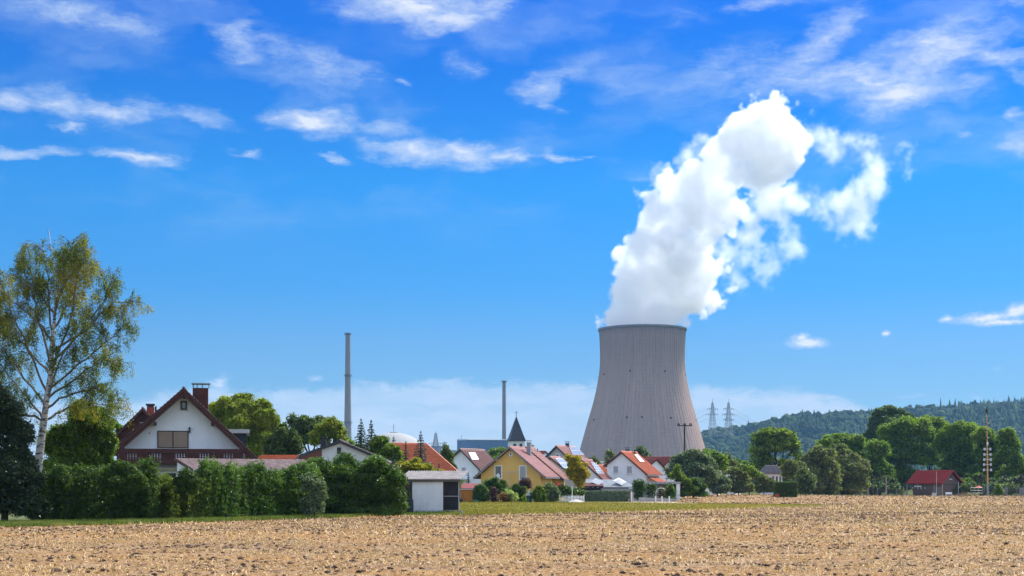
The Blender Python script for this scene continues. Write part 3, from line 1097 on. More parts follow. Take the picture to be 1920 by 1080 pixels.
L_purple = leaf_mat('purple_leaves', (0.035, 0.016, 0.018), (0.085, 0.035, 0.035), None, 0.25, 0.45)
L_rust = leaf_mat('rusty_leaves', (0.12, 0.06, 0.03), (0.22, 0.11, 0.045), None, 0.3, 0.5)
L_pale = leaf_mat('pale_leaves', (0.20, 0.25, 0.09), (0.34, 0.38, 0.17), None, 0.35, 0.5)
L_tree = leaf_mat('field_tree_leaves', (0.05, 0.095, 0.014), (0.135, 0.20, 0.028), (0.17, 0.22, 0.028), 0.42, 0.45, big=0.14)
L_tree2 = leaf_mat('bluish_tree_leaves', (0.04, 0.07, 0.024), (0.10, 0.14, 0.05), None, 0.3, 0.45)
L_oak = leaf_mat('oak_leaves', (0.06, 0.10, 0.012), (0.15, 0.20, 0.02), None, 0.42, 0.45)
L_olive = leaf_mat('olive_leaves', (0.07, 0.09, 0.035), (0.16, 0.18, 0.07), (0.18, 0.17, 0.06), 0.35, 0.5, big=0.14)

# ------------------------------------------------------------------ birch
def birch():
    Y = 88.0
    bx = wx(68, Y)
    t = thing('birch_tree', 'tall leaning birch with white bark and thin yellowing crown above the hedge', 'tree', (bx, Y, 0))
    m = bpy.data.materials.new('birch_bark')
    m.use_nodes = True
    q = NT(m.node_tree)
    b = q.n['Principled BSDF']
    c = q.node('ShaderNodeTexCoord').outputs['Object']
    s = q.v('MULTIPLY', c, (1.4, 1.4, 5.0))
    f = q.noise(s, 1.7, 5, 0.7)
    col = q.mix(q.maprange(f, 0.52, 0.58), (0.46, 0.43, 0.38), (0.045, 0.036, 0.03))
    q.put(b.inputs['Base Color'], col)
    b.inputs['Roughness'].default_value = 0.8
    mtw = mat('birch_twig', (0.16, 0.13, 0.105), 0.9, 0.3, 3)

    def L(px, py, dy=0.0):
        p = W(px, py, Y)
        return Vector((p.x - bx, dy, p.z))
    tp = [(66, 930), (69, 889), (76, 835), (83, 783), (88, 745), (95, 700), (98, 640), (104, 575), (104, 520), (97, 470), (91, 430)]
    tpts = [L(*p) for p in tp]
    tpts[0].z = 0
    tr = [.28, .27, .24, .20, .18, .15, .12, .085, .05, .03, .01]
    MB().tube(tpts, tr, 12).make('trunk', m, t, smooth=True)
    prim = [  # start row, end px path, depth swing, leafiness
        [(83, 783), (50, 745), (18, 705), (-12, 655)], [(88, 742), (60, 655), (30, 580), (14, 520)], [(86, 760), (35, 690), (-5, 640), (-30, 610)],
        [(98, 690), (70, 600), (58, 540), (48, 462)], [(100, 650), (85, 560), (75, 500), (62, 452)],
        [(102, 600), (120, 540), (130, 490), (150, 452)], [(96, 700), (140, 600), (160, 530), (180, 470)], [(98, 680), (150, 615), (182, 560), (196, 508)],
        [(98, 660), (165, 610), (205, 565), (246, 562)], [(92, 730), (150, 680), (195, 640), (238, 604)], [(90, 745), (160, 705), (205, 675), (248, 690)],
        [(87, 765), (140, 735), (180, 730), (226, 752)], [(84, 790), (120, 762), (160, 752), (200, 762)], [(100, 620), (125, 565), (110, 500), (120, 462)],
        [(96, 705), (45, 650), (10, 620), (-20, 560)], [(88, 750), (110, 690), (140, 650), (160, 600)], [(82, 790), (50, 775), (25, 745), (5, 720)],
        [(104, 560), (140, 520), (170, 500), (200, 520)], [(103, 590), (70, 545), (40, 520), (30, 470)], [(100, 640), (60, 590), (20, 560), (-10, 590)]]
    g = random.Random(11)
    LC, YC = [], []
    for i, pp in enumerate(prim):
        dy = g.uniform(-2.6, 2.6)
        P = [L(p[0], p[1], dy * (j / 3) ** 1.0) for j, p in enumerate(pp)]
        # smooth path
        pts = []
        for j in range(3):
            for k in range(4):
                f = k / 4
                a = P[j].lerp(P[j + 1], f)
                a += Vector((g.gauss(0, .05), g.gauss(0, .05), g.gauss(0, .05)))
                pts.append(a)
        pts.append(P[3])
        n = len(pts)
        mb = MB().tube(pts, [.075 * (1 - j / n) + .010 for j in range(n)], 6, cap=False)
        for j in range(3, n):
            for s in range(3):
                d = (pts[j] - pts[j - 1]).normalized()
                side = Vector((g.gauss(0, 1), g.gauss(0, 1), g.gauss(0.2, .8))).normalized()
                dr = (d * .7 + side).normalized()
                ln = g.uniform(.7, 1.9) * (1.2 - .7 * j / n)
                e = pts[j] + dr * ln
                mid = pts[j].lerp(e, .5) + Vector((0, 0, .12 * ln))
                mb.tube([pts[j], mid, e], [.022, .015, .006], 4, cap=False)
                for w in range(3):
                    st = mid.lerp(e, g.random())
                    hang = g.uniform(.35, 1.15)
                    en = st + Vector((g.gauss(0, .22), g.gauss(0, .22), -hang))
                    mb.tube([st, st.lerp(en, .5) + Vector((g.gauss(0, .06), 0, .04)), en], [.008, .006, .004], 3, cap=False)
                    k = int(g.uniform(3, 10) * (1.25 if j < n - 2 else .8))
                    for _ in range(k * 8):
                        f = g.random()
                        q_ = st.lerp(en, f) + Vector((g.gauss(0, .11), g.gauss(0, .11), g.gauss(0, .08)))
                        LC.append(q_)
        mb.make('branch', mtw, t)
    # bare tips at the very top
    mb = MB()
    for a, b_ in (((97, 470), (60, 452)), ((60, 452), (45, 450)), ((97, 470), (75, 448)), ((96, 462), (108, 452)), ((92, 440), (88, 428)), ((14, 520), (10, 508))):
        mb.tube([L(*a), L(*b_)], [.02, .006], 4, cap=False)
    mb.make('bare_twig', mtw, t, kind='stuff')
    C = np.array([tuple(v) for v in LC])
    N = unit(len(C))
    s = 0.085 * (0.7 + 0.6 * rng.random(len(C)))
    link('crown', card_mesh('birch_leaves', cards(C, N, s, s * .7), L_birch), t)


birch()

# ------------------------------------------------------------------ planting on the left
plant('evergreen_tree', 'very dark broad evergreen tree at the far left end of the hedge', 'tree', 8, 84,
      [(0, 780, 45, 60), (-40, 800, 50, 80), (25, 830, 40, 60), (10, 880, 55, 60), (-40, 900, 60, 70), (50, 900, 30, 45), (30, 940, 45, 40), (-30, 950, 50, 35), (70, 945, 28, 35)], L_dark, .11, (.22, 2.5), dens=4.2)
plant('leafy_tree', 'green leafy tree with drooping leaves between the birch and the timber chalet', 'tree', 150, 93,
      [(150, 800, 50, 48), (115, 835, 45, 45), (180, 835, 36, 42), (140, 870, 55, 40), (195, 862, 24, 36), (175, 785, 30, 32), (205, 830, 16, 26)], L_mid, .11, (.16, 2.0), dens=4.0, droop=.12)
H_G = 'garden hedges and shrubs bordering the field'


def hedge_run(label, a, b, base0, base1, top0, top1, m, leaf=.085, bumps=8, dens=4.4, thick=1.6, nm='hedge', cat='hedge', jag=.14, hang=0):
    """free-growing hedge between two columns of the photograph"""
    Y0, Y1 = gy(base0) + 1.0, gy(base1) + 1.0
    root = Vector((wx((a + b) / 2, (Y0 + Y1) / 2), (Y0 + Y1) / 2, 0))
    t = thing(nm, label, cat, root, 0, H_G)
    VV = []
    for i in range(bumps):
        f = (i + .5) / bumps
        px = a + (b - a) * f
        Y = Y0 + (Y1 - Y0) * f
        k = Y / F
        zt = wz((top0 + (top1 - top0) * f) + random.uniform(-9, 8), Y)
        dyy = random.uniform(-.5, .7)
        hw = (b - a) / bumps * k * .95
        for (zc, rz) in ((zt * .74, zt * .28), (zt * .5, zt * .32), (zt * .26, zt * .28), (zt * .1, zt * .16)):
            VV.append((px * 0 + wx(px, Y) - root.x, Y + thick / 2 - root.y + dyy + random.uniform(-.25, .25), zc, hw, thick * .62, rz))
    V = crown_cards(VV, leaf, dens=dens, clump=.2, fill=.10, cmin=.14, lobes=0, out=.3)
    V[:, 2] = np.maximum(V[:, 2], .03)
    link('foliage', card_mesh('hedge_leaves', V, m), t)
    mb = MB()
    for i in range(bumps * 3):
        f = (i + .5) / (bumps * 3)
        px = a + (b - a) * f
        Y = Y0 + (Y1 - Y0) * f + thick / 2
        x = wx(px, Y) - root.x
        h = wz(top0 + (top1 - top0) * f, Y)
        mb.tube([(x, Y - root.y, 0), (x + random.uniform(-.2, .2), Y - root.y + random.uniform(-.2, .2), h * .5), (x + random.uniform(-.4, .4), Y - root.y, h * .85)], [.03, .02, .008], 5, cap=False)
    mb.make('stem', mat('dark_bark', (0.03, 0.025, 0.02), .95), t, kind='stuff')
    return t


hedge_run('tall dark green leafy hedge under the birch in front of the chalet', 58, 285, 982, 979, 887, 868, L_hedge, bumps=13)
hedge_run('lower yellowish green hedge between two taller green hedges', 275, 385, 979, 977, 897, 893, L_priv, bumps=8)
hedge_run('bright green bushy hedge in front of the tiled annex', 372, 590, 977, 971, 872, 880, L_bush, bumps=13)
plant('big_bush', 'big rounded dark green bush beside the white shed', 'bush', 665, 104,
      [(640, 890, 48, 40), (700, 893, 45, 38), (600, 895, 38, 34), (670, 905, 60, 40), (735, 915, 30, 30), (620, 935, 50, 34), (690, 940, 55, 32), (740, 938, 24, 26), (650, 955, 55, 20), (720, 955, 32, 16), (600, 958, 30, 18)],
      L_bush, .10, None, dens=4.4, group=H_G, clump=.3)
plant('elder_shrub', 'bushy green shrub standing above the hedge left of the chalet balcony', 'shrub', 238, 85,
      [(225, 880, 26, 20), (205, 895, 26, 22), (250, 893, 26, 22), (230, 905, 40, 25), (262, 905, 20, 18)], L_hedge, .085, None, group=H_G)
plant('small_shrub', 'small upright green shrub in front of the white annex wall', 'shrub', 350, 88,
      [(348, 890, 14, 12), (338, 902, 17, 14), (360, 903, 17, 14), (350, 915, 24, 14)], L_hedge, .085, None, group=H_G)
plant('spindly_shrub', 'grey green spindly shrub leaning out of the hedge before the big bush', 'shrub', 590, 97,
      [(580, 905, 18, 20), (598, 925, 20, 26), (585, 950, 22, 22)], L_silver, .10, (.04, 1.5), group=H_G, dens=2.4)

plant('weeping_willow', 'large weeping willow with hanging yellow green curtains behind the chalet', 'tree', 470, 140,
      [(455, 765, 45, 34), (420, 775, 34, 32), (495, 775, 34, 30), (455, 800, 60, 40), (515, 808, 28, 34), (408, 800, 22, 30), (480, 828, 60, 26), (500, 845, 40, 24), (430, 830, 40, 30)], L_willow, .17, (.35, 4.0),
      dens=3.6, droop=.7, asp=.32, flat=1.6, clump=.22)
plant('garden_conifer', 'soft green conifer with drooping sprays in front of the willow', 'tree', 535, 128,
      [(535, 815, 22, 26), (520, 835, 32, 22), (552, 836, 22, 22), (530, 850, 42, 14)], leaf_mat('soft_sprays', (0.035, 0.065, 0.02), (0.09, 0.125, 0.035), None, .25), .15, (.15, 3), dens=3.4, droop=.25)
plant('dark_tree', 'dark green open tree between the willow and the tall vent stack', 'tree', 585, 160,
      [(570, 795, 26, 20), (595, 800, 26, 22), (560, 815, 20, 20), (590, 820, 34, 20), (548, 790, 12, 14)], L_tree2, .19, (.25, 5), dens=3.0)
plant('maple_tree', 'yellow green rounded tree against the foot of the tall vent stack', 'tree', 620, 150,
      [(610, 805, 26, 20), (632, 812, 20, 20), (600, 825, 28, 20), (640, 828, 14, 18), (622, 795, 16, 12)], L_willow, .17, (.22, 4.5), dens=3.6)
plant('leafy_tree', 'pale green leafy tree just left of the twin spruces behind the flat gable', 'tree', 725, 150,
      [(712, 835, 22, 16), (735, 845, 22, 16), (720, 855, 30, 14), (745, 858, 14, 14)], L_mid, .16, (.15, 3), dens=3.6)
plant('forsythia_bush', 'yellow green round bush behind the white shed roof', 'bush', 785, 122,
      [(770, 874, 24, 16), (790, 882, 28, 14), (812, 888, 22, 10), (757, 884, 16, 12), (780, 893, 34, 10)], L_yellow if False else leaf_mat('olive_yellow_leaves', (0.15, 0.15, 0.012), (0.28, 0.25, 0.02), (0.10, 0.13, 0.015), .38), .13, (.08, 1.5), dens=3.8)


def conifer(name, label, px, base_py_unused, top_py, half_px, Y, m, levels=34, leaf=.22, group=None, cat='tree', droop=.35, fullness=1.0, bare=0.0):
    k = Y / F
    H = wz(top_py, Y)
    Rm = half_px * k
    t = thing(name, label, cat, (wx(px, Y), Y, 0), 0, group)
    MB().tube([(0, 0, 0), (0, 0, H * .6), (0, 0, H)], [Rm * .09 + .05, Rm * .05 + .03, .015], 8).make('trunk', M_bark, t)
    g = np.random.default_rng(int(px * 7 + top_py))
    C, N = [], []
    for i in range(levels):
        f = (i + .3) / levels
        z = H * (bare + (1 - bare) * f)
        r = Rm * (1 - f) ** .85 * g.uniform(.8, 1.12) + .04
        nb = max(5, int(13 * (1 - f) + 5))
        a0 = g.uniform(0, 6.28)
        for b in range(nb):
            a = a0 + b * 6.283 / nb + g.normal() * .15
            rl = r * g.uniform(.75, 1.12)
            n = max(4, int(rl / leaf * 7 * fullness))
            u = np.sqrt(g.random(n))
            x = u * rl
            side = g.normal(size=n) * .10 * rl * (1.2 - u)
            zz_ = z - droop * x + .25 * droop * x * x / max(rl, .01) + g.normal(size=n) * leaf * .28
            C.append(np.stack([np.cos(a) * x - np.sin(a) * side, np.sin(a) * x + np.cos(a) * side, zz_], -1))
            nn = unit(n, g) * .7 + np.array([0, 0, .8])
            N.append(nn / np.linalg.norm(nn, axis=1, keepdims=True))
    C, N = np.vstack(C), np.vstack(N)
    C[:, 2] = np.maximum(C[:, 2], .05)
    s = leaf * (.6 + .6 * g.random(len(C)))
    link('needles', card_mesh(name + '_needles', cards(C, N, s, s * .45, g), m), t)
    return t


SP = 'dark spruces behind the gardens'
conifer('spruce', 'taller left one of the twin dark spruces beside the vent stack', 677, 0, 784, 40, 150, L_needle, group=SP)
conifer('spruce', 'right one of the twin dark spruces beside the vent stack', 696, 0, 787, 40, 152, L_needle, group=SP)
conifer('spruce', 'small dark spruce tip standing in front of the pale reactor dome', 738, 0, 817, 28, 190, L_needle, 26, group=SP)
conifer('spruce', 'slim dark spruce against the orange roof, left of the blue spruce', 761, 0, 826, 20, 140, L_needle, 26, .17, group=SP)
conifer('spruce', 'low dark spruce in front of the left end of the orange roof', 738, 0, 842, 20, 138, L_needle, 24, .17, group=SP)
conifer('blue_spruce', 'bluish silver spruce with bare tip before the orange roof', 789, 0, 807, 38, 142, L_blue, 30, .18)
conifer('spruce', 'little dark spruce below the right corner of the orange roof', 823, 0, 868, 17, 145, L_needle, 20, .15, group=SP)
conifer('spruce', 'narrow dark spruce in front of the white house with the skylight', 878, 0, 884, 9, 205, L_needle, 14, .18, group=SP)
plant('thuja', 'tall conical green thuja between the orange roof and the white house', 'tree', 843, 175,
      [(835, 848, 8, 16), (838, 862, 14, 18), (843, 878, 17, 18), (846, 893, 18, 14), (852, 905, 13, 14), (833, 880, 12, 20)], L_thuja, .18, None, flat=1.8, asp=.45, clump=.3)

# grass blades along the verge and lawn edge, straw on the stubble
def blades(name, label, X, Y, Z, h, w, m, lean=.5, cat=None):
    n = len(X)
    a = rng.random(n) * 6.283
    ln = np.abs(rng.normal(size=n)) * lean * h
    b = rng.random(n) * 6.283
    base = np.stack([X, Y, Z], -1)
    wv = np.stack([np.cos(a), np.sin(a), np.zeros(n)], -1) * (w / 2)[:, None]
    tip = base + np.stack([np.cos(b) * ln, np.sin(b) * ln, h], -1)
    V = np.stack([base - wv, base + wv, tip], 1).reshape(-1, 3)
    me = np_mesh(name, V, None, np.arange(3 * n).reshape(n, 3), mats=[m])
    o = link(name, me)
    return tag(o, label, cat or 'grass', kind='stuff')


M_blade = leaf_mat('grass_blades', (0.05, 0.08, 0.012), (0.10, 0.13, 0.025), (0.20, 0.18, 0.06), .3, .6)
n = 70000
px = rng.uniform(-60, 865, n)
py = np.interp(px, [p[0] for p in border], [p[1] for p in border])
Yb_ = EYE * F / (py - HOR)
Yv = Yb_ + rng.random(n) ** 1.3 * 9 - 0.5
blades('verge_grass', 'rough green grass growing along the foot of the hedges', (px - 960) * Yv / F, Yv, np.full(n, .01), .10 + .22 * rng.random(n), np.full(n, .03), M_blade)
nb_ = 2500
xs_ = wx(rng.uniform(745, 866, nb_), 109)
blades('weeds', 'taller weeds and dry grass at the foot of the white shed', xs_, 109.0 + rng.normal(0, .35, nb_) + (xs_ - wx(773, 110)) * -.12, np.full(nb_, .01), .12 + .35 * rng.random(nb_) ** 2, np.full(nb_, .035), M_blade)
n = 60000
Yv = rng.uniform(106, 205, n)
xl, xr = wx(862, 1) * Yv, np.interp(Yv, [106, 130, 150, 163, 175, 190, 205], [wx(870, 106), wx(1285, 130), wx(1500, 150), wx(1590, 163), wx(1480, 175), wx(1250, 190), wx(1110, 205)])
Xv = xl + (xr - xl) * rng.random(n)
blades('lawn_grass', 'short dry green and yellow grass on the strip before the village gardens', Xv, Yv, np.full(n, .005), .04 + .10 * rng.random(n) ** 2, .04 + .04 * rng.random(n),
       leaf_mat('lawn_blades', (0.08, 0.11, 0.008), (0.25, 0.20, 0.035), (0.27, 0.18, 0.035), .2, .7, big=.09))

M_straw = leaf_mat('straw', (0.13, 0.075, 0.036), (0.52, 0.36, 0.20), (0.32, 0.17, 0.06), .12, .6, big=.25)


fky = [k[0] for k in far_k]
fkx = [k[1] for k in far_k]


def any_left(Y):
    return np.where(Y < 75.5, -Y * .38, np.where(Y < 163, left_edge(Y), np.interp(Y, fky, fkx)))


def any_height(X, Y):
    return np.where(Y < 163, field_height(X, Y), far_height(X, Y))


def straw(n, ya, yb, s):
    u = rng.random(n)
    Yv = np.sqrt(ya * ya + u * (yb * yb - ya * ya))
    xl = np.maximum(any_left(Yv), -Yv * .38)
    Xv = xl + (Yv * .38 - xl) * rng.random(n)
    keep = rng.random(n) < np.clip(1.75 - 2.0 * fbm(Xv * 1.1 + 50, Yv * 1.1, 4) - 1.3 * fbm(Xv * .09 + 7, Yv * .28, 3), .08, 1)
    Xv, Yv = Xv[keep], Yv[keep]
    n = len(Xv)
    Zv = any_height(Xv, Yv)
    L = s * (.5 + rng.random(n))
    a = rng.random(n) * 6.283
    e = rng.random(n) ** 2.2 * 1.1
    d = np.stack([np.cos(a) * np.cos(e), np.sin(a) * np.cos(e), np.sin(e)], -1) * L[:, None]
    c = np.stack([Xv, Yv, Zv + .012], -1)
    w = np.stack([-np.sin(a), np.cos(a), rng.random(n) * .6], -1) * (L * .10)[:, None]
    V = np.stack([c - w, c + w, c + d + w * .4, c + d - w * .4], 1).reshape(-1, 3)
    return V


V = np.vstack([straw(270000, 30, 62, .085), straw(150000, 62, 105, .15), straw(80000, 105, 163, .20), straw(80000, 163, 331, .28)])
o = link('straw', card_mesh('straw', V, M_straw))
tag(o, 'pale and golden cut straw strewn over the harvested field', 'straw', kind='stuff')


def clods(n, ya, yb, smax):
    u = rng.random(n)
    Yv = np.sqrt(ya * ya + u * (yb * yb - ya * ya))
    xl = np.maximum(any_left(Yv), -Yv * .38)
    Xv = xl + (Yv * .38 - xl) * rng.random(n)
    dn = .62 * fbm(Xv * .55 + 50, Yv * 1.1, 4) + .42 * fbm(Xv * .09 + 7, Yv * .28, 3)
    keep = rng.random(n) < np.clip((dn - .40) * 6, .10, 1)
    Xv, Yv = Xv[keep], Yv[keep]
    n = len(Xv)
    ico = np.array([(0, 0, 1), (.9, 0, .2), (.28, .85, .25), (-.72, .53, .2), (-.72, -.53, .25), (.28, -.85, .2), (0, 0, -.6)])
    T = np.array([(0, 1, 2), (0, 2, 3), (0, 3, 4), (0, 4, 5), (0, 5, 1), (6, 2, 1), (6, 3, 2), (6, 4, 3), (6, 5, 4), (6, 1, 5)])
    s = smax * (.20 + 1.25 * rng.random(n) ** 4)
    P = ico[None] * (1 + .34 * np.clip(rng.normal(size=(n, 7, 1)), -2, 1.6)) * s[:, None, None] * np.array([1.2, 1, .55])
    a = rng.random(n) * 6.283
    ca, sa = np.cos(a)[:, None], np.sin(a)[:, None]
    P = np.stack([P[..., 0] * ca - P[..., 1] * sa, P[..., 0] * sa + P[..., 1] * ca, P[..., 2]], -1)
    P += np.stack([Xv, Yv, any_height(Xv, Yv) + s * .1], -1)[:, None, :]
    TT = (T[None] + (np.arange(n) * 7)[:, None, None]).reshape(-1, 3)
    return P.reshape(-1, 3), TT


A1, TA1 = clods(150000, 28, 163, .06)
A2, TA2 = clods(26000, 28, 120, .085)
A, TA = np.vstack([A1, A2]), np.vstack([TA1, TA2 + len(A1)])
B, TB = clods(16000, 163, 331, .15)
A, TA = np.vstack([A, B]), np.vstack([TA, TB + len(A)])
o = link('soil_clods', np_mesh('soil_clods', A, None, TA, mats=[mat('turned_soil', (0.085, 0.052, 0.04), 1, .35, 4, .6, 20)]))
tag(o, 'small dark brown clods of turned soil between the straw', 'soil', kind='stuff')

# ------------------------------------------------------------------ houses
def tile_sheet(a, b, c, d, course=.36, wave=.30, step=.055, amp=.022, ns=3):
    """tiled slope: a-b is the eave (left to right seen from outside), d-c the ridge"""
    a, b, c, d = (np.array(v, float) for v in (a, b, c, d))
    up = d - a
    L = np.linalg.norm(up)
    nrm = np.cross(b - a, up)
    nrm /= np.linalg.norm(nrm)
    nr = max(2, int(round(L / course)))
    wd = max(np.linalg.norm(b - a), np.linalg.norm(c - d))
    nc = max(4, int(round(wd / wave)) * ns)
    u = np.arange(nc + 1) / nc
    ph = np.abs(np.sin(np.arange(nc + 1) * math.pi / ns)) * amp
    rows = []
    for r in range(nr):
        for (f, h) in ((r / nr, step), ((r + 1.02) / nr, 0.0)):
            f = min(f, 1.0)
            A = a + (d - a) * f
            B = b + (c - b) * f
            rows.append(A + (B - A) * u[:, None] + nrm * (h + ph)[:, None])
    R_ = len(rows)
    V = np.array(rows).reshape(-1, 3)
    i = (np.arange(R_ - 1)[:, None] * (nc + 1) + np.arange(nc)[None, :]).ravel()
    Q = np.stack([i, i + 1, i + nc + 2, i + nc + 1], -1)
    e = np.arange(nc)
    # front lip down to the slab
    k = len(V)
    lip = rows[0] - nrm * (step + .03)
    V = np.vstack([V, lip])
    Q = np.vstack([Q, np.stack([k + e, k + e + 1, e + 1, e], -1)])
    return V, Q


def roof_mat(name, c1, c2, rough=.5, dirt=None, spec=.35):
    if name in MATS:
        return MATS[name]
    m = bpy.data.materials.new(name)
    m.use_nodes = True
    t = NT(m.node_tree)
    b = t.n['Principled BSDF']
    c = t.node('ShaderNodeTexCoord').outputs['Object']
    wn = t.node('ShaderNodeTexWhiteNoise', noise_dimensions='3D')
    t.put(wn.inputs[0], t.v('FLOOR', t.v('MULTIPLY', c, (3.3, 3.3, 4.0))))
    col = t.mix(wn.outputs[0], c1, c2)
    col = t.mix(t.maprange(t.noise(c, .7, 5, .65), .45, .75, 0, .5), col, dirt or tuple(x * .6 for x in c1))
    t.put(b.inputs['Base Color'], col)
    b.inputs['Roughness'].default_value = rough
    b.inputs['Specular IOR Level'].default_value = spec
    MATS[name] = m
    return m


R_pink = roof_mat('dusky_red_tiles', (0.40, 0.17, 0.14), (0.52, 0.25, 0.21), .36)
R_orange = roof_mat('orange_red_tiles', (0.48, 0.10, 0.035), (0.60, 0.155, 0.06), .55)
R_brown = roof_mat('brown_red_tiles', (0.26, 0.12, 0.105), (0.36, 0.19, 0.165), .4)
R_grey = roof_mat('grey_violet_tiles', (0.17, 0.14, 0.14), (0.25, 0.205, 0.205), .4)
R_old = roof_mat('old_dark_tiles', (0.055, 0.045, 0.042), (0.10, 0.08, 0.07), .7)
R_red = roof_mat('deep_red_roofing', (0.115, 0.006, 0.008), (0.15, 0.008, 0.010), .9, spec=.08)
M_solar = mat('solar_glass', (0.16, 0.20, 0.27), 0.22, 0.1, .4, spec=.9)
M_alu = mat('aluminium', (0.62, 0.64, 0.66), 0.35, .05, 2, metal=.6)
M_zinc = mat('zinc_sheet', (0.26, 0.28, 0.30), .6, .15, 1.0, metal=.1)
M_shut = mat('grey_roller_shutter', (0.36, 0.36, 0.38), .6, .05, 2)
M_beige = mat('beige_roller_shutter', (0.33, 0.24, 0.17), .6, .06, 2)
M_ochre = mat('ochre_plaster', (0.74, 0.45, 0.13), .9, .06, .7, .2, 14)
M_fascia = mat('pale_fascia', (0.50, 0.49, 0.47), .6, .08, 3)
M_brick = mat('red_brick', (0.30, 0.07, 0.045), .85, .3, 9, .4, 20)


def ray_plane(px, py, p0, n):
    d = Vector(((px - 960.0) / F, 1.0, (HOR - py) / F))
    o = Vector((0, 0, EYE))
    s = (p0 - o).dot(n) / d.dot(n)
    return o + d * s


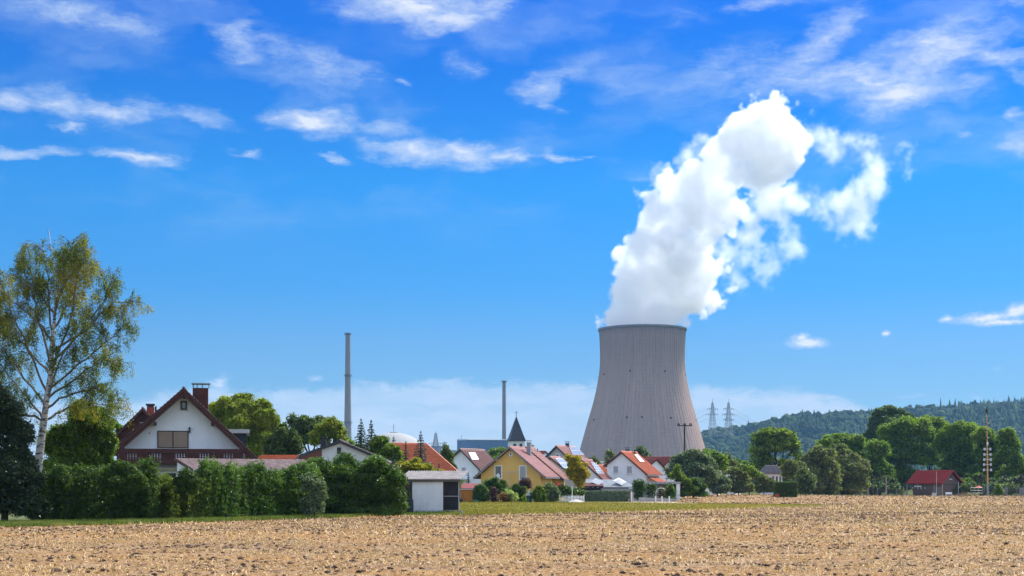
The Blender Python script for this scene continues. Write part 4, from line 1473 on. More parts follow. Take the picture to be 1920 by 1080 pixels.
class House:
    def __init__(self, name, label, cat, Y, rot, apex, left, right, back=None, L=None, oe=.45, og=.45, wall=None, roof=None, tiles=True, eave_t=.16, zbase=0.0, board=None, group=None,
                 course=.36, wave=.3, step=.055, slopes=(1, 1), amp=.022):
        self.Y, self.rot = Y, R(rot)
        self.root = Vector((wx(apex[0], Y), Y, zbase))
        self.t = thing(name, label, cat, self.root, self.rot, group)
        self.M = Matrix.Translation(self.root) @ Matrix.Rotation(self.rot, 4, 'Z')
        self.Mi = self.M.inverted()
        self.ny = self.M.to_3x3() @ Vector((0, 1, 0))
        self.nx = self.M.to_3x3() @ Vector((1, 0, 0))
        a = self.front(*apex, 0)
        self.za = a[1]
        self.l = self.front(*left, 0)
        self.r = self.front(*right, 0)
        if L is None:
            L = self.Mi @ ray_plane(back[0], back[1], self.root, self.nx)
            L = L.y
        self.L = L
        self.og = og
        self.oe = oe
        wall = wall or M_white
        roof = roof or R_pink
        board = board or M_redwood
        (xl, zl), (xr, zr), za = self.l, self.r, self.za
        sl = (za - zl) / (0 - xl)
        sr = (za - zr) / xr
        self.sl, self.sr = sl, sr
        wl, wr = xl + oe, xr - oe
        t_ = eave_t + .06
        # body
        P = [(wl, 0), (wr, 0), (wr, za - sr * wr - t_), (0, za - t_), (wl, za + sl * wl - t_)]
        MB().prism(P, og, L - og).make('wall', wall, self.t)
        # roof slabs
        rf = MB()
        nl = Vector((-sl, 0, 1)).normalized()
        nr = Vector((sr, 0, 1)).normalized()
        e = .003
        up = Vector((0, 0, -eave_t))
        rf.prism([(xl, zl - eave_t), (0, za - eave_t), (0, za), (xl, zl)], 0, L)
        rf.prism([(e, za - eave_t), (xr, zr - eave_t), (xr, zr), (e, za)], 0, L)
        self.roof = rf.make('roof', roof if not tiles else mat('roof_underside', (0.12, 0.07, 0.05), .8, .2, 3), self.t)
        if tiles:
            Vs, Qs, k = [], [], 0
            if slopes[0]:
                V, Q = tile_sheet((xl - .05, L, zl + .012), (xl - .05, 0, zl + .012), (0, 0, za + .02), (0, L, za + .02), course, wave, step, amp)
                Vs.append(V); Qs.append(Q); k += len(V)
            if slopes[1]:
                V, Q = tile_sheet((xr + .05, 0, zr + .012), (xr + .05, L, zr + .012), (0, L, za + .02), (0, 0, za + .02), course, wave, step, amp)
                Vs.append(V); Qs.append(Q + k)
            me = np_mesh('tiles', np.vstack(Vs), np.vstack(Qs), mats=[roof])
            link('tiles', me, self.roof, kind='stuff')
            rc = MB()
            n = int(L / .4)
            for i in range(n):
                rc.tube([(0, i * L / n, za + .03), (0, (i + 1.1) * L / n, za + .06)], [.11, .13], 6)
            rc.make('ridge_cap', roof, self.roof, kind='stuff')
        # verge boards
        for (x, z, s) in ((xl, zl, 1), (xr, zr, -1)):
            MB().prism([(x, z - eave_t - .06), (0, za - eave_t - .06), (0, za + .03), (x, z + .03)] if s > 0 else [(0, za - eave_t - .06), (x, z - eave_t - .06), (x, z + .03), (0, za + .03)], -.035, -.002).make('verge_board', board, self.t)
        for (x, z) in ((xl, zl), (xr, zr)):
            sg = -1 if x < 0 else 1
            MB().tube([(x + sg * .07, .02, z - .08), (x + sg * .07, L, z - .08)], .065, 8).make('gutter', M_zinc, self.t)

    def front(self, px, py, y):
        """photograph pixel -> (x, z) on the house's own cross plane at depth y"""
        p0 = self.M @ Vector((0, y, 0)) if hasattr(self, 'M') else None
        q = self.Mi @ ray_plane(px, py, p0, self.ny)
        return q.x, q.z

    def on_slope(self, px, py, side=1):
        if side > 0:
            n = Vector((self.sr, 0, 1)).normalized()
        else:
            n = Vector((-self.sl, 0, 1)).normalized()
        p0 = self.M @ Vector((0, 0, self.za))
        q = self.Mi @ ray_plane(px, py, p0, self.M.to_3x3() @ n)
        return q, n

    def window(self, px0, py0, px1, py1, pane=None, frame=None, fw=.09, mull=0, mid=None, name='window', slats=0, y=None):
        y = self.og if y is None else y
        (xa, zt), (xb, zb) = self.front(px0, py0, y), self.front(px1, py1, y)
        w = MB().box(xa + fw, xb - fw, y - .03, y + .05, zb + fw, zt - fw).make(name, pane or M_glass, self.t)
        f = MB()
        f.box(xa, xa + fw, y - .07, y + .02, zb, zt).box(xb - fw, xb, y - .07, y + .02, zb, zt)
        f.box(xa + fw + .002, xb - fw - .002, y - .07, y + .02, zt - fw, zt).box(xa + fw + .002, xb - fw - .002, y - .07, y + .02, zb, zb + fw)
        for i in range(mull):
            x = xa + (xb - xa) * (i + 1) / (mull + 1)
            f.box(x - fw * .5, x + fw * .5, y - .068, y + .02, zb + fw, zt - fw)
        f.make('frame', frame or M_whitepaint, w)
        if slats:
            s = MB()
            n = int((zt - zb - 2 * fw) / slats)
            for i in range(n):
                z = zb + fw + (i + .1) * slats
                s.box(xa + fw + .01, xb - fw - .01, y - .045, y - .03, z, z + slats * .82)
            s.make('slat', pane, w, kind='stuff')
        MB().box(xa - .05, xb + .05, y - .14, y - .004, zb - .05, zb - .002).make('sill', M_fascia, w)
        return w

    def panel(self, name, c4, m, side=1, h=.10, frame=None, cells=None, cm=None):
        """flat unit on a roof slope given by its four corners in the photograph"""
        n = None
        q = []
        for p in c4:
            v, n = self.on_slope(*p, side)
            q.append(v)
        base = [v + n * .07 for v in q]
        o = MB().slab(base, n, h).make(name, m, self.t)
        if cells:
            g = MB()
            nu, nv = cells
            top = [v + n * (h + .003) for v in base]
            wd = .035
            for i in range(nu + 1):
                a = top[0].lerp(top[1], i / nu)
                b = top[3].lerp(top[2], i / nu)
                d = (top[1] - top[0]).normalized() * wd
                g.slab([a - d, a + d, b + d, b - d], n, .02)
            for j in range(nv + 1):
                a = top[0].lerp(top[3], j / nv)
                b = top[1].lerp(top[2], j / nv)
                d = (top[3] - top[0]).normalized() * wd
                g.slab([a - d, b - d, b + d, a + d], n, .024)
            g.make('frame', cm or M_alu, o)
        return o

    def chimney(self, px0, px1, ptop, y, m=None, cap=None, d=None, label=None, rows=True, pots=1, cap_h=.08):
        (xa, zt), (xb, _) = self.front(px0, ptop, y), self.front(px1, ptop, y)
        d = d or (xb - xa)
        xm = (xa + xb) / 2
        zb = self.za - (self.sr * xm if xm > 0 else -self.sl * xm) - .5
        ch = MB().box(xa, xb, y, y + d, zb, zt).make('chimney', m or M_brick, self.roof, label=label)
        # the crown of the chimney (third level stays out: joined to the chimney as a second piece of the same kind)
        c = MB().box(xa - .05, xb + .05, y - .05, y + d + .05, zt + .002, zt + cap_h)
        for sx in (xa + .08, xb - .08):
            for sy in (y + .08, y + d - .08):
                c.box(sx - .02, sx + .02, sy - .02, sy + .02, zt + cap_h, zt + .35)
        c.box(xa - .12, xb + .12, y - .12, y + d + .12, zt + .352, zt + .40)
        if cap:
            c.make('chimney_cap', cap, self.roof)
        return ch


# ---- the chalet on the left
ch = House('timber_chalet', 'large white gabled chalet with dark red timber balcony and closed beige shutters', 'house', 110, 10.5, (344, 728), (207, 848), (482, 860), L=13, oe=.95, og=1.2,
           wall=M_white, roof=R_old, board=M_redwood, eave_t=.20, course=.34)
C_ = ch
ch.window(295, 807.5, 353.5, 840.5, M_beige, mat('dark_brown_frame', (0.03, 0.018, 0.014), .5), .07, mull=1, slats=.055)
ch.window(338.5, 752, 350.5, 768.5, M_glass, mat('dark_brown_frame', (0.03, 0.018, 0.014), .5), .11)
ch.chimney(361, 390, 727, 4.5, mat('dark_red_brick', (0.10, 0.035, 0.028), .85, .3, 7, .4, 16), None, 1.0, label='wide dark brick chimney with a flat metal cover on posts')
(xa, zc), (xb, _) = ch.front(359, 719, 4.5), ch.front(394, 719, 4.5)
mb = MB().box(xa, xb, 4.3, 5.6, zc - .03, zc + .03)
_, zb_ = ch.front(362, 727, 4.5)
for x in (xa + .12, xa + .42, (xa + xb) / 2 + .1, xb - .12):
    for y in (4.5, 5.4):
        mb.box(x - .025, x + .025, y, y + .05, zb_, zc - .03)
mb.make('chimney_cover', M_zinc, ch.roof)
# brick courses on the chimney
(xa, zt), (xb, _) = ch.front(361, 727, 4.5), ch.front(390, 727, 4.5)
mb = MB()
z = zt - 2.2
r_ = 0
while z < zt - .05:
    x = xa - (.12 if r_ % 2 else 0)
    while x < xb:
        mb.box(max(x, xa) + .006, min(x + .24, xb) - .006, 4.485 - random.random() * .006, 4.499, z + .006, z + .07)
        x += .25
    z += .077
    r_ += 1
mb.make('brick', mat('dark_red_brick', (0.10, 0.035, 0.028), .85), ch.roof, kind='stuff')
# wall lamp and small vent
(x, z) = ch.front(355.5, 804, ch.og)
lmp = MB().box(x - .07, x + .07, ch.og - .22, ch.og, z - .05, z + .12).tube([(x, ch.og - .15, z - .3), (x, ch.og - .15, z - .05)], [.09, .05], 8).make('wall_lamp', M_dark, ch.t)
(x, z) = ch.front(280, 812.5, ch.og)
MB().tube([(x, ch.og - .04, z), (x, ch.og, z)], .05, 8).make('vent_hole', M_dark, ch.t)
# timber purlins carrying the overhang
for (px, py) in ((290, 793), (398, 794), (344, 742)):
    (x, z) = ch.front(px, py, .3)
    MB().box(x - .09, x + .09, .06, ch.og, z - .16, z + .08).make('purlin', M_darkred, ch.t)
# wide soffit rafters seen under the right and left verge
for s, (xe, ze) in ((-1, ch.l), (1, ch.r)):
    sl = ch.sl if s < 0 else ch.sr
    MB().prism([(0, ch.za - .30), (xe * .985, ch.za - .30 - abs(xe * .985) * sl), (xe * .985, ch.za - .55 - abs(xe * .985) * sl), (0, ch.za - .55)][::(1 if s > 0 else -1)], .04, .22).make('barge_rafter', M_redwood, ch.t)
# balcony
yb = -.15
(bl, zt), (br, _) = ch.front(223, 841, yb), ch.front(456, 845.5, yb)
zr0 = zt
_, z1 = ch.front(340, 848.5, yb)
_, z2 = ch.front(340, 862.5, yb)
_, z3 = ch.front(340, 870.5, yb)
MB().box(bl - .05, br + .05, yb - .08, yb + .10, z1 + .005, zr0).make('balcony_rail', M_redwood, ch.t)
MB().box(bl, br, yb - .03, ch.og, z3, z3 + .10).make('balcony_floor', M_darkred, ch.t)
MB().box(bl, br, yb - .06, yb - .032, z3 + .0, z2 - .12).make('balcony_fascia', M_redwood, ch.t)
MB().box(bl, br, yb - .09, yb - .0605, z2 - .11, z2 - .005).make('balcony_moulding', M_redwood, ch.t)
# balcony boards with the saw-cut openings between them
groups_px = (247, 292.5, 338, 383, 428)
centers = [ch.front(g, 855, yb)[0] for g in groups_px]
op = []
for c in centers:
    for i in range(4):
        op.append(c + (i - 1.5) * .205)
edges = [bl] + op + [br]
hz_ = z1 - z2
prf = [(0, .016), (.14, .016), (.17, .052), (.25, .016), (.36, .016), (.42, .072), (.5, .03), (.56, .066), (.63, .016), (.74, .016), (.80, .050), (.88, .013), (1, .0)]
for i in range(len(edges) - 1):
    a, b = edges[i], edges[i + 1]
    L_ = [(a, z2)] if i == 0 else [(a + w, z2 + hz_ * (f * .86 + .07)) for f, w in prf]
    R_l = [(b, z2)] if i == len(edges) - 2 else [(b - w, z2 + hz_ * (f * .86 + .07)) for f, w in prf]
    L2 = ([(a + .001, z2)] + L_ + [(a + .001, z1)]) if i else [(a, z2), (a, z1)]
    R2 = ([(b - .001, z2)] + R_l + [(b - .001, z1)]) if i < len(edges) - 2 else [(b, z2), (b, z1)]
    pl = R2[::-1]
    poly = L2 + pl
    MB().prism(poly, yb, yb + .035).make('balcony_board', M_redwood, ch.t)
for c0, c1 in zip(centers[:-1], centers[1:]):
    m_ = (c0 + c1) / 2
    zz0 = (z1 + z2) / 2
    MB().prism([(m_ - .09, zz0), (m_, zz0 - .12), (m_ + .09, zz0), (m_, zz0 + .12)], yb - .015, yb - .001).make('carved_rosette', M_darkred, ch.t)
    for s in (-1, 1):
        MB().box(m_ + s * .34 - .03, m_ + s * .34 + .03, yb - .03, yb - .002, z2, z1).make('balcony_post', M_redwood, ch.t)
# ground floor: awning box and windows
(xa, za_), (xb, zb_) = ch.front(245, 877, .7), ch.front(345, 881, .7)
MB().box(xa, xb, .5, ch.og, zb_, za_).make('awning_case', mat('cream_awning', (0.46, 0.40, 0.28), .7), ch.t)
for (a, b) in ((253, 264), (266, 299), (303, 332)):
    ch.window(a, 885, b, 905, M_glass, M_whitepaint, .09, y=ch.og)
# flat roofed dormer on the right slope
(dx0, dzt), (dx1, dzb) = ch.front(430, 805, 6), ch.front(468, 812.5, 6)
MB().box(dx0 - 1.0, dx1, 5.7, 10.5, dzb, dzt).make('dormer_roof', M_fascia, ch.roof)
MB().box(dx0 - 1.0, dx1 - .25, 6.0, 10.2, dzb - 1.7, dzb - .003).make('dormer_wall', mat('dark_cladding', (0.03, 0.032, 0.035), .7), ch.roof)

# old timber wing behind on the left
w2 = House('timber_wing', 'dark red timber clad wing with a small gable and red chimney behind the chalet', 'house', 125, 12, (267, 766), (210, 822), (330, 830), L=6, oe=.35, og=.5, wall=M_redwood, roof=R_old, board=M_redwood)
w2.window(263, 777, 272, 792, M_glass, M_darkred, .06, mull=1)
w2.chimney(275, 289, 763, 2.0, mat('bright_red_brick', (0.36, 0.07, 0.045), .85, .2, 8), None, .6)
(xa, zc), (xb, zd) = w2.front(273.5, 757, 2), w2.front(290, 762, 2)
MB().box(xa, xb, 1.8, 2.7, zd + .08, zc).box(xa + .1, xb - .1, 1.95, 2.55, zd - .05, zd + .08).make('chimney_cap', M_dark, w2.roof)
(xa, zc), (xb, zd) = w2.front(290, 762, 2.3), w2.front(294, 775, 2.3)
MB().tube([((xa + xb) / 2, 2.3, zd), ((xa + xb) / 2, 2.3, zc)], .09, 8).make('flue', M_dark, w2.roof)
mb = MB()
for i in range(24):
    x = w2.l[0] + .45 + i * (w2.r[0] - w2.l[0] - .9) / 24
    ztop = w2.za - abs(x) * .9 - .35
    mb.box(x + .01, x + (w2.r[0] - w2.l[0] - .9) / 24 - .01, .47, .499, 0, max(.5, min(ztop, w2.za - .4)))
mb.make('plank', M_redwood, w2.t, kind='stuff')

# ---- annex with grey violet tiles in front of the chalet
Ya = 103.0
ax_ = W(329, 860, Ya)
t = thing('tiled_annex', 'low white annex with a shallow pinkish grey tiled roof before the chalet', 'annex', (ax_.x, ax_.y, 0), R(33))
An = t
run, len_, zr_, ze_ = 3.5, 10.2, ax_.z, wz(880.5, 100)
bk_ = .35
MB().prism([(.25, 0), (len_ - .3, 0), (len_ - .3, ze_ - .14), (.25, ze_ - .14)], -run + .35, -run + .6).make('wall', M_white, t)
mb = MB().add([(.25, -run + .35, 0), (.25, bk_, 0), (.25, bk_, zr_ - .25), (.25, 0, zr_ - .2), (.25, -run + .35, ze_ - .12),
               (.45, -run + .35, 0), (.45, bk_, 0), (.45, bk_, zr_ - .25), (.45, 0, zr_ - .2), (.45, -run + .35, ze_ - .12)],
              [(0, 4, 3, 2, 1), (5, 6, 7, 8, 9), (0, 5, 9, 4), (4, 9, 8, 3), (3, 8, 7, 2), (2, 7, 6, 1), (1, 6, 5, 0)])
mb.make('end_wall', M_white, t)
rf = MB()
rf.slab([(0, 0, zr_ - .1), (0, -run, ze_ - .1), (len_, -run, ze_ - .1), (len_, 0, zr_ - .1)], (0, 0, 1), .09)
rf.slab([(0, 0, zr_ - .1), (0, bk_ + .1, zr_ - .2), (len_, bk_ + .1, zr_ - .2), (len_, 0, zr_ - .1)], (0, 0, 1), .09)
rf = rf.make('roof', mat('roof_underside', (0.12, 0.07, 0.05), .8), t)
Va, Qa = tile_sheet((0, -run - .05, ze_ + .0), (len_, -run - .05, ze_ + .0), (len_, 0, zr_ + .01), (0, 0, zr_ + .01), .30, .25, .05, .035, 4)
Vb, Qb = tile_sheet((len_, bk_ + .1, zr_ - .1), (0, bk_ + .1, zr_ - .1), (0, 0, zr_ + .01), (len_, 0, zr_ + .01), .30, .25, .05, .035, 4)
link('tiles', np_mesh('tiles', np.vstack([Va, Vb]), np.vstack([Qa, Qb + len(Va)]), mats=[roof_mat('pinkish_grey_tiles', (0.20, 0.13, 0.125), (0.32, 0.23, 0.225), .4)]), rf, kind='stuff')
MB().slab([(-.03, 0, zr_ - .17), (-.03, -run - .05, ze_ - .17), (-.03, -run - .05, ze_ + .05), (-.03, 0, zr_ + .05)], (1, 0, 0), .028).make('verge_board', M_redwood, t)
MB().tube([(0, -run - .12, ze_ - .05), (len_, -run - .12, ze_ - .05)], .06, 8).make('gutter', M_zinc, t)
MB().tube([(.3, -run + .25, ze_ - .1), (.3, -run + .28, .1)], .045, 8).make('downpipe', M_zinc, t)

# strip of red roof behind
Yr = 118
t = thing('low_red_roof_house', 'low house with red tiled roof peeping out between the chalet and the flat gable', 'house', (wx(515, Yr), Yr, 0), 0)
k = Yr / F
box('wall', M_white, t, -36 * k, 34 * k, 1.2, 6, 0, wz(862, Yr))
Va, Qa = tile_sheet((-38 * k, 0, wz(861, Yr)), (36 * k, 0, wz(861, Yr)), (35 * k, 3.2, wz(852, Yr)), (-37 * k, 3.2, wz(852, Yr)))
rf = MB().slab([(-38 * k, 0, wz(861, Yr) - .12), (36 * k, 0, wz(861, Yr) - .12), (35 * k, 3.2, wz(852, Yr) - .12), (-37 * k, 3.2, wz(852, Yr) - .12)], (0, 0, 1), .1).make('roof', M_redwood, t)
link('tiles', np_mesh('tiles', Va, Qa, mats=[R_orange]), rf, kind='stuff')

# ---- white brick gable with brown panel
hC = House('flat_gable_house', 'white brick house with shallow gable, brown side panel and black chimney', 'house', 125, 2, (637, 826.5), (528, 866), (722, 862), L=9, oe=.1, og=.35,
           wall=mat('white_brick', (0.60, 0.60, 0.60), .9, .06, 1), roof=R_old, board=M_dark, eave_t=.14)
hC.window(632, 839, 639.5, 851, M_dark, M_dark, .04)
# brown panel and pale corner
(xa, zb0), (xb, zt0) = hC.front(560, 870, hC.og), hC.front(603.5, 841, hC.og)
(_, ztl) = hC.front(560, 858, hC.og)
MB().prism([(xa, 1), (xb, 1), (xb, zt0 - .05), (xa, ztl - .05)], hC.og - .05, hC.og - .003).make('brown_panel', mat('brown_render', (0.17, 0.075, 0.055), .85, .1), hC.t)
hC.chimney(600.5, 611, 822, 1.4, M_dark, None, .5)
(xa, zc), (xb, zd) = hC.front(598.5, 819, 1.4), hC.front(613, 821.3, 1.4)
MB().box(xa, xb, 1.2, 2.1, zd, zc).make('chimney_cap', M_dark, hC.roof)
# brick coursing of the gable
mb = MB()
(x0_, _), (x1_, _) = hC.front(604.5, 850, hC.og), hC.front(714, 850, hC.og)
z = 2.0
r_ = 0
while z < hC.za - .5:
    lim = (hC.za - z - .45) / hC.sr
    x = x0_ - (.25 if r_ % 2 else 0)
    while x < x1_:
        a, b = max(x, x0_, -(hC.za - z - .45) / hC.sl) + .01, min(x + .5, x1_, lim) - .01
        if b - a > .08 and not (b > hC.front(631, 845, hC.og)[0] and a < hC.front(640, 845, hC.og)[0] and 4.9 < z < 5.8):
            mb.box(a, b, hC.og - .016 - random.random() * .006, hC.og - .002, z + .008, z + .235)
        x += .5
    z += .25
    r_ += 1
mb.make('brick', mat('white_brick', (0.60, 0.60, 0.60), .9), hC.t, kind='stuff')

# ---- orange roof house
Yo = 165.0
a_ = W(700, 832, Yo)
t = thing('orange_roof_house', 'house with a long bright orange tiled roof behind the spruces', 'house', (a_.x, a_.y, 0), R(20))
zr_, ze_, run = a_.z, 3.55, 5.2
len_ = 6.6
box('wall', mat('orange_brown_wall', (0.35, 0.12, 0.04), .9), t, .4, len_ - .2, -run + .6, run - .6, 0, ze_ - .05)
rf = MB()
rf.add([(0, -run, ze_ - .1), (len_ + 2.4, -run, ze_ - .1), (len_ - .2, 0, zr_ - .1), (0, 0, zr_ - .1), (0, run, ze_ - .1), (len_ + 2.4, run, ze_ - .1)], [(0, 1, 2, 3), (3, 2, 5, 4), (1, 5, 2)])
rf = rf.make('roof', mat('roof_underside', (0.12, 0.07, 0.05), .8), t)
Va, Qa = tile_sheet((0, -run, ze_), (len_ + 2.4, -run, ze_), (len_ - .2, 0, zr_), (0, 0, zr_), .36, .3, .06)
link('tiles', np_mesh('tiles', Va, Qa, mats=[roof_mat('bright_orange_tiles', (0.58, 0.12, 0.045), (0.70, 0.18, 0.07), .5)]), rf, kind='stuff')
MB().tube([(0, 0, zr_ + .03), (len_ - .2, 0, zr_ + .03)], .12, 6).tube([(len_ - .2, 0, zr_ + .03), (len_ + 2.4, -run, ze_ + .03)], .12, 6).make('ridge_cap', R_orange, rf)

# ---- white house with skylight (left of the ochre house)
hE = House('white_house', 'white gabled house with dusky tiles and one skylight left of the ochre house', 'house', 240, -27, (862.5, 842), (828, 872), (899, 880.5), (908.5, 844.3), oe=.5, og=.5, roof=R_brown, board=M_dark)
hE.window(865.3, 875.8, 874, 888.5, M_shut, M_whitepaint, .08)
hE.panel('skylight', [(884, 863.2), (897, 863.2), (889.5, 849.5), (877, 849.5)], M_alu, h=.12, cells=(1, 2), cm=M_dark)
(x, z) = hE.front(890, 898, .1)
box('porch_roof', M_whitepaint, hE.t, -3.2, 1.6, -1.6, .48, wz(899, 238), wz(897.5, 238))
MB().prism([(-2.0, 0), (-1.2, 0), (-1.2, 4.6), (-1.6, 5.2), (-2.0, 4.4)], -1.0, -.9).make('porch_wall', M_white, hE.t)

# ---- ochre house
hY = House('ochre_house', 'ochre yellow gabled house with dusky red roof, grey chimney and white framed windows', 'house', 209, -19, (955, 838), (888, 896), (1022, 895.3), (984, 840.5), oe=.9, og=.7, wall=M_ochre, roof=R_pink, board=mat('grey_board', (0.23, 0.20, 0.19), .7), step=.13, course=.45)
hY.window(927.5, 872.5, 941.5, 897.5, M_glass, M_whitepaint, .14, mull=0)
hY.window(973.5, 872.5, 987.5, 900, M_shut, M_whitepaint, .14)
hY.window(954.5, 847.5, 961, 855.5, mat('red_pane', (0.12, 0.03, 0.03), .4), M_whitepaint, .16)
for (px, py) in ((931, 862.5), (981, 864), (901.5, 887), (1010, 887)):
    (x, z) = hY.front(px, py, .3)
    MB().box(x - .12, x + .12, .06, hY.og, z - .12, z + .12).make('purlin', M_fascia, hY.t)
(x, z) = hY.front(954.5, 885, 0)
(x2, z2_) = hY.front(946, 884.5, 0)
(x3, _) = hY.front(988, 884.5, 0)
mb = MB().box(x - .035, x + .035, .2, .27, 1.0, z)
mb.box(x2 - .4, x3 + .1, .2, .25, z - .04, z + .03)
mb.make('railing', M_steel, hY.t)
(x, z) = hY.front(934, 892, .55)
MB().prism([(x - .22, z - .3), (x + .22, z - .3), (x + .3, z + .1), (x, z + .38), (x - .3, z + .1)], .5, .62).make('lantern', M_whitepaint, hY.t)
hY.chimney(987.5, 994.5, 830.5, 4.6, M_zinc, M_zinc, .55)
# rear part of the ochre house: raised roof band with its own dark verge
(q1, n_), (q2, _) = hY.on_slope(984, 840.5), hY.on_slope(1046, 896)
o1 = q1 + n_ * .02
# second roof section as a child house part
hY2 = House('ochre_house_rear', 'rear roof section', 'house', 209 + hY.L * math.cos(R(19)), -19, (985.5, 838.2), (925, 893), (1056, 899), (1001, 842.2), oe=.9, og=.3, wall=M_ochre, roof=R_pink, board=M_dark, step=.13, course=.45)
# join it to the ochre house as its rear wing
for c in list(hY2.t.children):
    M0 = hY2.M @ Matrix.Identity(4)
    c.parent = hY.t
    c.matrix_local = hY.Mi @ hY2.M @ c.matrix_local
bpy.data.objects.remove(hY2.t)
(q, n_) = hY.on_slope(1008, 852)
MB().tube([q, q + Vector((0, 0, .9))], .07, 6).make('vent_pipe', M_dark, hY.t)

# ---- house behind with solar panels (F) and its lower wing
hF = House('grey_gable_house', 'grey gabled house with solar panels on its roof rising behind the ochre house', 'house', 238, -24, (1042.5, 836), (1021.5, 857.5), (1064, 857.5), (1079.5, 838.3), oe=.35, og=.45,
           wall=mat('grey_plaster', (0.45, 0.44, 0.44), .9, .05), roof=R_pink, board=M_dark, step=.08)
hF.window(1042, 850.5, 1049, 857.5, M_glass, M_whitepaint, .12)
hF.chimney(1060, 1065.5, 832, 5.0, M_dark, M_dark, .5)
hF.panel('solar_panel', [(1072.5, 853.5), (1094, 853.5), (1079, 839.5), (1066.5, 839.5)], M_solar, cells=(4, 2))
hF2 = House('wide_roof_house', 'wide low house with two solar arrays behind the yellow leaved tree', 'house', 228, -27, (1031, 857), (1024, 863), (1098, 911), (1050, 858.5), oe=.3, og=.35,
            wall=mat('grey_plaster', (0.45, 0.44, 0.44), .9, .05), roof=R_pink, board=M_dark, step=.08)
hF2.panel('solar_panel', [(1056, 879), (1070, 879), (1053.5, 861), (1040, 861)], M_solar, cells=(4, 2))
# building with the steep solar array
hG0 = House('solar_roof_house', 'low pinkish tiled house with a long solar array beside the vivid orange red roof', 'house', 232, -27, (1090, 862), (1075, 876), (1133, 902), (1110, 863.5), oe=.3, og=.3,
            roof=R_pink, board=M_dark, step=.08)
hG0.panel('solar_panel', [(1119.5, 889), (1131, 889), (1117.5, 871), (1107, 868)], M_solar, cells=(2, 4))
hG = House('red_roof_house', 'house with a vivid orange red roof squeezed behind the white red roofed house', 'house', 262, -25, (1112, 872), (1098, 885), (1136, 898), (1131, 872.5), oe=.3, og=.3, roof=R_orange, board=M_dark, step=.08)

# ---- white house with the red roof
hH = House('white_house', 'white house with bright red roof, two grey shutters and one skylight', 'house', 235, -25, (1164.4, 847), (1131.5, 873.8), (1213.7, 890), (1194.3, 849), oe=.5, og=.5, roof=R_orange,
           board=mat('dark_maroon_board', (0.10, 0.025, 0.025), .6), step=.075)
hH.window(1149.5, 873.3, 1160, 887.5, M_shut, M_whitepaint, .1)
hH.window(1174.5, 873.3, 1186, 888.7, M_shut, M_whitepaint, .1)
hH.panel('skylight', [(1199.5, 867.5), (1207.5, 867.5), (1194.5, 853.5), (1188, 853.5)], M_alu, h=.12, cells=(1, 1), cm=M_fascia)
hH.chimney(1172.5, 1178.5, 843.5, 9.0, M_dark, M_dark, .5)
hH.chimney(1188.5, 1191, 848.5, 5.5, M_dark, M_dark, .3)
(x0_, z0_), (x1_, z1_) = hH.front(1214, 892.5, 2.0), hH.front(1245, 901.5, 4.5)
Va, Qa = tile_sheet((hH.r[0] + 1.9, 1.2, 2.6), (hH.r[0] + 1.9, 6.5, 2.6), (hH.r[0] - .4, 6.5, 3.75), (hH.r[0] - .4, 1.2, 3.75))
pr = MB().slab([(hH.r[0] + 1.9, 1.2, 2.5), (hH.r[0] + 1.9, 6.5, 2.5), (hH.r[0] - .4, 6.5, 3.65), (hH.r[0] - .4, 1.2, 3.65)], (0, 0, 1), .08).make('porch_roof', M_redwood, hH.t)
link('tiles', np_mesh('tiles', Va, Qa, mats=[R_orange]), pr, kind='stuff')

hI = House('dark_red_house', 'house with a smaller deep red roof just behind the white red roofed house', 'house', 262, 28, (1232, 861), (1212, 877), (1262, 892), L=8, oe=.3, og=.3, wall=M_white,
           roof=roof_mat('maroon_tiles', (0.22, 0.035, 0.025), (0.30, 0.05, 0.035), .6), board=M_redwood)
hI2 = House('dark_red_house', 'house with a broad maroon roof just left of the utility pole', 'house', 275, 40, (1262, 857), (1222, 896), (1290, 892), L=9, oe=.3, og=.3, wall=M_white,
            roof=roof_mat('maroon_tiles', (0.22, 0.035, 0.025), (0.30, 0.05, 0.035), .6), board=M_redwood)
# far maroon roof behind ochre house
hM = House('maroon_roof_house', 'far house with a plain maroon roof between the ochre house ridge and the grey gable', 'house', 290, 62, (1024, 846.5), (1003, 860), (1046, 866), L=7, oe=.2, og=.2, roof=roof_mat('maroon_tiles', (0.22, 0.035, 0.025), (0.30, 0.05, 0.035), .6), board=M_redwood)
hS = House('small_white_house', 'tiny far white gable between the solar array and the white red roofed house', 'house', 300, -30, (1122, 866), (1116, 870.5), (1130, 871.5), L=6, oe=.2, og=.3, roof=R_grey, board=M_dark)

# ---- church
Yc = 420.0
k = Yc / F
t = thing('church_tower', 'white church tower with a steep dark slate spire and cross', 'church', (wx(968, Yc), Yc, 0), R(12))
hw = 13.4 * k
zt = wz(827, Yc)
box('wall', mat('church_white', (0.66, 0.65, 0.62), .9, .05), t, -hw, hw, -hw, hw, 0, zt)
ap = wz(779.5, Yc)
we = 15.6 * k
fl = 11.5 * k
MB().add([(-we, -we, zt - .1), (we, -we, zt - .1), (we, we, zt - .1), (-we, we, zt - .1), (-fl, -fl, zt + 1.7), (fl, -fl, zt + 1.7), (fl, fl, zt + 1.7), (-fl, fl, zt + 1.7), (0, 0, ap)],
         [(0, 1, 5, 4), (1, 2, 6, 5), (2, 3, 7, 6), (3, 0, 4, 7), (4, 5, 8), (5, 6, 8), (6, 7, 8), (7, 4, 8), (3, 2, 1, 0)]).make('spire', mat('slate', (0.045, 0.05, 0.06), .55, .2, 1.2), t)
MB().tube([(0, 0, ap - .3), (0, 0, ap + 1.4)], .07, 6).box(-.42, .42, -.05, .05, ap + .8, ap + .92).lathe([(.02, ap + .05), (.2, ap + .2), (.02, ap + .38)], 8).make('cross', M_dark, t)
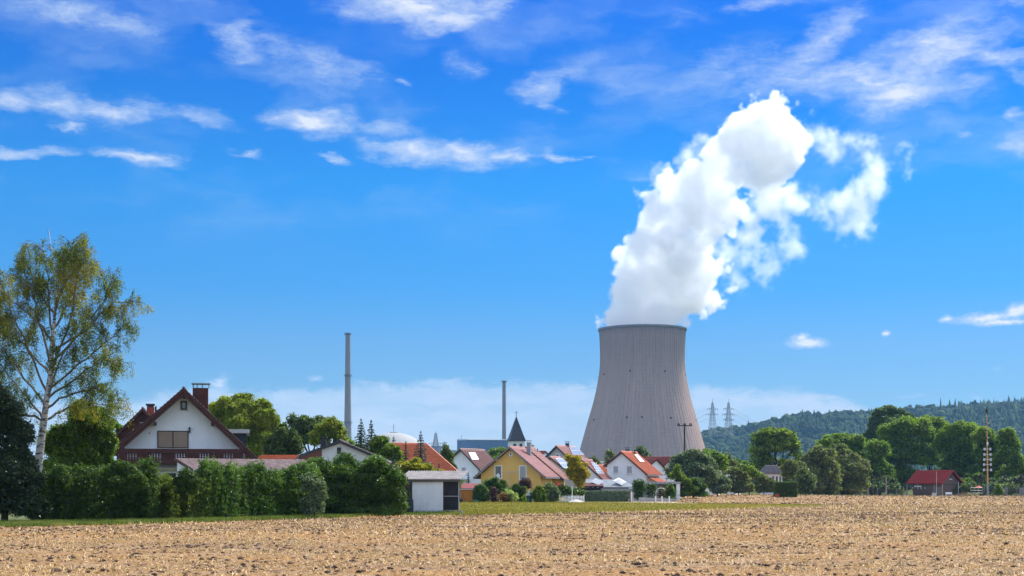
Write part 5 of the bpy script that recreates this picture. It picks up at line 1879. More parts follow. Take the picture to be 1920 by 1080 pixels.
for sx in (-.42, .42):
    x = sx * hw * 1.05
    z0 = zt - 2.4
    arc = [(x + .45 * math.cos(a), z0 + 1.2 + .45 * math.sin(a)) for a in np.linspace(0, math.pi, 9)]
    MB().prism([(x - .45, z0), (x + .45, z0)] + arc, -hw - .04, -hw + .02).make('bell_opening', M_dark, t)
x = 0
for sy in (-.42, .42):
    MB().box(hw - .02, hw + .04, sy * hw - .4, sy * hw + .4, zt - 2.4, zt - .9).make('bell_opening', M_dark, t)

# ---- white shed with the dark lattice bay
Ys = 110.0
k = Ys / F
t = thing('white_shed', 'white rendered garden shed with corrugated roof and a dark boarded bay', 'shed', (wx(773, Ys), Ys, 0), R(-8))
wS = (831 - 773) * k / math.cos(R(8))
hS_ = wz(899.5, Ys)
box('wall', mat('worn_white_render', (0.80, 0.80, 0.80), .95, .05, 1.2, .5, 10, dirt=(0.62, 0.61, 0.59)), t, 0, wS, 0, 3.2, 0, hS_)
bw = (861 - 831) * k / math.cos(R(8))
for i in range(13):
    x = wS + .05 + i * (bw - .12) / 13
    MB().box(x + .004, x + (bw - .12) / 13 - .012, .10 + (i % 2) * .012, .13 + (i % 2) * .012, .35, hS_ - .12).make('board', mat('dark_grey_boards', (0.035, 0.032, 0.035), .85, .3, 4), t)
box('back_wall', M_dark, t, wS + .01, wS + bw - .01, .16, .24, .30, hS_ - .05)
for x in (wS + .03, wS + bw - .03):
    MB().box(x - .03, x + .03, .03, .09, .25, hS_ - .05).make('post', mat('light_post', (0.34, 0.33, 0.33), .7) if x > wS + 1 else M_dark, t)
box('rail', mat('light_post', (0.34, 0.33, 0.33), .7), t, wS + .06, wS + bw + .1, .02, .07, hS_ * .52, hS_ * .52 + .06)
box('rail', mat('light_post', (0.34, 0.33, 0.33), .7), t, wS + .06, wS + bw, .02, .07, .32, .37)
box('plinth', mat('dark_concrete', (0.10, 0.095, 0.095), .95, .3, 6), t, wS - .02, wS + bw + .12, -.03, 1.5, 0, .30)
# corrugated roof: rises to the back
mb = MB()
nx_ = 96
X0, X1 = -1.0, wS + bw + .2
rows = []
for y, z in ((-.22, hS_ + .06), (3.3, hS_ + .72)):
    rows.append([(X0 + (X1 - X0) * i / nx_, y, z + .04 * math.sin(i * math.pi / 2)) for i in range(nx_ + 1)])
vs = rows[0] + rows[1] + [(p[0], p[1], p[2] - .05) for p in rows[0]]
n_ = nx_ + 1
mb.add(vs, [(i, i + 1, i + 1 + n_, i + n_) for i in range(nx_)] + [(i + 2 * n_, i + 1 + 2 * n_, i + 1, i) for i in range(nx_)])
mb.make('roof', mat('fibre_cement', (0.20, 0.185, 0.185), .9, .3, 2.0, .3, 10), t)
box('fascia', M_greywood, t, X0 + .05, X1 - .05, -.16, -.12, hS_ - .16, hS_ - .002)
MB().box(-.12, -.04, -.05, .05, 0, hS_ - .2).make('drain_pipe', M_dark, t)
# leaning things beside the shed
o = MB().tube([(0, 0, 0), (.35, .1, 1.9)], .03, 6).make('garden_pole', M_dark, loc=(wx(763, 109), 109.2, 0))
tag(o, 'thin dark pole leaning between the big bush and the white shed', 'pole')
t = thing('water_barrel', 'dark grey round barrel standing between the big bush and the white shed', 'barrel', (wx(767.5, 109), 109.3, 0))
MB().lathe([(.26, 0), (.3, .3), (.3, .9), (.27, 1.15)], 16).make('body', mat('dark_plastic', (0.03, 0.03, 0.035), .5), t)
MB().lathe([(.3, 1.152), (.3, 1.2), (.02, 1.24)], 16).make('lid', M_dark, t)
t = thing('compost_box', 'grey wooden compost box half hidden under the big bush beside the shed', 'compost box', (wx(750, 112), 112, 0))
for z in (0.05, .3, .55, .8):
    MB().box(-.6, .6, 0, .03, z, z + .2).make('slat', M_greywood, t)
for x in (-.6, .6):
    MB().box(x - .04, x + .04, .03, 1.1, 0, 1.1).make('side', M_greywood, t)

# ---- orange shed
Yg = 200.0
k = Yg / F
t = thing('orange_shed', 'small orange garden shed with a flat maroon roof beyond the lawn', 'shed', (wx(882, Yg), Yg, 0))
box('wall', mat('orange_boards', (0.52, 0.19, 0.025), .8, .12, 1.5), t, -19 * k, 20 * k, 0, 3, 0, wz(917, Yg))
MB().add([(-21 * k, -.25, wz(917, Yg)), (30 * k, -.25, wz(917, Yg)), (30 * k, 3.1, wz(908, Yg)), (-21 * k, 3.1, wz(908, Yg)), (-21 * k, -.25, wz(917, Yg) + .12), (30 * k, -.25, wz(917, Yg) + .12), (30 * k, 3.1, wz(908, Yg) + .12), (-21 * k, 3.1, wz(908, Yg) + .12)],
         [(3, 2, 1, 0), (4, 5, 6, 7), (0, 1, 5, 4), (1, 2, 6, 5), (2, 3, 7, 6), (3, 0, 4, 7)]).make('roof', mat('maroon_felt', (0.20, 0.04, 0.045), .8), t)
box('eaves_board', M_fascia, t, -21 * k, 30 * k, -.28, -.255, wz(917, Yg) - .1, wz(917, Yg) + .05)
for x in (-20 * k, 7 * k, 20 * k):
    box('post', M_dark, t, x - .05, x + .05, -.12, -.03, 0, wz(917, Yg) - .05)
t = thing('trailer_frame', 'dark folded garden trailer frame leaning before the orange shed', 'garden trailer', (wx(866, 196), 196, 0))
MB().tube([(-.3, 0, .1), (.1, 0, 1.3)], .03, 5).tube([(.1, 0, 1.3), (.5, 0, .1)], .03, 5).tube([(-.1, 0, .7), (.35, 0, .7)], .03, 5).make('frame', M_dark, t)
MB().tube([(-.05, -.04, .28), (-.05, .04, .28)], .26, 14).make('wheel', M_dark, t)
o = MB().lathe([(.02, 0), (.32, .02), (.36, .3), (.33, .3), (.3, .05), (.02, .04)], 14).make('garden_tub', mat('teal_plastic', (0.02, 0.22, 0.17), .5), loc=(wx(893, 197), 197, 0))
tag(o, 'small teal plastic tub on the grass at the corner of the orange shed', 'tub')
t = thing('compost_bin', 'dark teal compost bin with a pale pointed lid among the garden bushes', 'compost bin', (wx(991.5, 196), 196, 0))
MB().lathe([(.42, 0), (.36, .95), (.02, .95)], 10).make('body', mat('dark_teal_plastic', (0.015, 0.05, 0.06), .5), t)
MB().lathe([(.42, .952), (.3, 1.1), (.03, 1.75)], 10).make('lid', mat('pale_lid', (0.36, 0.42, 0.42), .5), t)

# ---- picket fence, ivy fence, gate, carport
Yp = 198.0
k = Yp / F
t = thing('picket_fence', 'white wooden picket fence beside the ivy covered fence', 'fence', (wx(1046, Yp), Yp, 0))
npk = 18
for i in range(npk):
    x = i * (1095 - 1046) * k / npk
    MB().prism([(x, .08), (x + .11, .08), (x + .11, .86), (x + .055, .95), (x, .86)], 0, .025).make('picket', M_whitepaint, t)
for z in (.22, .68):
    box('rail', M_whitepaint, t, -.05, 49 * k, .027, .06, z, z + .07)
for x in (-.06, 49 * k):
    box('post', M_whitepaint, t, x - .05, x + .05, -.02, .08, 0, 1.05)
o = MB()
for i in range(60):
    a = random.random() * 6.28
    r = random.random() ** .6
    o.tube([(math.cos(a) * r * 1.0, math.sin(a) * r * .6, max(0, .34 * (1 - r)) - .02), (math.cos(a) * r * 1.0 + .05, math.sin(a) * r * .6, max(0, .34 * (1 - r)) + .06)], [.13, .05], 6)
o = o.lathe([(1.25, 0), (.7, .22), (.1, .42)], 14).make('gravel_heap', mat('pale_gravel', (0.48, 0.45, 0.40), .95, .15, 8), loc=(wx(1080, 196.5), 196.5, 0))
tag(o, 'small pale gravel heap in front of the white picket fence', 'gravel heap')
o = MB().tube([(0, 0, 0), (0, 0, 2.2)], .05, 8).make('white_post', M_whitepaint, loc=(wx(1073.5, 197.5), 198.6, 0))
tag(o, 'thin white post standing just behind the white picket fence', 'post')

t = thing('ivy_fence', 'wire fence fully overgrown with dull green ivy behind the lawn', 'fence', (wx(1137, 203), 203, 0))
k = 203 / F
V = []
nC = 22000
X = rng.uniform(-42 * k, 43 * k, nC)
C = np.stack([X, rng.normal(0, .10, nC), rng.uniform(.02, wz(920, 203), nC)], -1)
N = unit(nC) + np.array([0, -1.0, .3])
N /= np.linalg.norm(N, axis=1, keepdims=True)
link('ivy', card_mesh('ivy', cards(C, N, .13, .10), leaf_mat('ivy_leaves', (0.045, 0.085, 0.045), (0.15, 0.20, 0.13), None, .2, .35)), t)
for px in (1095, 1105, 1122, 1139, 1156, 1172):
    x = wx(px, 203) - wx(1137, 203)
    box('post', M_dark, t, x - .05, x + .05, -.14 if px == 1105 else -.05, .05, 0, wz(919, 203))
t = thing('gate_post_pair', 'brown and white gate posts at the right end of the ivy fence', 'gate post', (wx(1182, 201), 201, 0))
box('brown_post', mat('brown_wood', (0.14, 0.06, 0.035), .8), t, -.14, .02, -.1, .1, 0, wz(920.5, 201))
box('white_post', M_whitepaint, t, .06, .2, -.1, .1, 0, wz(922, 201))
k = 206 / F
t = thing('garage', 'low grey garage with pale door to the right of the ivy fence', 'garage', (wx(1166, 206), 206, 0))
box('wall', mat('pale_grey_wall', (0.36, 0.37, 0.40), .85), t, -34 * k, 32 * k, .1, 6, 0, wz(918, 206))
box('roof_edge', M_zinc, t, -35 * k, 33 * k, 0, 6.1, wz(918, 206) + .002, wz(916.3, 206))
for x0, x1 in ((19, 24), (24.6, 29.5)):
    box('door', M_whitepaint, t, x0 * k, x1 * k, .03, .098, 0, wz(921, 206))
box('corner_pillar', M_whitepaint, t, 30 * k, 32.5 * k, -.02, .3, 0, wz(917.8, 206))

# carports with tilted solar frames between houses
t = thing('carport', 'dark timber carport with low pinkish roof and a tilted solar panel on top', 'carport', (wx(1110, 212), 212, 0))
k = 212 / F
box('wall', mat('charcoal_timber', (0.028, 0.028, 0.032), .8), t, -20 * k, 21 * k, .3, 5, 0, wz(911, 212))
Va, Qa = tile_sheet((-22 * k, 0, wz(911, 212)), (22 * k, 0, wz(911, 212)), (22 * k, 4, wz(905.5, 212)), (-22 * k, 4, wz(905.5, 212)))
rf = MB().slab([(-22 * k, 0, wz(911, 212) - .1), (22 * k, 0, wz(911, 212) - .1), (22 * k, 4, wz(905.5, 212) - .1), (-22 * k, 4, wz(905.5, 212) - .1)], (0, 0, 1), .08).make('roof', M_redwood, t)
link('tiles', np_mesh('tiles', Va, Qa, mats=[R_pink]), rf, kind='stuff')
for i in range(4):
    x = (-17 + i * 9.5) * k
    box('rafter_end', M_whitepaint, t, x - .06, x + .06, .1, .29, wz(914, 212), wz(913, 212))
pts = [W(1107, 903.5, 214), W(1117, 896.5, 217), W(1132, 904, 216), W(1122, 910, 213)]
q = [p - Vector((wx(1110, 212), 212, 0)) for p in pts]
sp_ = MB().slab(q, (0, 0, 1), .05).make('solar_panel', mat('pale_solar', (0.20, 0.22, 0.25), .45, spec=.3), t)
t = thing('metal_roof_barn', 'low outbuilding with pale corrugated metal roof and a tilted solar panel', 'outbuilding', (wx(1155, 218), 218, 0))
k = 218 / F
box('wall', M_dark, t, -28 * k, 24 * k, .3, 5, 0, wz(913, 218))
mb = MB()
nx_ = 90
r0_ = [(-50 * k + 88 * k * i / nx_, 0 - .2, wz(912.5, 218) - .012 * 0 + .03 * math.sin(i * math.pi / 2)) for i in range(nx_ + 1)]
r1_ = [(p[0] - 22 * k, 5, p[2] + (wz(899, 223) - wz(912.5, 218))) for p in r0_]
n_ = nx_ + 1
mb.add(r0_ + r1_, [(i, i + 1, i + 1 + n_, i + n_) for i in range(nx_)])
mb.make('roof', M_zinc, t)
box('gutter', M_fascia, t, -50 * k, 38 * k, -.3, -.22, wz(914, 218), wz(912.6, 218))
pts = [W(1149.5, 902, 219), W(1160, 896, 221), W(1175.5, 904.5, 221), W(1166, 910.5, 218)]
q = [p - Vector((wx(1155, 218), 218, 0)) for p in pts]
MB().slab(q, (0, 0, 1), .05).make('solar_panel', mat('pale_solar', (0.42, 0.45, 0.48), .3), t)

# long low white carport
Yw = 214.0
k = Yw / F
t = thing('long_carport', 'long flat roofed grey carport with a bright white end pillar', 'carport', (wx(1238, Yw), Yw, 0))
box('roof_slab', M_zinc, t, -34 * k, 38 * k, -.2, 5.5, wz(907, Yw), wz(903.2, Yw))
box('back_wall', mat('bluish_grey_wall', (0.30, 0.33, 0.40), .85), t, -30 * k, 30 * k, 3.5, 5, 0, wz(907.1, Yw) - .01)
box('end_pillar', M_whitepaint, t, 30.5 * k, 37 * k, 0, 1.0, 0, wz(907.1, Yw) - .01)
box('side_wall', mat('bluish_grey_wall', (0.30, 0.33, 0.40), .85), t, 30.6 * k, 36 * k, 1.0, 5, 0, wz(907.1, Yw) - .01)
for i in range(8):
    x = (-28 + i * 8) * k
    box('roof_rib', M_fascia, t, x - .04, x + .04, -.24, -.202, wz(907, Yw), wz(903.2, Yw))
Yw = 203.0
k = Yw / F
t = thing('low_garden_wall', 'low grey concrete garden wall below the clipped shrubs', 'wall', (wx(1230, Yw), Yw, 0))
for i, (a, b) in enumerate(((1198, 1213), (1213.5, 1228), (1231, 1240), (1243, 1254), (1256, 1266))):
    box('wall_block', M_concrete, t, (a - 1230) * k, (b - 1230) * k, 0, .2, 0, .62 - i * .05)
for px in (1229.5, 1241.5, 1255):
    box('pillar', M_whitepaint, t, (px - 1230) * k - .1, (px - 1230) * k + .1, -.03, .23, 0, .78)
# garden arch
t = thing('garden_arch', 'white metal garden arch with climbing plant among the clipped shrubs', 'garden arch', (wx(1240, 207), 207, 0))
for y in (0, .5):
    pts = [(-.75, y, 0), (-.75, y, 1.3)] + [(.75 * math.cos(a), y, 1.3 + .65 * math.sin(a)) for a in np.linspace(math.pi, 0, 9)] + [(.75, y, 0)]
    MB().tube(pts, .035, 6).make('hoop', M_whitepaint, t)
for z in (.4, .8, 1.2):
    for x in (-.75, .75):
        MB().tube([(x, 0, z), (x, .5, z)], .02, 5).make('rung', M_whitepaint, t)

# ------------------------------------------------------------------ village planting
GB = 'garden bushes along the village edge'
GS = [
    ('garden_bush', 'light green rounded bush in front of the orange shed', 900, 198, [(902, 918, 12, 10), (896, 928, 11, 12), (908, 929, 11, 12), (903, 936, 14, 7)], L_bush),
    ('garden_bush', 'tall leafy green bush in front of the ochre house door', 926, 201, [(925, 905, 14, 10), (938, 910, 14, 10), (915, 908, 10, 9), (930, 920, 20, 12), (945, 922, 10, 12)], L_bush),
    ('garden_bush', 'dark purple leaved bush left of the rusty shrub', 926, 197, [(925, 923, 8, 9), (927, 934, 9, 8)], L_purple),
    ('garden_bush', 'small rusty brown shrub beside the pale variegated bush', 945, 196, [(944, 931, 9, 7), (948, 937, 9, 5)], L_rust),
    ('garden_bush', 'pale creamy green variegated bush in the middle of the ochre house garden', 957, 196.5, [(955, 927, 11, 8), (962, 933, 10, 8), (950, 934, 8, 7)], L_pale),
    ('garden_bush', 'dark green round bush behind the pale variegated bush', 970, 199, [(965, 916, 14, 9), (975, 922, 12, 12), (978, 934, 9, 8), (962, 925, 12, 10)], L_hedge),
    ('garden_bush', 'reddish purple small tree below the shuttered ochre house window', 984, 202, [(984, 905, 11, 8), (977, 912, 8, 7), (991, 910, 6, 7)], L_purple),
    ('garden_bush', 'small yellow green shrub at the foot of the compost bin', 983, 195, [(983, 935, 4.5, 6), (985, 939, 5, 3)], L_lime),
    ('garden_bush', 'bright green round bush right of the compost bin', 1013, 196, [(1012, 918, 13, 9), (1018, 926, 14, 11), (1004, 928, 10, 10), (1012, 936, 16, 7)], L_mid),
    ('garden_bush', 'grey green loose bush between the bright bush and the picket fence', 1038, 197, [(1036, 920, 11, 10), (1044, 928, 8, 10), (1035, 934, 12, 8), (1030, 912, 9, 7)], L_silver),
    ('garden_bush', 'dark low bush below the yellow leaved tree', 1060, 201, [(1052, 915, 10, 8), (1065, 920, 10, 8), (1078, 922, 12, 7), (1090, 924, 8, 6), (1058, 928, 14, 7)], L_hedge),
    ('clipped_shrub', 'round clipped dark shrub on a stem right of the garage door', 1198, 206, [(1198, 907, 11, 8), (1194, 916, 8, 8), (1203, 917, 9, 8), (1199, 928, 10, 9)], L_hedge),
    ('clipped_shrub', 'squarish clipped dark shrub with pale flowers at its foot', 1221, 206, [(1219, 914, 8, 6), (1225, 915, 7, 6), (1221, 925, 9, 8), (1222, 933, 8, 5)], L_hedge),
    ('clipped_shrub', 'clipped round green shrub just left of the white end pillar', 1257, 206, [(1256, 914, 8, 7), (1260, 924, 8, 8), (1252, 925, 7, 8), (1257, 932, 9, 5)], L_bush),
    ('garden_bush', 'bronze green climbing shrub under the white garden arch', 1240, 208, [(1240, 920, 7, 6), (1237, 929, 6, 7), (1243, 930, 6, 6)], leaf_mat('bronze_leaves', (0.06, 0.05, 0.025), (0.14, 0.12, 0.05), None, .3)),
    ('garden_bush', 'yellow green upright bush at the right end of the long carport', 1270, 215, [(1270, 880, 7, 9), (1266, 892, 10, 9), (1276, 896, 10, 9), (1284, 906, 14, 10), (1292, 918, 16, 10), (1270, 912, 8, 14), (1280, 925, 14, 8)], L_mid),
    ('garden_bush', 'bright green bush sloping down to the stubble beside the carport', 1305, 216, [(1300, 905, 14, 10), (1312, 915, 13, 10), (1302, 924, 18, 9), (1318, 926, 10, 6)], L_bush),
    ('garden_bush', 'dark green small tree hiding between the solar roofs', 1115, 240, [(1112, 864, 8, 7), (1118, 868, 7, 6), (1110, 872, 8, 6)], L_hedge),
]
for (nm, lb, px, Y, bl, m) in GS:
    plant(nm, lb, 'bush', px, Y, bl, m, .15 if Y < 230 else .2, (.05, 1.0), group=GB, dens=3.4, clump=.32, ragged=.24)
# white roses on the clipped shrub and red ones by the ochre house
def flowers(label, px0, px1, py0, py1, Y, n, m, s=.07):
    C = np.stack([rng.uniform(wx(px0, Y), wx(px1, Y), n), Y - .6 + rng.normal(0, .15, n), rng.uniform(wz(py1, Y), wz(py0, Y), n)], -1)
    V = cards(C, unit(n), s, s * .9)
    o = link('blossoms', card_mesh('blossoms', V, m))
    return tag(o, label, 'flowers', kind='stuff')


flowers('white blossoms on the clipped shrubs beside the garden arch', 1216, 1242, 918, 937, 206, 160, mat('white_petals', (0.75, 0.75, 0.75), .7))
flowers('red blossoms above the hedge below the ochre house eaves', 1032, 1052, 904, 911, 199, 160, mat('red_petals', (0.55, 0.04, 0.03), .7), .12)

plant('yellow_tree', 'golden yellow leaved small tree in front of the solar roofed houses', 'tree', 1085, 204,
      [(1082, 866, 15, 11), (1073, 876, 13, 12), (1094, 877, 12, 12), (1083, 884, 20, 14), (1069, 888, 9, 10), (1098, 890, 10, 10), (1084, 898, 15, 10), (1066, 858, 8, 8), (1088, 908, 10, 9)], L_yellow, .17, (.12, 2.2), dens=2.4, clump=.3, shell=.5)
plant('leafy_tree', 'bushy grey green tree with whitish leaves covering the foot of the utility pole', 'tree', 1300, 232,
      [(1300, 862, 28, 20), (1275, 872, 22, 20), (1325, 872, 20, 18), (1260, 885, 14, 16), (1300, 885, 40, 20), (1290, 903, 34, 16), (1328, 895, 20, 20)], L_silver, .24, (.2, 3), dens=3.4)
plant('leafy_tree', 'dark round tree standing behind the red roofed white house', 'tree', 1202, 290, [(1201, 846, 11, 9), (1193, 855, 10, 8), (1211, 856, 10, 8), (1202, 862, 16, 8)], L_tree2, .3, (.2, 5))
plant('bare_birch', 'thin pale see-through birch in front of the cooling tower base', 'tree', 1145, 290, [(1144, 852, 10, 12), (1150, 862, 9, 12), (1138, 864, 8, 12)], L_olive, .2, (.1, 6), dens=1.1, droop=.3)
plant('leafy_tree', 'small round tree poking up behind the dark red roofs', 'tree', 1245, 300, [(1243, 862, 10, 5), (1236, 866, 9, 6), (1254, 862, 7, 5)], L_olive, .3, (.15, 5))
plant('leafy_tree', 'dark pointed tree behind the grey chimney of the ochre house', 'tree', 995, 330, [(990, 842, 5, 6), (998, 840, 4, 6), (994, 850, 10, 8)], L_tree2, .3, (.15, 5))
RT = 'trees and bushes at the right edge of the village'
RS = [
    ('leafy_tree', 'green tree behind the bushes right of the cooling tower foot', 1345, 262, [(1338, 856, 14, 11), (1352, 862, 12, 12), (1345, 875, 20, 12)], L_tree, .3),
    ('leafy_tree', 'dark conifer like tree between the light roof and the far hill', 1362, 275, [(1362, 858, 9, 9), (1366, 868, 10, 9), (1358, 876, 10, 9)], L_tree2, .3),
    ('leafy_tree', 'yellow green small tree in front of the little chimney', 1376, 270, [(1374, 868, 9, 7), (1383, 874, 9, 7), (1376, 884, 14, 8)], L_olive, .28),
    ('hedge_bush', 'grey green wide bush left of centre in the row at the stubble edge', 1345, 245, [(1345, 898, 18, 16), (1330, 908, 15, 14), (1360, 905, 16, 14), (1345, 918, 24, 12)], L_silver, .22),
    ('hedge_bush', 'olive bush with brown patches in the row at the stubble edge', 1385, 255, [(1378, 888, 16, 12), (1395, 895, 18, 14), (1372, 905, 18, 14), (1400, 912, 18, 12), (1385, 920, 24, 9)], L_olive, .22),
    ('hedge_bush', 'bright green leafy bush in front of the grey hipped roof', 1405, 258, [(1402, 882, 16, 9), (1390, 878, 12, 8), (1415, 889, 11, 9)], L_mid, .24),
    ('hedge_bush', 'green bush between the hipped roof house and the clipped dark hedge', 1432, 262, [(1425, 898, 16, 12), (1440, 906, 14, 12), (1430, 918, 20, 9), (1448, 915, 9, 10)], L_olive, .24),
    ('leafy_tree', 'dark green tree just right of the clipped hedge', 1510, 262, [(1505, 895, 14, 18), (1518, 905, 13, 16), (1508, 915, 16, 13)], L_tree2, .28),
    ('hedge_bush', 'grey willow like bush above the clipped dark hedge', 1490, 272, [(1483, 878, 20, 16), (1502, 880, 16, 16), (1485, 892, 26, 12)], L_olive, .26),
]
for (nm, lb, px, Y, bl, m, lf) in RS:
    plant(nm, lb, 'tree' if 'tree' in nm else 'bush', px, Y, bl, m, lf, (.12, 2.0), group=RT, dens=3.4)

# clipped hedge block
t = thing('clipped_hedge', 'sharply clipped dark green box shaped hedge at the stubble edge', 'hedge', (wx(1475, 240), 240, 0))
k = 240 / F
hx, hzz = 19.5 * k, wz(904.5, 240)
nC = 16000
u = rng.random((nC, 3))
f = rng.integers(0, 3, nC)
C = np.stack([(u[:, 0] * 2 - 1) * hx, u[:, 1] * 2.2, u[:, 2] * hzz], -1)
C[f == 0, 1] = rng.normal(0, .05, (f == 0).sum())
C[f == 1, 2] = hzz + rng.normal(0, .04, (f == 1).sum())
s_ = np.where(rng.random(nC) < .5, -1, 1)
C[f == 2, 0] = (s_ * hx)[f == 2] + rng.normal(0, .05, (f == 2).sum())
V = cards(C, unit(nC), .17, .13)
link('foliage', card_mesh('box_hedge', V, L_thuja), t)
box('stem', M_bark, t, -hx * .9, hx * .9, .4, 1.8, 0, hzz * .9)
t = thing('brick_pillar', 'short red brown brick pillar standing before the clipped hedge', 'pillar', (wx(1457, 236), 236, 0))
for i in range(7):
    for j in range(2):
        o = (i % 2) * .0
        MB().box(-.36 + j * .362, -.004 + j * .362, -.2, .2, i * .135 + .005, i * .135 + .13).make('brick', M_brick, t)

# hipped roof house
Yh = 285.0
k = Yh / F
t = thing('hipped_roof_house', 'white house with a grey hipped roof among the trees right of the pylons', 'house', (wx(1446, Yh), Yh, 0), R(-12))
w_, d_ = 25 * k, 4.2
ze_, zr_ = wz(888.5, Yh), wz(872.5, Yh)
box('wall', M_white, t, -w_ + .6, w_ - .6, -d_ + .6, d_ - .6, 0, ze_ - .05)
rx_ = w_ * .42
rf = MB().add([(-w_, -d_, ze_), (w_, -d_, ze_), (w_, d_, ze_), (-w_, d_, ze_), (-rx_, 0, zr_), (rx_, 0, zr_)], [(0, 1, 5, 4), (1, 2, 5), (2, 3, 4, 5), (3, 0, 4), (3, 2, 1, 0)]).make('roof', M_dark, t)
parts_ = [tile_sheet((-w_, -d_, ze_ + .02), (w_, -d_, ze_ + .02), (rx_, 0, zr_ + .02), (-rx_, 0, zr_ + .02)), tile_sheet((w_, -d_, ze_ + .02), (w_, d_, ze_ + .02), (rx_ + .02, .02, zr_ + .02), (rx_, -.02, zr_ + .02)),
          tile_sheet((w_, d_, ze_ + .02), (-w_, d_, ze_ + .02), (-rx_, 0, zr_ + .02), (rx_, 0, zr_ + .02)), tile_sheet((-w_, d_, ze_ + .02), (-w_, -d_, ze_ + .02), (-rx_, -.02, zr_ + .02), (-rx_ - .02, .02, zr_ + .02))]
VV, QQ, kk = [], [], 0
for V, Q_ in parts_:
    VV.append(V); QQ.append(Q_ + kk); kk += len(V)
link('tiles', np_mesh('tiles', np.vstack(VV), np.vstack(QQ), mats=[R_grey]), rf, kind='stuff')
for x in (.3, 1.0, 1.7):
    f_ = box('window', M_glass, t, x, x + .4, -d_ + .55, -d_ + .598, ze_ - 1.6, ze_ - .5)
    box('frame', M_whitepaint, f_, x - .04, x + .44, -d_ + .57, -d_ + .599, ze_ - 1.66, ze_ - .44)
hK = House('pale_roof_house', 'house with pale pink roof half hidden left of the small chimney', 'house', 280, -20, (1331, 868), (1318, 880), (1347, 888), (1337, 869), oe=.3, og=.3, roof=R_pink, board=M_fascia)
hL = House('small_chimney_house', 'little far house with white gable and dark chimney between garden trees', 'house', 300, -30, (1366, 871), (1358, 878), (1376, 880), L=5, oe=.3, og=.3, roof=R_grey, board=M_whitepaint)
hL.chimney(1366, 1370, 863.5, 1.5, M_dark, None, .5)

# ------------------------------------------------------------------ big trees on the right
BT = 'big trees behind the village on the right'
plant('oak_tree', 'large round crowned tree with visible dark limbs standing alone right of the pylons', 'tree', 1456, 330,
      [(1453, 818, 32, 18), (1430, 826, 24, 20), (1478, 828, 24, 20), (1418, 845, 16, 20), (1490, 843, 14, 18), (1453, 838, 40, 20), (1432, 868, 26, 20), (1418, 876, 16, 20), (1472, 876, 26, 16), (1500, 860, 12, 12)],
      L_oak, .40, (.45, 6.5), group=BT, dens=1.9, clump=.22, bark=mat('dark_bark', (0.03, 0.025, 0.02), .95), shell=.55)
BTL = [
    ('silver grey green willow like tree right of the round crowned tree', 1535, 300, [(1528, 850, 18, 18), (1546, 858, 24, 20), (1512, 872, 24, 20), (1520, 890, 30, 22), (1552, 888, 28, 24), (1535, 905, 38, 20), (1520, 918, 26, 12), (1552, 918, 26, 12)], L_olive),
    ('olive green loose tree at the left end of the mesh fence', 1580, 308, [(1582, 846, 16, 16), (1574, 862, 24, 20), (1606, 872, 26, 22), (1562, 880, 24, 20), (1585, 885, 34, 22), (1570, 908, 30, 18), (1604, 905, 26, 18), (1590, 918, 30, 11)], L_olive),
    ('broad dark green tree whose crown rises behind the olive trees', 1570, 345, [(1552, 832, 24, 16), (1580, 825, 28, 15), (1605, 832, 24, 16), (1575, 845, 40, 18), (1610, 850, 20, 18)], L_tree),
    ('tall dark bluish green open tree standing highest left of the rounded mass', 1665, 385, [(1650, 780, 20, 16), (1672, 772, 20, 13), (1690, 780, 16, 14), (1640, 800, 20, 20), (1668, 800, 30, 22), (1700, 785, 16, 12), (1632, 820, 16, 18), (1715, 795, 10, 10)], L_tree2),
    ('leftmost dark tree of the big rounded mass beside the mesh fence', 1640, 335, [(1640, 850, 26, 28), (1625, 880, 26, 26), (1655, 885, 28, 24), (1635, 905, 26, 14)], L_tree),
    ('wide green tree with lit top behind the left half of the red barn', 1690, 352, [(1700, 805, 34, 22), (1670, 815, 28, 22), (1730, 808, 28, 24), (1690, 840, 46, 30), (1665, 860, 30, 28), (1720, 858, 36, 30), (1690, 890, 44, 20)], L_tree),
    ('high domed green tree directly above the red barn roof', 1742, 362, [(1740, 792, 26, 16), (1722, 800, 24, 18), (1760, 800, 24, 18), (1745, 825, 36, 26), (1750, 860, 36, 24)], L_tree),
    ('dense green tree behind the right gable of the red barn', 1795, 350, [(1790, 810, 28, 20), (1815, 812, 24, 20), (1775, 825, 24, 24), (1800, 840, 36, 28), (1790, 872, 34, 22), (1820, 870, 24, 22), (1800, 895, 34, 16)], L_tree),
    ('dark green tree just behind the maypole', 1845, 345, [(1838, 818, 22, 20), (1858, 828, 20, 22), (1845, 850, 30, 26), (1840, 880, 28, 22), (1862, 890, 22, 22)], L_tree),
    ('rightmost broad green tree cut by the picture edge', 1895, 340, [(1885, 822, 22, 20), (1900, 842, 22, 24), (1880, 860, 28, 26), (1908, 878, 24, 26), (1885, 895, 30, 20), (1930, 890, 24, 30)], L_tree),
    ('low dark bushy tree behind the mesh fence between the olive tree and the barn', 1650, 325, [(1620, 908, 22, 12), (1650, 908, 24, 12), (1668, 905, 20, 14)], L_tree2),
    ('low shadowed tree filling the gap right of the maypole', 1885, 328, [(1868, 908, 20, 12), (1890, 908, 22, 14), (1912, 905, 18, 14)], L_tree2),
]
BTL += [(lb, px, 323, [(px + dx_, 918 + dy_, 17, 10) for dx_, dy_ in ((-42, 1), (-22, -2), (0, 1), (20, -3), (42, 0))], L_tree2) for lb, px in (
    ('dark undergrowth behind the mesh fence just right of the clipped hedge', 1555), ('dark undergrowth behind the mesh fence left of the barn', 1634),
 ('dark undergrowth around the foot of the maypole', 1840), ('dark undergrowth at the right picture edge', 1915))]
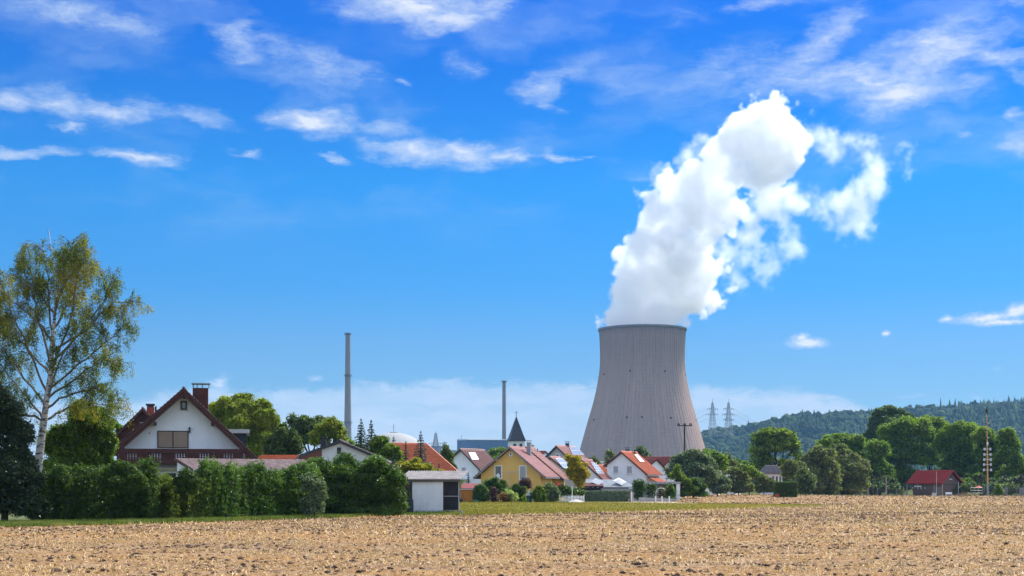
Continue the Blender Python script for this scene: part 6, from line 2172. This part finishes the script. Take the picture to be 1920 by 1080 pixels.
for (lb, px, Y, bl, m) in BTL:
    plant('field_tree', lb, 'tree', px, Y, bl, m, .34, (.32, 5.0), group=BT, dens=3.0, clump=.24, ragged=.22, bark=mat('dark_bark', (0.03, 0.025, 0.02), .95), shell=.6)

# ------------------------------------------------------------------ the red roofed barn
Yb = 318.0
t = thing('red_roof_barn', 'grey timber clubhouse barn with a deep red roof behind the far field edge', 'barn', (wx(1767, Yb), Yb, 0), R(-50))
k = Yb / F
Lb, run = 9.6, 4.3
zr_, ze_ = wz(881.5, Yb), wz(906.8, Yb)
# local x runs along the ridge, towards the right hand gable; origin at the front right corner of the eave
M_bw = mat('barn_boards', (0.12, 0.085, 0.075), .9, .25, 2.5, .3, 14)
poly = [(-run + .5, 0), (run - .5, 0), (run - .5, ze_ - .05), (0, zr_ - .25), (-run + .5, ze_ - .05)]
Mx = Matrix(((0, 1, 0, 0), (1, 0, 0, 0), (0, 0, 1, 0), (0, 0, 0, 1)))   # swap x and y: gable prism along local x
off = Matrix.Translation((0, run, 0))
MB().prism(poly, -Lb + 1.6, -.7, off @ Mx).make('wall', M_bw, t)
rf = MB()
for s in (-1, 1):
    rf.slab([(-Lb, run, zr_ - .08), (-Lb, run + s * run, ze_ - .08), (0, run + s * run, ze_ - .08), (0, run, zr_ - .08)][::s], (0, 0, 1), .12)
rf = rf.make('roof', R_red, t)
mb = MB()
for s in (-1, 1):
    for i in range(14):
        f = (i + .02) / 14
        y = run + s * run * f
        z = zr_ + .045 - (zr_ - ze_) * f
        y2 = run + s * run * (f + 1 / 14)
        z2 = zr_ + .045 - (zr_ - ze_) * (f + 1 / 14)
        mb.slab([(-Lb - .02, y, z), (-Lb - .02, y2, z2 + .03), (.02, y2, z2 + .03), (.02, y, z)][::s], (0, 0, 1), .02)
mb.make('tiles', R_red, rf, kind='stuff')
for s in (-1, 1):
    MB().slab([(.03, run, zr_ - .2), (.03, run + s * run, ze_ - .2), (.03, run + s * run, ze_ + .06), (.03, run, zr_ + .06)], (1, 0, 0), .03).make('verge_board', mat('barn_red_board', (0.24, 0.03, 0.03), .6), t)
mb = MB()
for i in range(22):
    y = .6 + i * (2 * run - 1.2) / 22
    zt_ = zr_ - .35 - abs(y + .17 - run) * (zr_ - ze_) / run
    MB().box(-.7, -.675 + (i % 2) * .006, y + .01, y + (2 * run - 1.2) / 22 - .01, 0, zt_ - .05).make('plank', M_bw, t)
for i in range(26):
    x = -Lb + 1.7 + i * (Lb - 2.5) / 26
    MB().box(x + .01, x + (Lb - 2.5) / 26 - .01, .475 - (i % 2) * .006, .499, 0, ze_ - .35).make('plank', M_bw, t)
w = MB().box(-.67, -.60, run - .45, run + .45, 3.95, 4.75).make('window', M_dark, t)
MB().box(-.665, -.60, run - .55, run + .55, 3.78, 3.92).make('sill', M_whitepaint, w)
MB().box(-.66, -.60, .6, 2 * run - .6, 2.55, 2.72).make('beam', mat('dark_beam', (0.05, 0.045, 0.045), .9), t)
for (x, y) in ((-Lb + .25, .25), (-2.2, .25), (-.15, .25)):
    box('post', mat('pale_wood_post', (0.30, 0.27, 0.22), .85), t, x - .08, x + .08, y - .08, y + .08, 0, ze_ - .1)
sg = MB().box(-Lb + 1.9, -Lb + 4.2, .30, .36, 2.0, 2.62).make('sign_board', mat('sign_black', (0.02, 0.02, 0.02), .6), t)
MB().box(-Lb + 2.05, -Lb + 4.05, .285, .298, 2.08, 2.25).make('lower_stripe', M_whitepaint, sg)
mb = MB()
for i, wdt in enumerate((.16, .22, .12, .2, .16, .24, .14, .18)):
    x = -Lb + 2.1 + i * .245
    mb.box(x, x + wdt, .285, .298, 2.38, 2.52)
mb.make('sign_lettering', M_fascia, sg)
for (x, z, w_, h_) in ((-5.9, 1.6, .22, .9), (-6.8, 1.7, .25, .3), (-8.1, 1.7, .2, .3), (-4.9, 1.7, .2, .25), (-8.7, 2.1, .2, .2), (-6.9, 2.5, .3, .3)):
    box('notice', mat('notice_white', (0.55, 0.55, 0.55), .7), t, x, x + w_, .44, .47, z, z + h_)
# wooden screen and clutter in front of the barn
t = thing('board_screen', 'weathered grey board screen standing in front of the barn gable', 'wooden screen', (wx(1749, 314), 314, 0))
k = 314 / F
for i in range(16):
    MB().box(i * 1.05 * k * 1.0, (i * 1.05 + .98) * k, 0, .03, 0, wz(913 + (i % 3) * .2, 314)).make('plank', M_greywood, t)
box('rail', M_greywood, t, 0, 17 * k, .032, .08, 1.2, 1.3)
t = thing('white_crate', 'small whitish box on the ground before the board screen', 'box', (wx(1752, 312), 312, 0))
box('body', mat('dull_white_box', (0.5, 0.5, 0.48), .8), t, -.4, .4, 0, .6, 0, .72)
box('lid', M_fascia, t, -.43, .43, -.03, .63, .722, .78)
t = thing('garden_bench', 'white bench in front of the barn gable wall', 'bench', (wx(1780, 313), 313, 0))
box('seat', M_whitepaint, t, -.7, .7, 0, .4, .42, .48)
box('backrest', M_whitepaint, t, -.7, .7, .4, .45, .55, .9)
for x in (-.6, .6):
    for y in (.03, .35):
        box('leg', M_whitepaint, t, x - .03, x + .03, y - .03, y + .03, 0, .418)
mb = MB()
for i in range(160):
    a = random.random() * 6.28
    r = random.random() ** .5
    x, y, z = math.cos(a) * r * 2.6, math.sin(a) * r * 1.2, max(0, .7 * (1 - r)) * random.random()
    d = Vector((random.gauss(0, 1), random.gauss(0, 1), random.gauss(0, .4))).normalized() * random.uniform(.3, 1.0)
    mb.tube([(x, y, z + .05), (x + d.x, y + d.y, abs(z + .05 + d.z))], [.05, .03], 4)
o = mb.make('brushwood_pile', mat('dry_brush', (0.24, 0.16, 0.10), .95, .3), loc=(wx(1806, 312), 312, 0), kind='stuff')
tag(o, 'low brown pile of cut brushwood right of the barn', 'brushwood pile', kind='stuff')
# playground parasol and frame
t = thing('garden_parasol', 'small closed frame with a red parasol top between the barn and the maypole', 'parasol', (wx(1835, 318), 318, 0))
MB().tube([(0, 0, 0), (0, 0, 2.3)], .04, 6).make('pole', M_steel, t)
MB().lathe([(.95, 1.95), (.5, 2.15), (.03, 2.4)], 8).make('canopy', mat('red_canopy', (0.42, 0.04, 0.05), .7), t)
t = thing('climbing_frame', 'pale metal climbing frame behind the brushwood pile', 'climbing frame', (wx(1831, 320), 320, 0))
for x in (-1.3, -.4, .5, 1.3):
    MB().tube([(x, 0, 0), (x, 0, 1.9)], .04, 5).make('post', M_steel, t)
for z in (.7, 1.3, 1.9):
    MB().tube([(-1.3, 0, z), (1.3, 0, z)], .035, 5).make('rail', M_steel, t)
plant('fence_shrub', 'bright green rounded shrub growing at the mesh fence right of the maypole', 'shrub', 1872, 309, [(1872, 915, 7, 6), (1869, 923, 7, 6), (1876, 923, 7, 6)], L_mid, .22, (.05, .8))

# mesh fence along the far edge of the stubble
def mesh_fence(label, pxa, Ya, pxb, Yb_, h, posts):
    a, b = Vector((wx(pxa, Ya), Ya, 0)), Vector((wx(pxb, Yb_), Yb_, 0))
    t = thing('mesh_fence', label, 'fence', a, 0, 'dark mesh fences along the far field edge')
    d = b - a
    n = max(2, int(d.length / .14))
    mb = MB()
    for i in range(n):
        p = d * (i / n)
        mb.box(-.018, .018, -.01, .01, .05, h, Matrix.Translation(p))
    ang_ = math.atan2(d.y, d.x)
    for j in range(int(h / .18)):
        mb.box(0, d.length, -.012, .012, .06 + j * .18, .085 + j * .18, Matrix.Rotation(ang_, 4, 'Z'))
    mb.make('wire_mesh', mat('fence_wire', (0.045, 0.05, 0.05), .6), t, kind='stuff')
    for i in range(posts + 1):
        p = d * (i / posts)
        MB().box(-.05, .05, -.05, .05, 0, h + .12, Matrix.Translation(p)).make('post', mat('fence_post', (0.22, 0.22, 0.22), .8), t)
    return t


mesh_fence('dark mesh fence with grey posts left of the red roofed barn', 1535, 318, 1700, 317, 1.75, 9)
mesh_fence('dark mesh fence running right from the maypole to the picture edge', 1845, 312, 1990, 308, 2.1, 7)
for px, w_ in ((1887, 8), (1917, 9)):
    o = box('concrete_block', M_concrete, None, -w_ * .058, w_ * .058, 0, .12, 0, wz(914, 311), loc=(wx(px, 311), 311.3, 0))
    tag(o, 'grey concrete slab standing in the mesh fence, ' + ('nearer the green shrub' if px < 1900 else 'at the picture edge'), 'concrete slab')
o = box('concrete_post', M_concrete, None, -.3, .3, 0, .3, 0, wz(914.5, 316), loc=(wx(1529, 316), 316, 0))
tag(o, 'short thick pale concrete post at the left end of the mesh fence', 'post')
o = MB().tube([(0, 0, 0), (0, 0, wz(895, 316))], .12, 8).make('wooden_pole', mat('pale_wood_post', (0.30, 0.27, 0.22), .85), loc=(wx(1661.5, 316), 316, 0))
tag(o, 'plain pale wooden pole at the mesh fence left of the barn', 'pole')
o = MB().tube([(0, 0, 0), (0, 0, wz(908, 316))], .09, 8).make('wooden_pole', mat('pale_wood_post', (0.30, 0.27, 0.22), .85), loc=(wx(1628, 316), 316, 0))
tag(o, 'shorter thin pole at the mesh fence, left of the plain pale pole', 'pole')
for px, pt, lb in ((1756, 884, 'thin grey flag pole in front of the red barn roof'), (1797, 903, 'thin grey pole in front of the barn gable')):
    o = MB().tube([(0, 0, 0), (0, 0, wz(pt, 313))], .055, 8).make('flag_pole', M_steel, loc=(wx(px, 313), 313, 0))
    tag(o, lb, 'pole')

# maypole
Ym = 309.0
k = Ym / F
t = thing('maypole', 'tall maypole with dark wreaths and rows of white guild signs right of the barn', 'maypole', (wx(1852, Ym), Ym, 0))
zt = wz(775, Ym)
MB().tube([(0, 0, 0), (0, 0, wz(905, Ym))], [.2, .19], 10).make('mast_base', mat('grey_mast', (0.25, 0.25, 0.27), .7), t)
MB().tube([(0, 0, wz(905, Ym)), (-.2, 0, zt)], [.16, .09], 10).make('mast', mat('mast_wood', (0.55, 0.28, 0.12), .7, .15, 1), t)
MB().tube([(-.2, 0, zt), (-.25, 0, wz(768, Ym)), (-.26, 0, wz(763, Ym))], [.16, .3, .03], 6).tube([(-.25, 0, wz(768, Ym)), (-.1, 0, zt - .4)], .14, 5).make('fir_top', L_needle, t)
for py, r_ in ((794.5, .42), (806, .36), (821.5, .36)):
    z = wz(py, Ym)
    pts = [(-.15 + r_ * math.cos(a), r_ * math.sin(a), z) for a in np.linspace(0, 2 * math.pi, 13)]
    MB().tube(pts, .12, 6, cap=False).make('wreath', M_dark, t)
for i, py in enumerate((842, 852, 861.5, 871, 881)):
    z = wz(py, Ym)
    w_ = .62 + i * .04
    ar = MB().box(-w_ - .1, w_ - .1, -.14, -.10, z - .03, z + .03).make('arm', M_whitepaint, t)
    for s in (-1, 1):
        MB().box(s * w_ - .1 - .19, s * w_ - .1 + .19, -.2, -.141, z - .26, z + .24).make('sign', mat('sign_white', (0.72, 0.74, 0.76), .6), ar)
        MB().box(s * w_ - .1 - .09, s * w_ - .1 + .09, -.215, -.2005, z - .12, z + .1).make('emblem', mat('sign_blue', (0.12, 0.2, 0.4), .6), ar)
MB().box(-.28, .08, -.22, -.17, wz(834, Ym), wz(829, Ym)).make('crest', mat('sign_white', (0.72, 0.74, 0.76), .6), t)

# ------------------------------------------------------------------ utility pole and far pylons
Yu = 245.0
t = thing('utility_pole', 'dark utility pole with a crossarm in front of the cooling tower', 'utility pole', (wx(1283.6, Yu), Yu, 0))
k = Yu / F
zt = wz(796, Yu)
MB().tube([(0, 0, 0), (0, 0, zt + .1)], [.17, .12], 10).make('pole', mat('pole_dark', (0.03, 0.025, 0.022), .8), t)
box('crossarm', mat('pole_dark', (0.03, 0.025, 0.022), .8), t, -14 * k, 14 * k, -.18, -.125, zt - .28, zt - .12)
for x in (-1.15, -.9, -.12, .12, .9, 1.15):
    MB().lathe([(.03, zt - .12), (.10, zt - .02), (.13, zt + .06), (.06, zt + .16), (.02, zt + .17)], 8, (x, -.15, 0)).make('insulator', M_dark, t)
for s in (-1, 0, 1):
    MB().tube([(s * 1.02 - .28, -.15, zt + .12), (s * 1.02, -.15, zt + .24), (s * 1.02 + .28, -.15, zt + .12)], .035, 5).make('line_bracket', M_dark, t)


def pylon(label, px, Y, ptop, pbase, arms, group, hwb, zb=None, s=1.0, th=.28):
    k = Y / F
    zb_ = wz(pbase, Y)
    t = thing('lattice_pylon', label, 'pylon', (wx(px, Y), Y, zb_), R(15), group)
    H = wz(ptop, Y) - zb_
    mb = MB()
    lv = [0, .12, .23, .33, .42, .5, .58, .66, .74, .82, .90]

    def hw_(f):
        return hwb * k * (1 - f) ** 1.1 + .5
    for i in range(len(lv) - 1):
        a, b = lv[i], lv[i + 1]
        wa, wb = hw_(a), hw_(b)
        ca = [Vector((x * wa, y * wa, a * H)) for x, y in ((-1, -1), (1, -1), (1, 1), (-1, 1))]
        cb = [Vector((x * wb, y * wb, b * H)) for x, y in ((-1, -1), (1, -1), (1, 1), (-1, 1))]
        for j in range(4):
            mb.tube([ca[j], cb[j]], th, 4, cap=False)
            mb.tube([ca[j], cb[(j + 1) % 4]], th * .6, 4, cap=False)
            mb.tube([ca[(j + 1) % 4], cb[j]], th * .6, 4, cap=False)
            mb.tube([cb[j], cb[(j + 1) % 4]], th * .6, 4, cap=False)
    mb.tube([(0, 0, .9 * H), (0, 0, H)], th, 4)
    M_py = mat('pylon_steel', (0.22, 0.24, 0.25), .6)
    mb.make('lattice', M_py, t)
    for (f, hw) in arms:
        am = MB()
        z = f * H
        w = hw_(f)
        for sgn in (-1, 1):
            tip = Vector((sgn * hw * k, 0, z + .3))
            for y in (-w, w):
                am.tube([(0, y, z), tip], th * .8, 4, cap=False)
                am.tube([(0, y, z + 2.4), tip], th * .6, 4, cap=False)
        a_ = am.make('arm', M_py, t)
        for sgn in (-1, 1):
            for q in (.6, .97):
                MB().tube([(sgn * hw * k * q, 0, z), (sgn * hw * k * q, 0, z - 2.6)], .16, 5).make('insulator', M_dark, a_)
    return t


PG = 'lattice pylons on the far skyline'
p1 = pylon('left one of the two tall lattice pylons right of the cooling tower', 1336, 2050, 748, 818, [(.73, 10.5), (.58, 11.5)], PG, 6.5)
p2 = pylon('right one of the two tall lattice pylons, with three crossarm levels', 1366, 2050, 748, 818, [(.735, 10), (.585, 13), (.44, 11)], PG, 6.5)
p3 = pylon('single distant lattice pylon left of the blue machine hall', 817, 1600, 808, 850, [(.42, 14), (.30, 9)], PG, 6.5, th=.22)


def wire(label, pts, sag, r, group):
    mb = MB()
    a, b = Vector(pts[0]), Vector(pts[1])
    n = 18
    mb.tube([a.lerp(b, i / n) - Vector((0, 0, sag * 4 * (i / n) * (1 - i / n))) for i in range(n + 1)], r, 4, cap=False)
    o = mb.make('power_line', mat('wire_grey', (0.16, 0.17, 0.18), .6))
    return tag(o, label, 'power line', group)


WG = 'thin power lines strung from the far pylons'
WL = ('right end of the middle crossarm', 'left end of the middle crossarm', 'right end of the lowest crossarm', 'left end of the lowest crossarm', 'right end of the top crossarm', 'left end of the top crossarm')
for i, (px, py) in enumerate(((1379, 775.5), (1353, 775.5), (1376, 785), (1356, 785), (1375, 765.5), (1356, 765.5))):
    wire('power line to the hill from the ' + WL[i] + ', right pylon', (W(px, py, 2050), W(px + 165, py + 45 + i * 2, 2900)), 16, .17, WG)
for i, (px, py) in enumerate(((1346, 775), (1326, 775), (1346, 765.5), (1326, 765.5))):
    wire('power line towards the cooling tower from the ' + ('right end of the lower', 'left end of the lower', 'right end of the upper', 'left end of the upper')[i] + ' crossarm, left pylon', (W(px, py, 2050), W(px - 230, py + 42, 1750)), 14, .17, WG)

# ------------------------------------------------------------------ hills and woods
def ridge(px):
    return np.interp(px, [1000, 1180, 1310, 1340, 1400, 1440, 1500, 1560, 1620, 1680, 1760, 1840, 1920, 2000, 2200, 2500], [912, 866, 823, 821, 816, 806, 795, 789, 786, 782, 779, 776, 772, 768, 765, 780])


def far_ridge(px):
    return np.interp(px, [1560, 1640, 1700, 1740, 1790, 1850, 1920, 2000, 2200, 2500], [905, 830, 795, 781, 774, 769, 762, 758, 755, 770])


def hill(name, fn, Yr, depth, pxs, back=900):
    nx, ny = 140, 44
    p = np.linspace(pxs[0], pxs[1], nx)
    Yr_ = Yr + 60 * np.sin(p * .02)
    Hh = EYE + (HOR - fn(p)) * Yr_ / F
    s = np.linspace(-1, 1, ny)
    V = []
    for v in s:
        if v <= 0:
            Y = Yr_ + v * depth
            f = (1 + v)
            h = Hh * (f ** 1.15 * (1.0)) * 1.0
        else:
            Y = Yr_ + v * back
            h = Hh * (1 - v ** 2)
        X = (p - 960) * Yr_ / F + 0 * v
        h = h + (fbm(X * .006 + 5, Y * .006) - .47) * 26 * np.sin(np.clip((1 - abs(v)), 0, 1) * math.pi) ** .8
        V.append(np.stack([X, Y, h - 1.5], -1))
    V = np.array(V).reshape(-1, 3)
    i = (np.arange(ny - 1)[:, None] * nx + np.arange(nx - 1)[None, :]).ravel()
    Q = np.stack([i, i + 1, i + nx + 1, i + nx], -1)
    link(name, np_mesh(name, V, Q, mats=[mat('wood_floor', (0.02, 0.035, 0.012), 1, .3, .01)], smooth=True), kind='structure')
    return V.reshape(ny, nx, 3)


def ico(sub=1):
    t_ = (1 + 5 ** .5) / 2
    v = [(-1, t_, 0), (1, t_, 0), (-1, -t_, 0), (1, -t_, 0), (0, -1, t_), (0, 1, t_), (0, -1, -t_), (0, 1, -t_), (t_, 0, -1), (t_, 0, 1), (-t_, 0, -1), (-t_, 0, 1)]
    f = [(0, 11, 5), (0, 5, 1), (0, 1, 7), (0, 7, 10), (0, 10, 11), (1, 5, 9), (5, 11, 4), (11, 10, 2), (10, 7, 6), (7, 1, 8), (3, 9, 4), (3, 4, 2), (3, 2, 6), (3, 6, 8), (3, 8, 9), (4, 9, 5), (2, 4, 11), (6, 2, 10), (8, 6, 7), (9, 8, 1)]
    v = [Vector(p).normalized() for p in v]
    for _ in range(sub):
        nf, c = [], {}

        def mid(a, b):
            k = (min(a, b), max(a, b))
            if k not in c:
                c[k] = len(v)
                v.append((v[a] + v[b]).normalized())
            return c[k]
        for a, b, d in f:
            x, y, z = mid(a, b), mid(b, d), mid(d, a)
            nf += [(a, x, z), (b, y, x), (d, z, y), (x, y, z)]
        f = nf
    return np.array([tuple(p) for p in v]), np.array(f)


IV, IF = ico(1)


def wood(name, label, G, n, m, size, conif=.25, umin=0.0, umax=1.0, vmin=.02, vmax=.56):
    """tree-sized lumps and cones spread over a hill grid G"""
    ny, nx, _ = G.shape
    u = rng.uniform(umin, umax, n) * (nx - 1.01)
    v = rng.uniform(vmin, vmax, n) * (ny - 1.01)
    ui, vi = u.astype(int), v.astype(int)
    fu, fv = (u - ui)[:, None], (v - vi)[:, None]
    P = G[vi, ui] * (1 - fu) * (1 - fv) + G[vi, ui + 1] * fu * (1 - fv) + G[vi + 1, ui] * (1 - fu) * fv + G[vi + 1, ui + 1] * fu * fv
    cmask = fbm(P[:, 0] * .004 + 30, P[:, 1] * .004) > (.60 - conif)
    cmask = np.where(rng.random(n) < .12, ~cmask, cmask)
    s = size * (.65 + .7 * rng.random(n))
    VV, TT, off = [], [], 0
    B = P[~cmask]
    nb = len(B)
    sb = s[~cmask]
    # two leafy lobes per tree
    for lob in range(3):
        jit = 1 + .28 * rng.normal(size=(nb, len(IV), 1))
        o = rng.normal(size=(nb, 1, 3)) * np.array([.55, .55, .28]) * sb[:, None, None]
        sc = (.55 + .3 * rng.random(nb))[:, None, None]
        Q = IV[None] * jit * sb[:, None, None] * sc * np.array([1, 1, .85]) + o + B[:, None, :] + np.array([0, 0, 1.0]) * (sb * .75)[:, None, None]
        VV.append(Q.reshape(-1, 3))
        TT.append((IF[None] + (np.arange(nb) * len(IV))[:, None, None]).reshape(-1, 3) + off)
        off += nb * len(IV)
    Cn = P[cmask]
    nc_ = len(Cn)
    scn = s[cmask]
    seg = 6
    for lay in range(4):
        z0, z1, r = .1 + lay * .34, .85 + lay * .34, .66 - lay * .14
        a = np.arange(seg) * 2 * np.pi / seg
        ring = np.stack([np.cos(a) * r, np.sin(a) * r, np.full(seg, z0)], -1)
        cone = np.vstack([ring, [[0, 0, z1]]])
        Q = cone[None] * (1 + .22 * rng.normal(size=(nc_, seg + 1, 1))) * (scn * 1.05)[:, None, None]
        Q[:, -1, :2] = 0
        Q += Cn[:, None, :]
        T_ = np.array([(i, (i + 1) % seg, seg) for i in range(seg)])
        VV.append(Q.reshape(-1, 3))
        TT.append((T_[None] + (np.arange(nc_) * (seg + 1))[:, None, None]).reshape(-1, 3) + off)
        off += nc_ * (seg + 1)
    o = link(name, np_mesh(name, np.vstack(VV), None, np.vstack(TT), mats=[m]))
    return tag(o, label, 'wood', kind='stuff')


L_wood = leaf_mat('hill_wood', (0.02, 0.036, 0.012), (0.03, 0.05, 0.014), (0.012, 0.024, 0.012), .12, .9, big=.006, spec=.1)
G1 = hill('near_hill', ridge, 2500, 620, (1000, 2500))
G2 = hill('far_hill', far_ridge, 3300, 560, (1560, 2500))
wood('hillside_wood', 'dense mixed wood covering the nearer hill right of the cooling tower', G1, 6800, L_wood, 9.5, .10, umin=.1, umax=.8)
wood('hillside_wood', 'darker coniferous wood on the farther hill at the right picture edge', G2, 2600, L_wood, 9.5, .34, vmin=.2, vmax=.56, umax=.62)

# single spruces standing up on the skyline
SK = 'spruces standing up on the far wooded skyline'
proto = None
sk = [(1752, 766, 7), (1762, 762, 8), (1770, 768, 6), (1779, 763, 8), (1786, 766, 7), (1793, 760, 9), (1800, 767, 6), (1808, 764, 8), (1816, 758, 9), (1822, 754, 10), (1829, 760, 8), (1836, 762, 7), (1843, 758, 9), (1851, 757, 9), (1858, 760, 8),
      (1864, 756, 9), (1872, 758, 8), (1879, 755, 9), (1886, 759, 8), (1893, 754, 10), (1901, 757, 8), (1908, 758, 8), (1914, 754, 9), (1921, 752, 10)]
Ysk = 3290.0
H0 = 26.0
tsp = thing('skyline_spruce', 'tall spruce on the far skyline above the big trees at the right edge', 'tree', (0, 0, 0), 0, SK)
g_ = np.random.default_rng(5)
C, N = [], []
for i in range(16):
    f = (i + .4) / 16
    r = 4.6 * (1 - f) ** .9 + .2
    n_ = int(24 * (1 - f) + 6)
    a = g_.random(n_) * 6.283
    x = np.sqrt(g_.random(n_)) * r
    C.append(np.stack([np.cos(a) * x, np.sin(a) * x, np.full(n_, f * H0) - .4 * x + g_.normal(size=n_) * .4], -1))
C = np.vstack(C)
N = unit(len(C), g_) + np.array([0, 0, .6])
N /= np.linalg.norm(N, axis=1, keepdims=True)
needles_me = card_mesh('skyline_needles', cards(C, N, 2.6, 1.5, g_), leaf_mat('far_needles', (0.012, 0.026, 0.012), (0.03, 0.05, 0.022), None, .1, .8))
link('needles', needles_me, tsp)
MB().tube([(0, 0, -6), (0, 0, H0 * .98)], [.6, .1], 6).make('trunk', M_bark, tsp)
for i, (px, py, sz) in enumerate(sk):
    o = tsp if i == 0 else copy_tree(tsp)
    Y = Ysk + random.uniform(-40, 60)
    zt_ = wz(py, Y)
    s_ = .78 + .10 * (sz - 6) / 4 + random.uniform(-.05, .12)
    o.location = (wx(px, Y), Y, zt_ - H0 * s_)
    o.scale = (s_ * random.uniform(.85, 1.25), s_, s_)
    o.rotation_euler = (0, 0, random.random() * 6)

# belt of far trees across the plain behind the village
gx = np.linspace(-330, 430, 120)
Gp = np.stack([np.stack([gx, np.full(120, y), np.full(120, 0.0)], -1) for y in (560, 600, 650, 700)])
bl_ = []
for i in range(150):
    y = random.uniform(520, 720)
    x = random.uniform(-.36 * y, .36 * y)
    if abs(x - wx(1205, y)) < 20:
        continue
    h = random.uniform(4.5, 7.5)
    for q in range(2):
        bl_.append((x + random.uniform(-4, 4), y, h * random.uniform(.5, 1.0), h * random.uniform(.6, 1.0), h * .6, h * random.uniform(.5, .8)))
V = crown_cards(bl_, .75, dens=2.6, clump=.25, lobes=0)
V[:, 2] = np.maximum(V[:, 2], .02)
tag(link('distant_tree_belt', card_mesh('distant_tree_belt', V, leaf_mat('belt_leaves', (0.03, 0.055, 0.018), (0.075, 0.11, 0.03), None, .2, .8))),
    'far belt of trees on the plain behind the village roofs', 'wood', kind='stuff')
gx = np.linspace(-1200, 2400, 160)
Gp = np.stack([np.stack([gx, np.full(160, y), np.full(160, 0.0)], -1) for y in (1650, 1750, 1900, 2100)])
wood('distant_woodland', 'bluish far woodland along the horizon behind the power station', Gp, 2200, L_wood, 10.0, .2, 0, 1, 0, .98)
VB = 'treetops between the village houses'
for (px, Y, bl, lb) in ((930, 330, [(925, 848, 12, 7), (940, 846, 12, 7), (952, 850, 9, 8), (935, 862, 24, 12)], 'bushy treetop between the blue hall and the ochre roof'),
                        (895, 420, [(890, 847, 14, 5), (872, 848, 10, 4), (885, 856, 24, 8)], 'low treetop behind the white house ridge'),
                        (1405, 420, [(1385, 868, 12, 8), (1400, 874, 14, 10)], 'round treetop below the hill between the village and the round crowned tree'),
                        (660, 170, [(655, 835, 14, 12), (672, 845, 14, 12), (690, 852, 16, 10)], 'green treetop behind the white brick gable'),
                        (1290, 300, [(1325, 852, 14, 10), (1340, 858, 12, 9)], 'green treetop right of the cooling tower foot'),
                        (1755, 335, [(1790, 905, 20, 10), (1812, 905, 18, 10), (1835, 900, 18, 12)], 'shaded tree right behind the barn'),
                        (240, 150, [(215, 800, 20, 14), (240, 806, 18, 12), (200, 815, 20, 16)], 'green treetop left of the dark red timber wing')):
    plant('leafy_tree', lb, 'tree', px, Y, bl, L_tree, .3 if Y > 200 else .18, (.2, 4), group=VB, dens=3.2)

# ------------------------------------------------------------------ air
def haze():
    m = bpy.data.materials.new('haze_air')
    m.use_nodes = True
    q = NT(m.node_tree)
    q.n.remove(q.n['Principled BSDF'])
    pv = q.node('ShaderNodeVolumePrincipled')
    pv.inputs['Color'].default_value = (0.28, 0.60, 1.0, 1)
    pv.inputs['Density'].default_value = 0.00007
    q.l.new(pv.outputs[0], q.n['Material Output'].inputs['Volume'])
    o = MB().box(-2600, 3600, -60, 6000, -1.2, 420).make('haze', m)
    o['kind'] = 'stuff'
    tag(o, 'thin bluish summer haze over the fields and hills', 'haze')


haze()
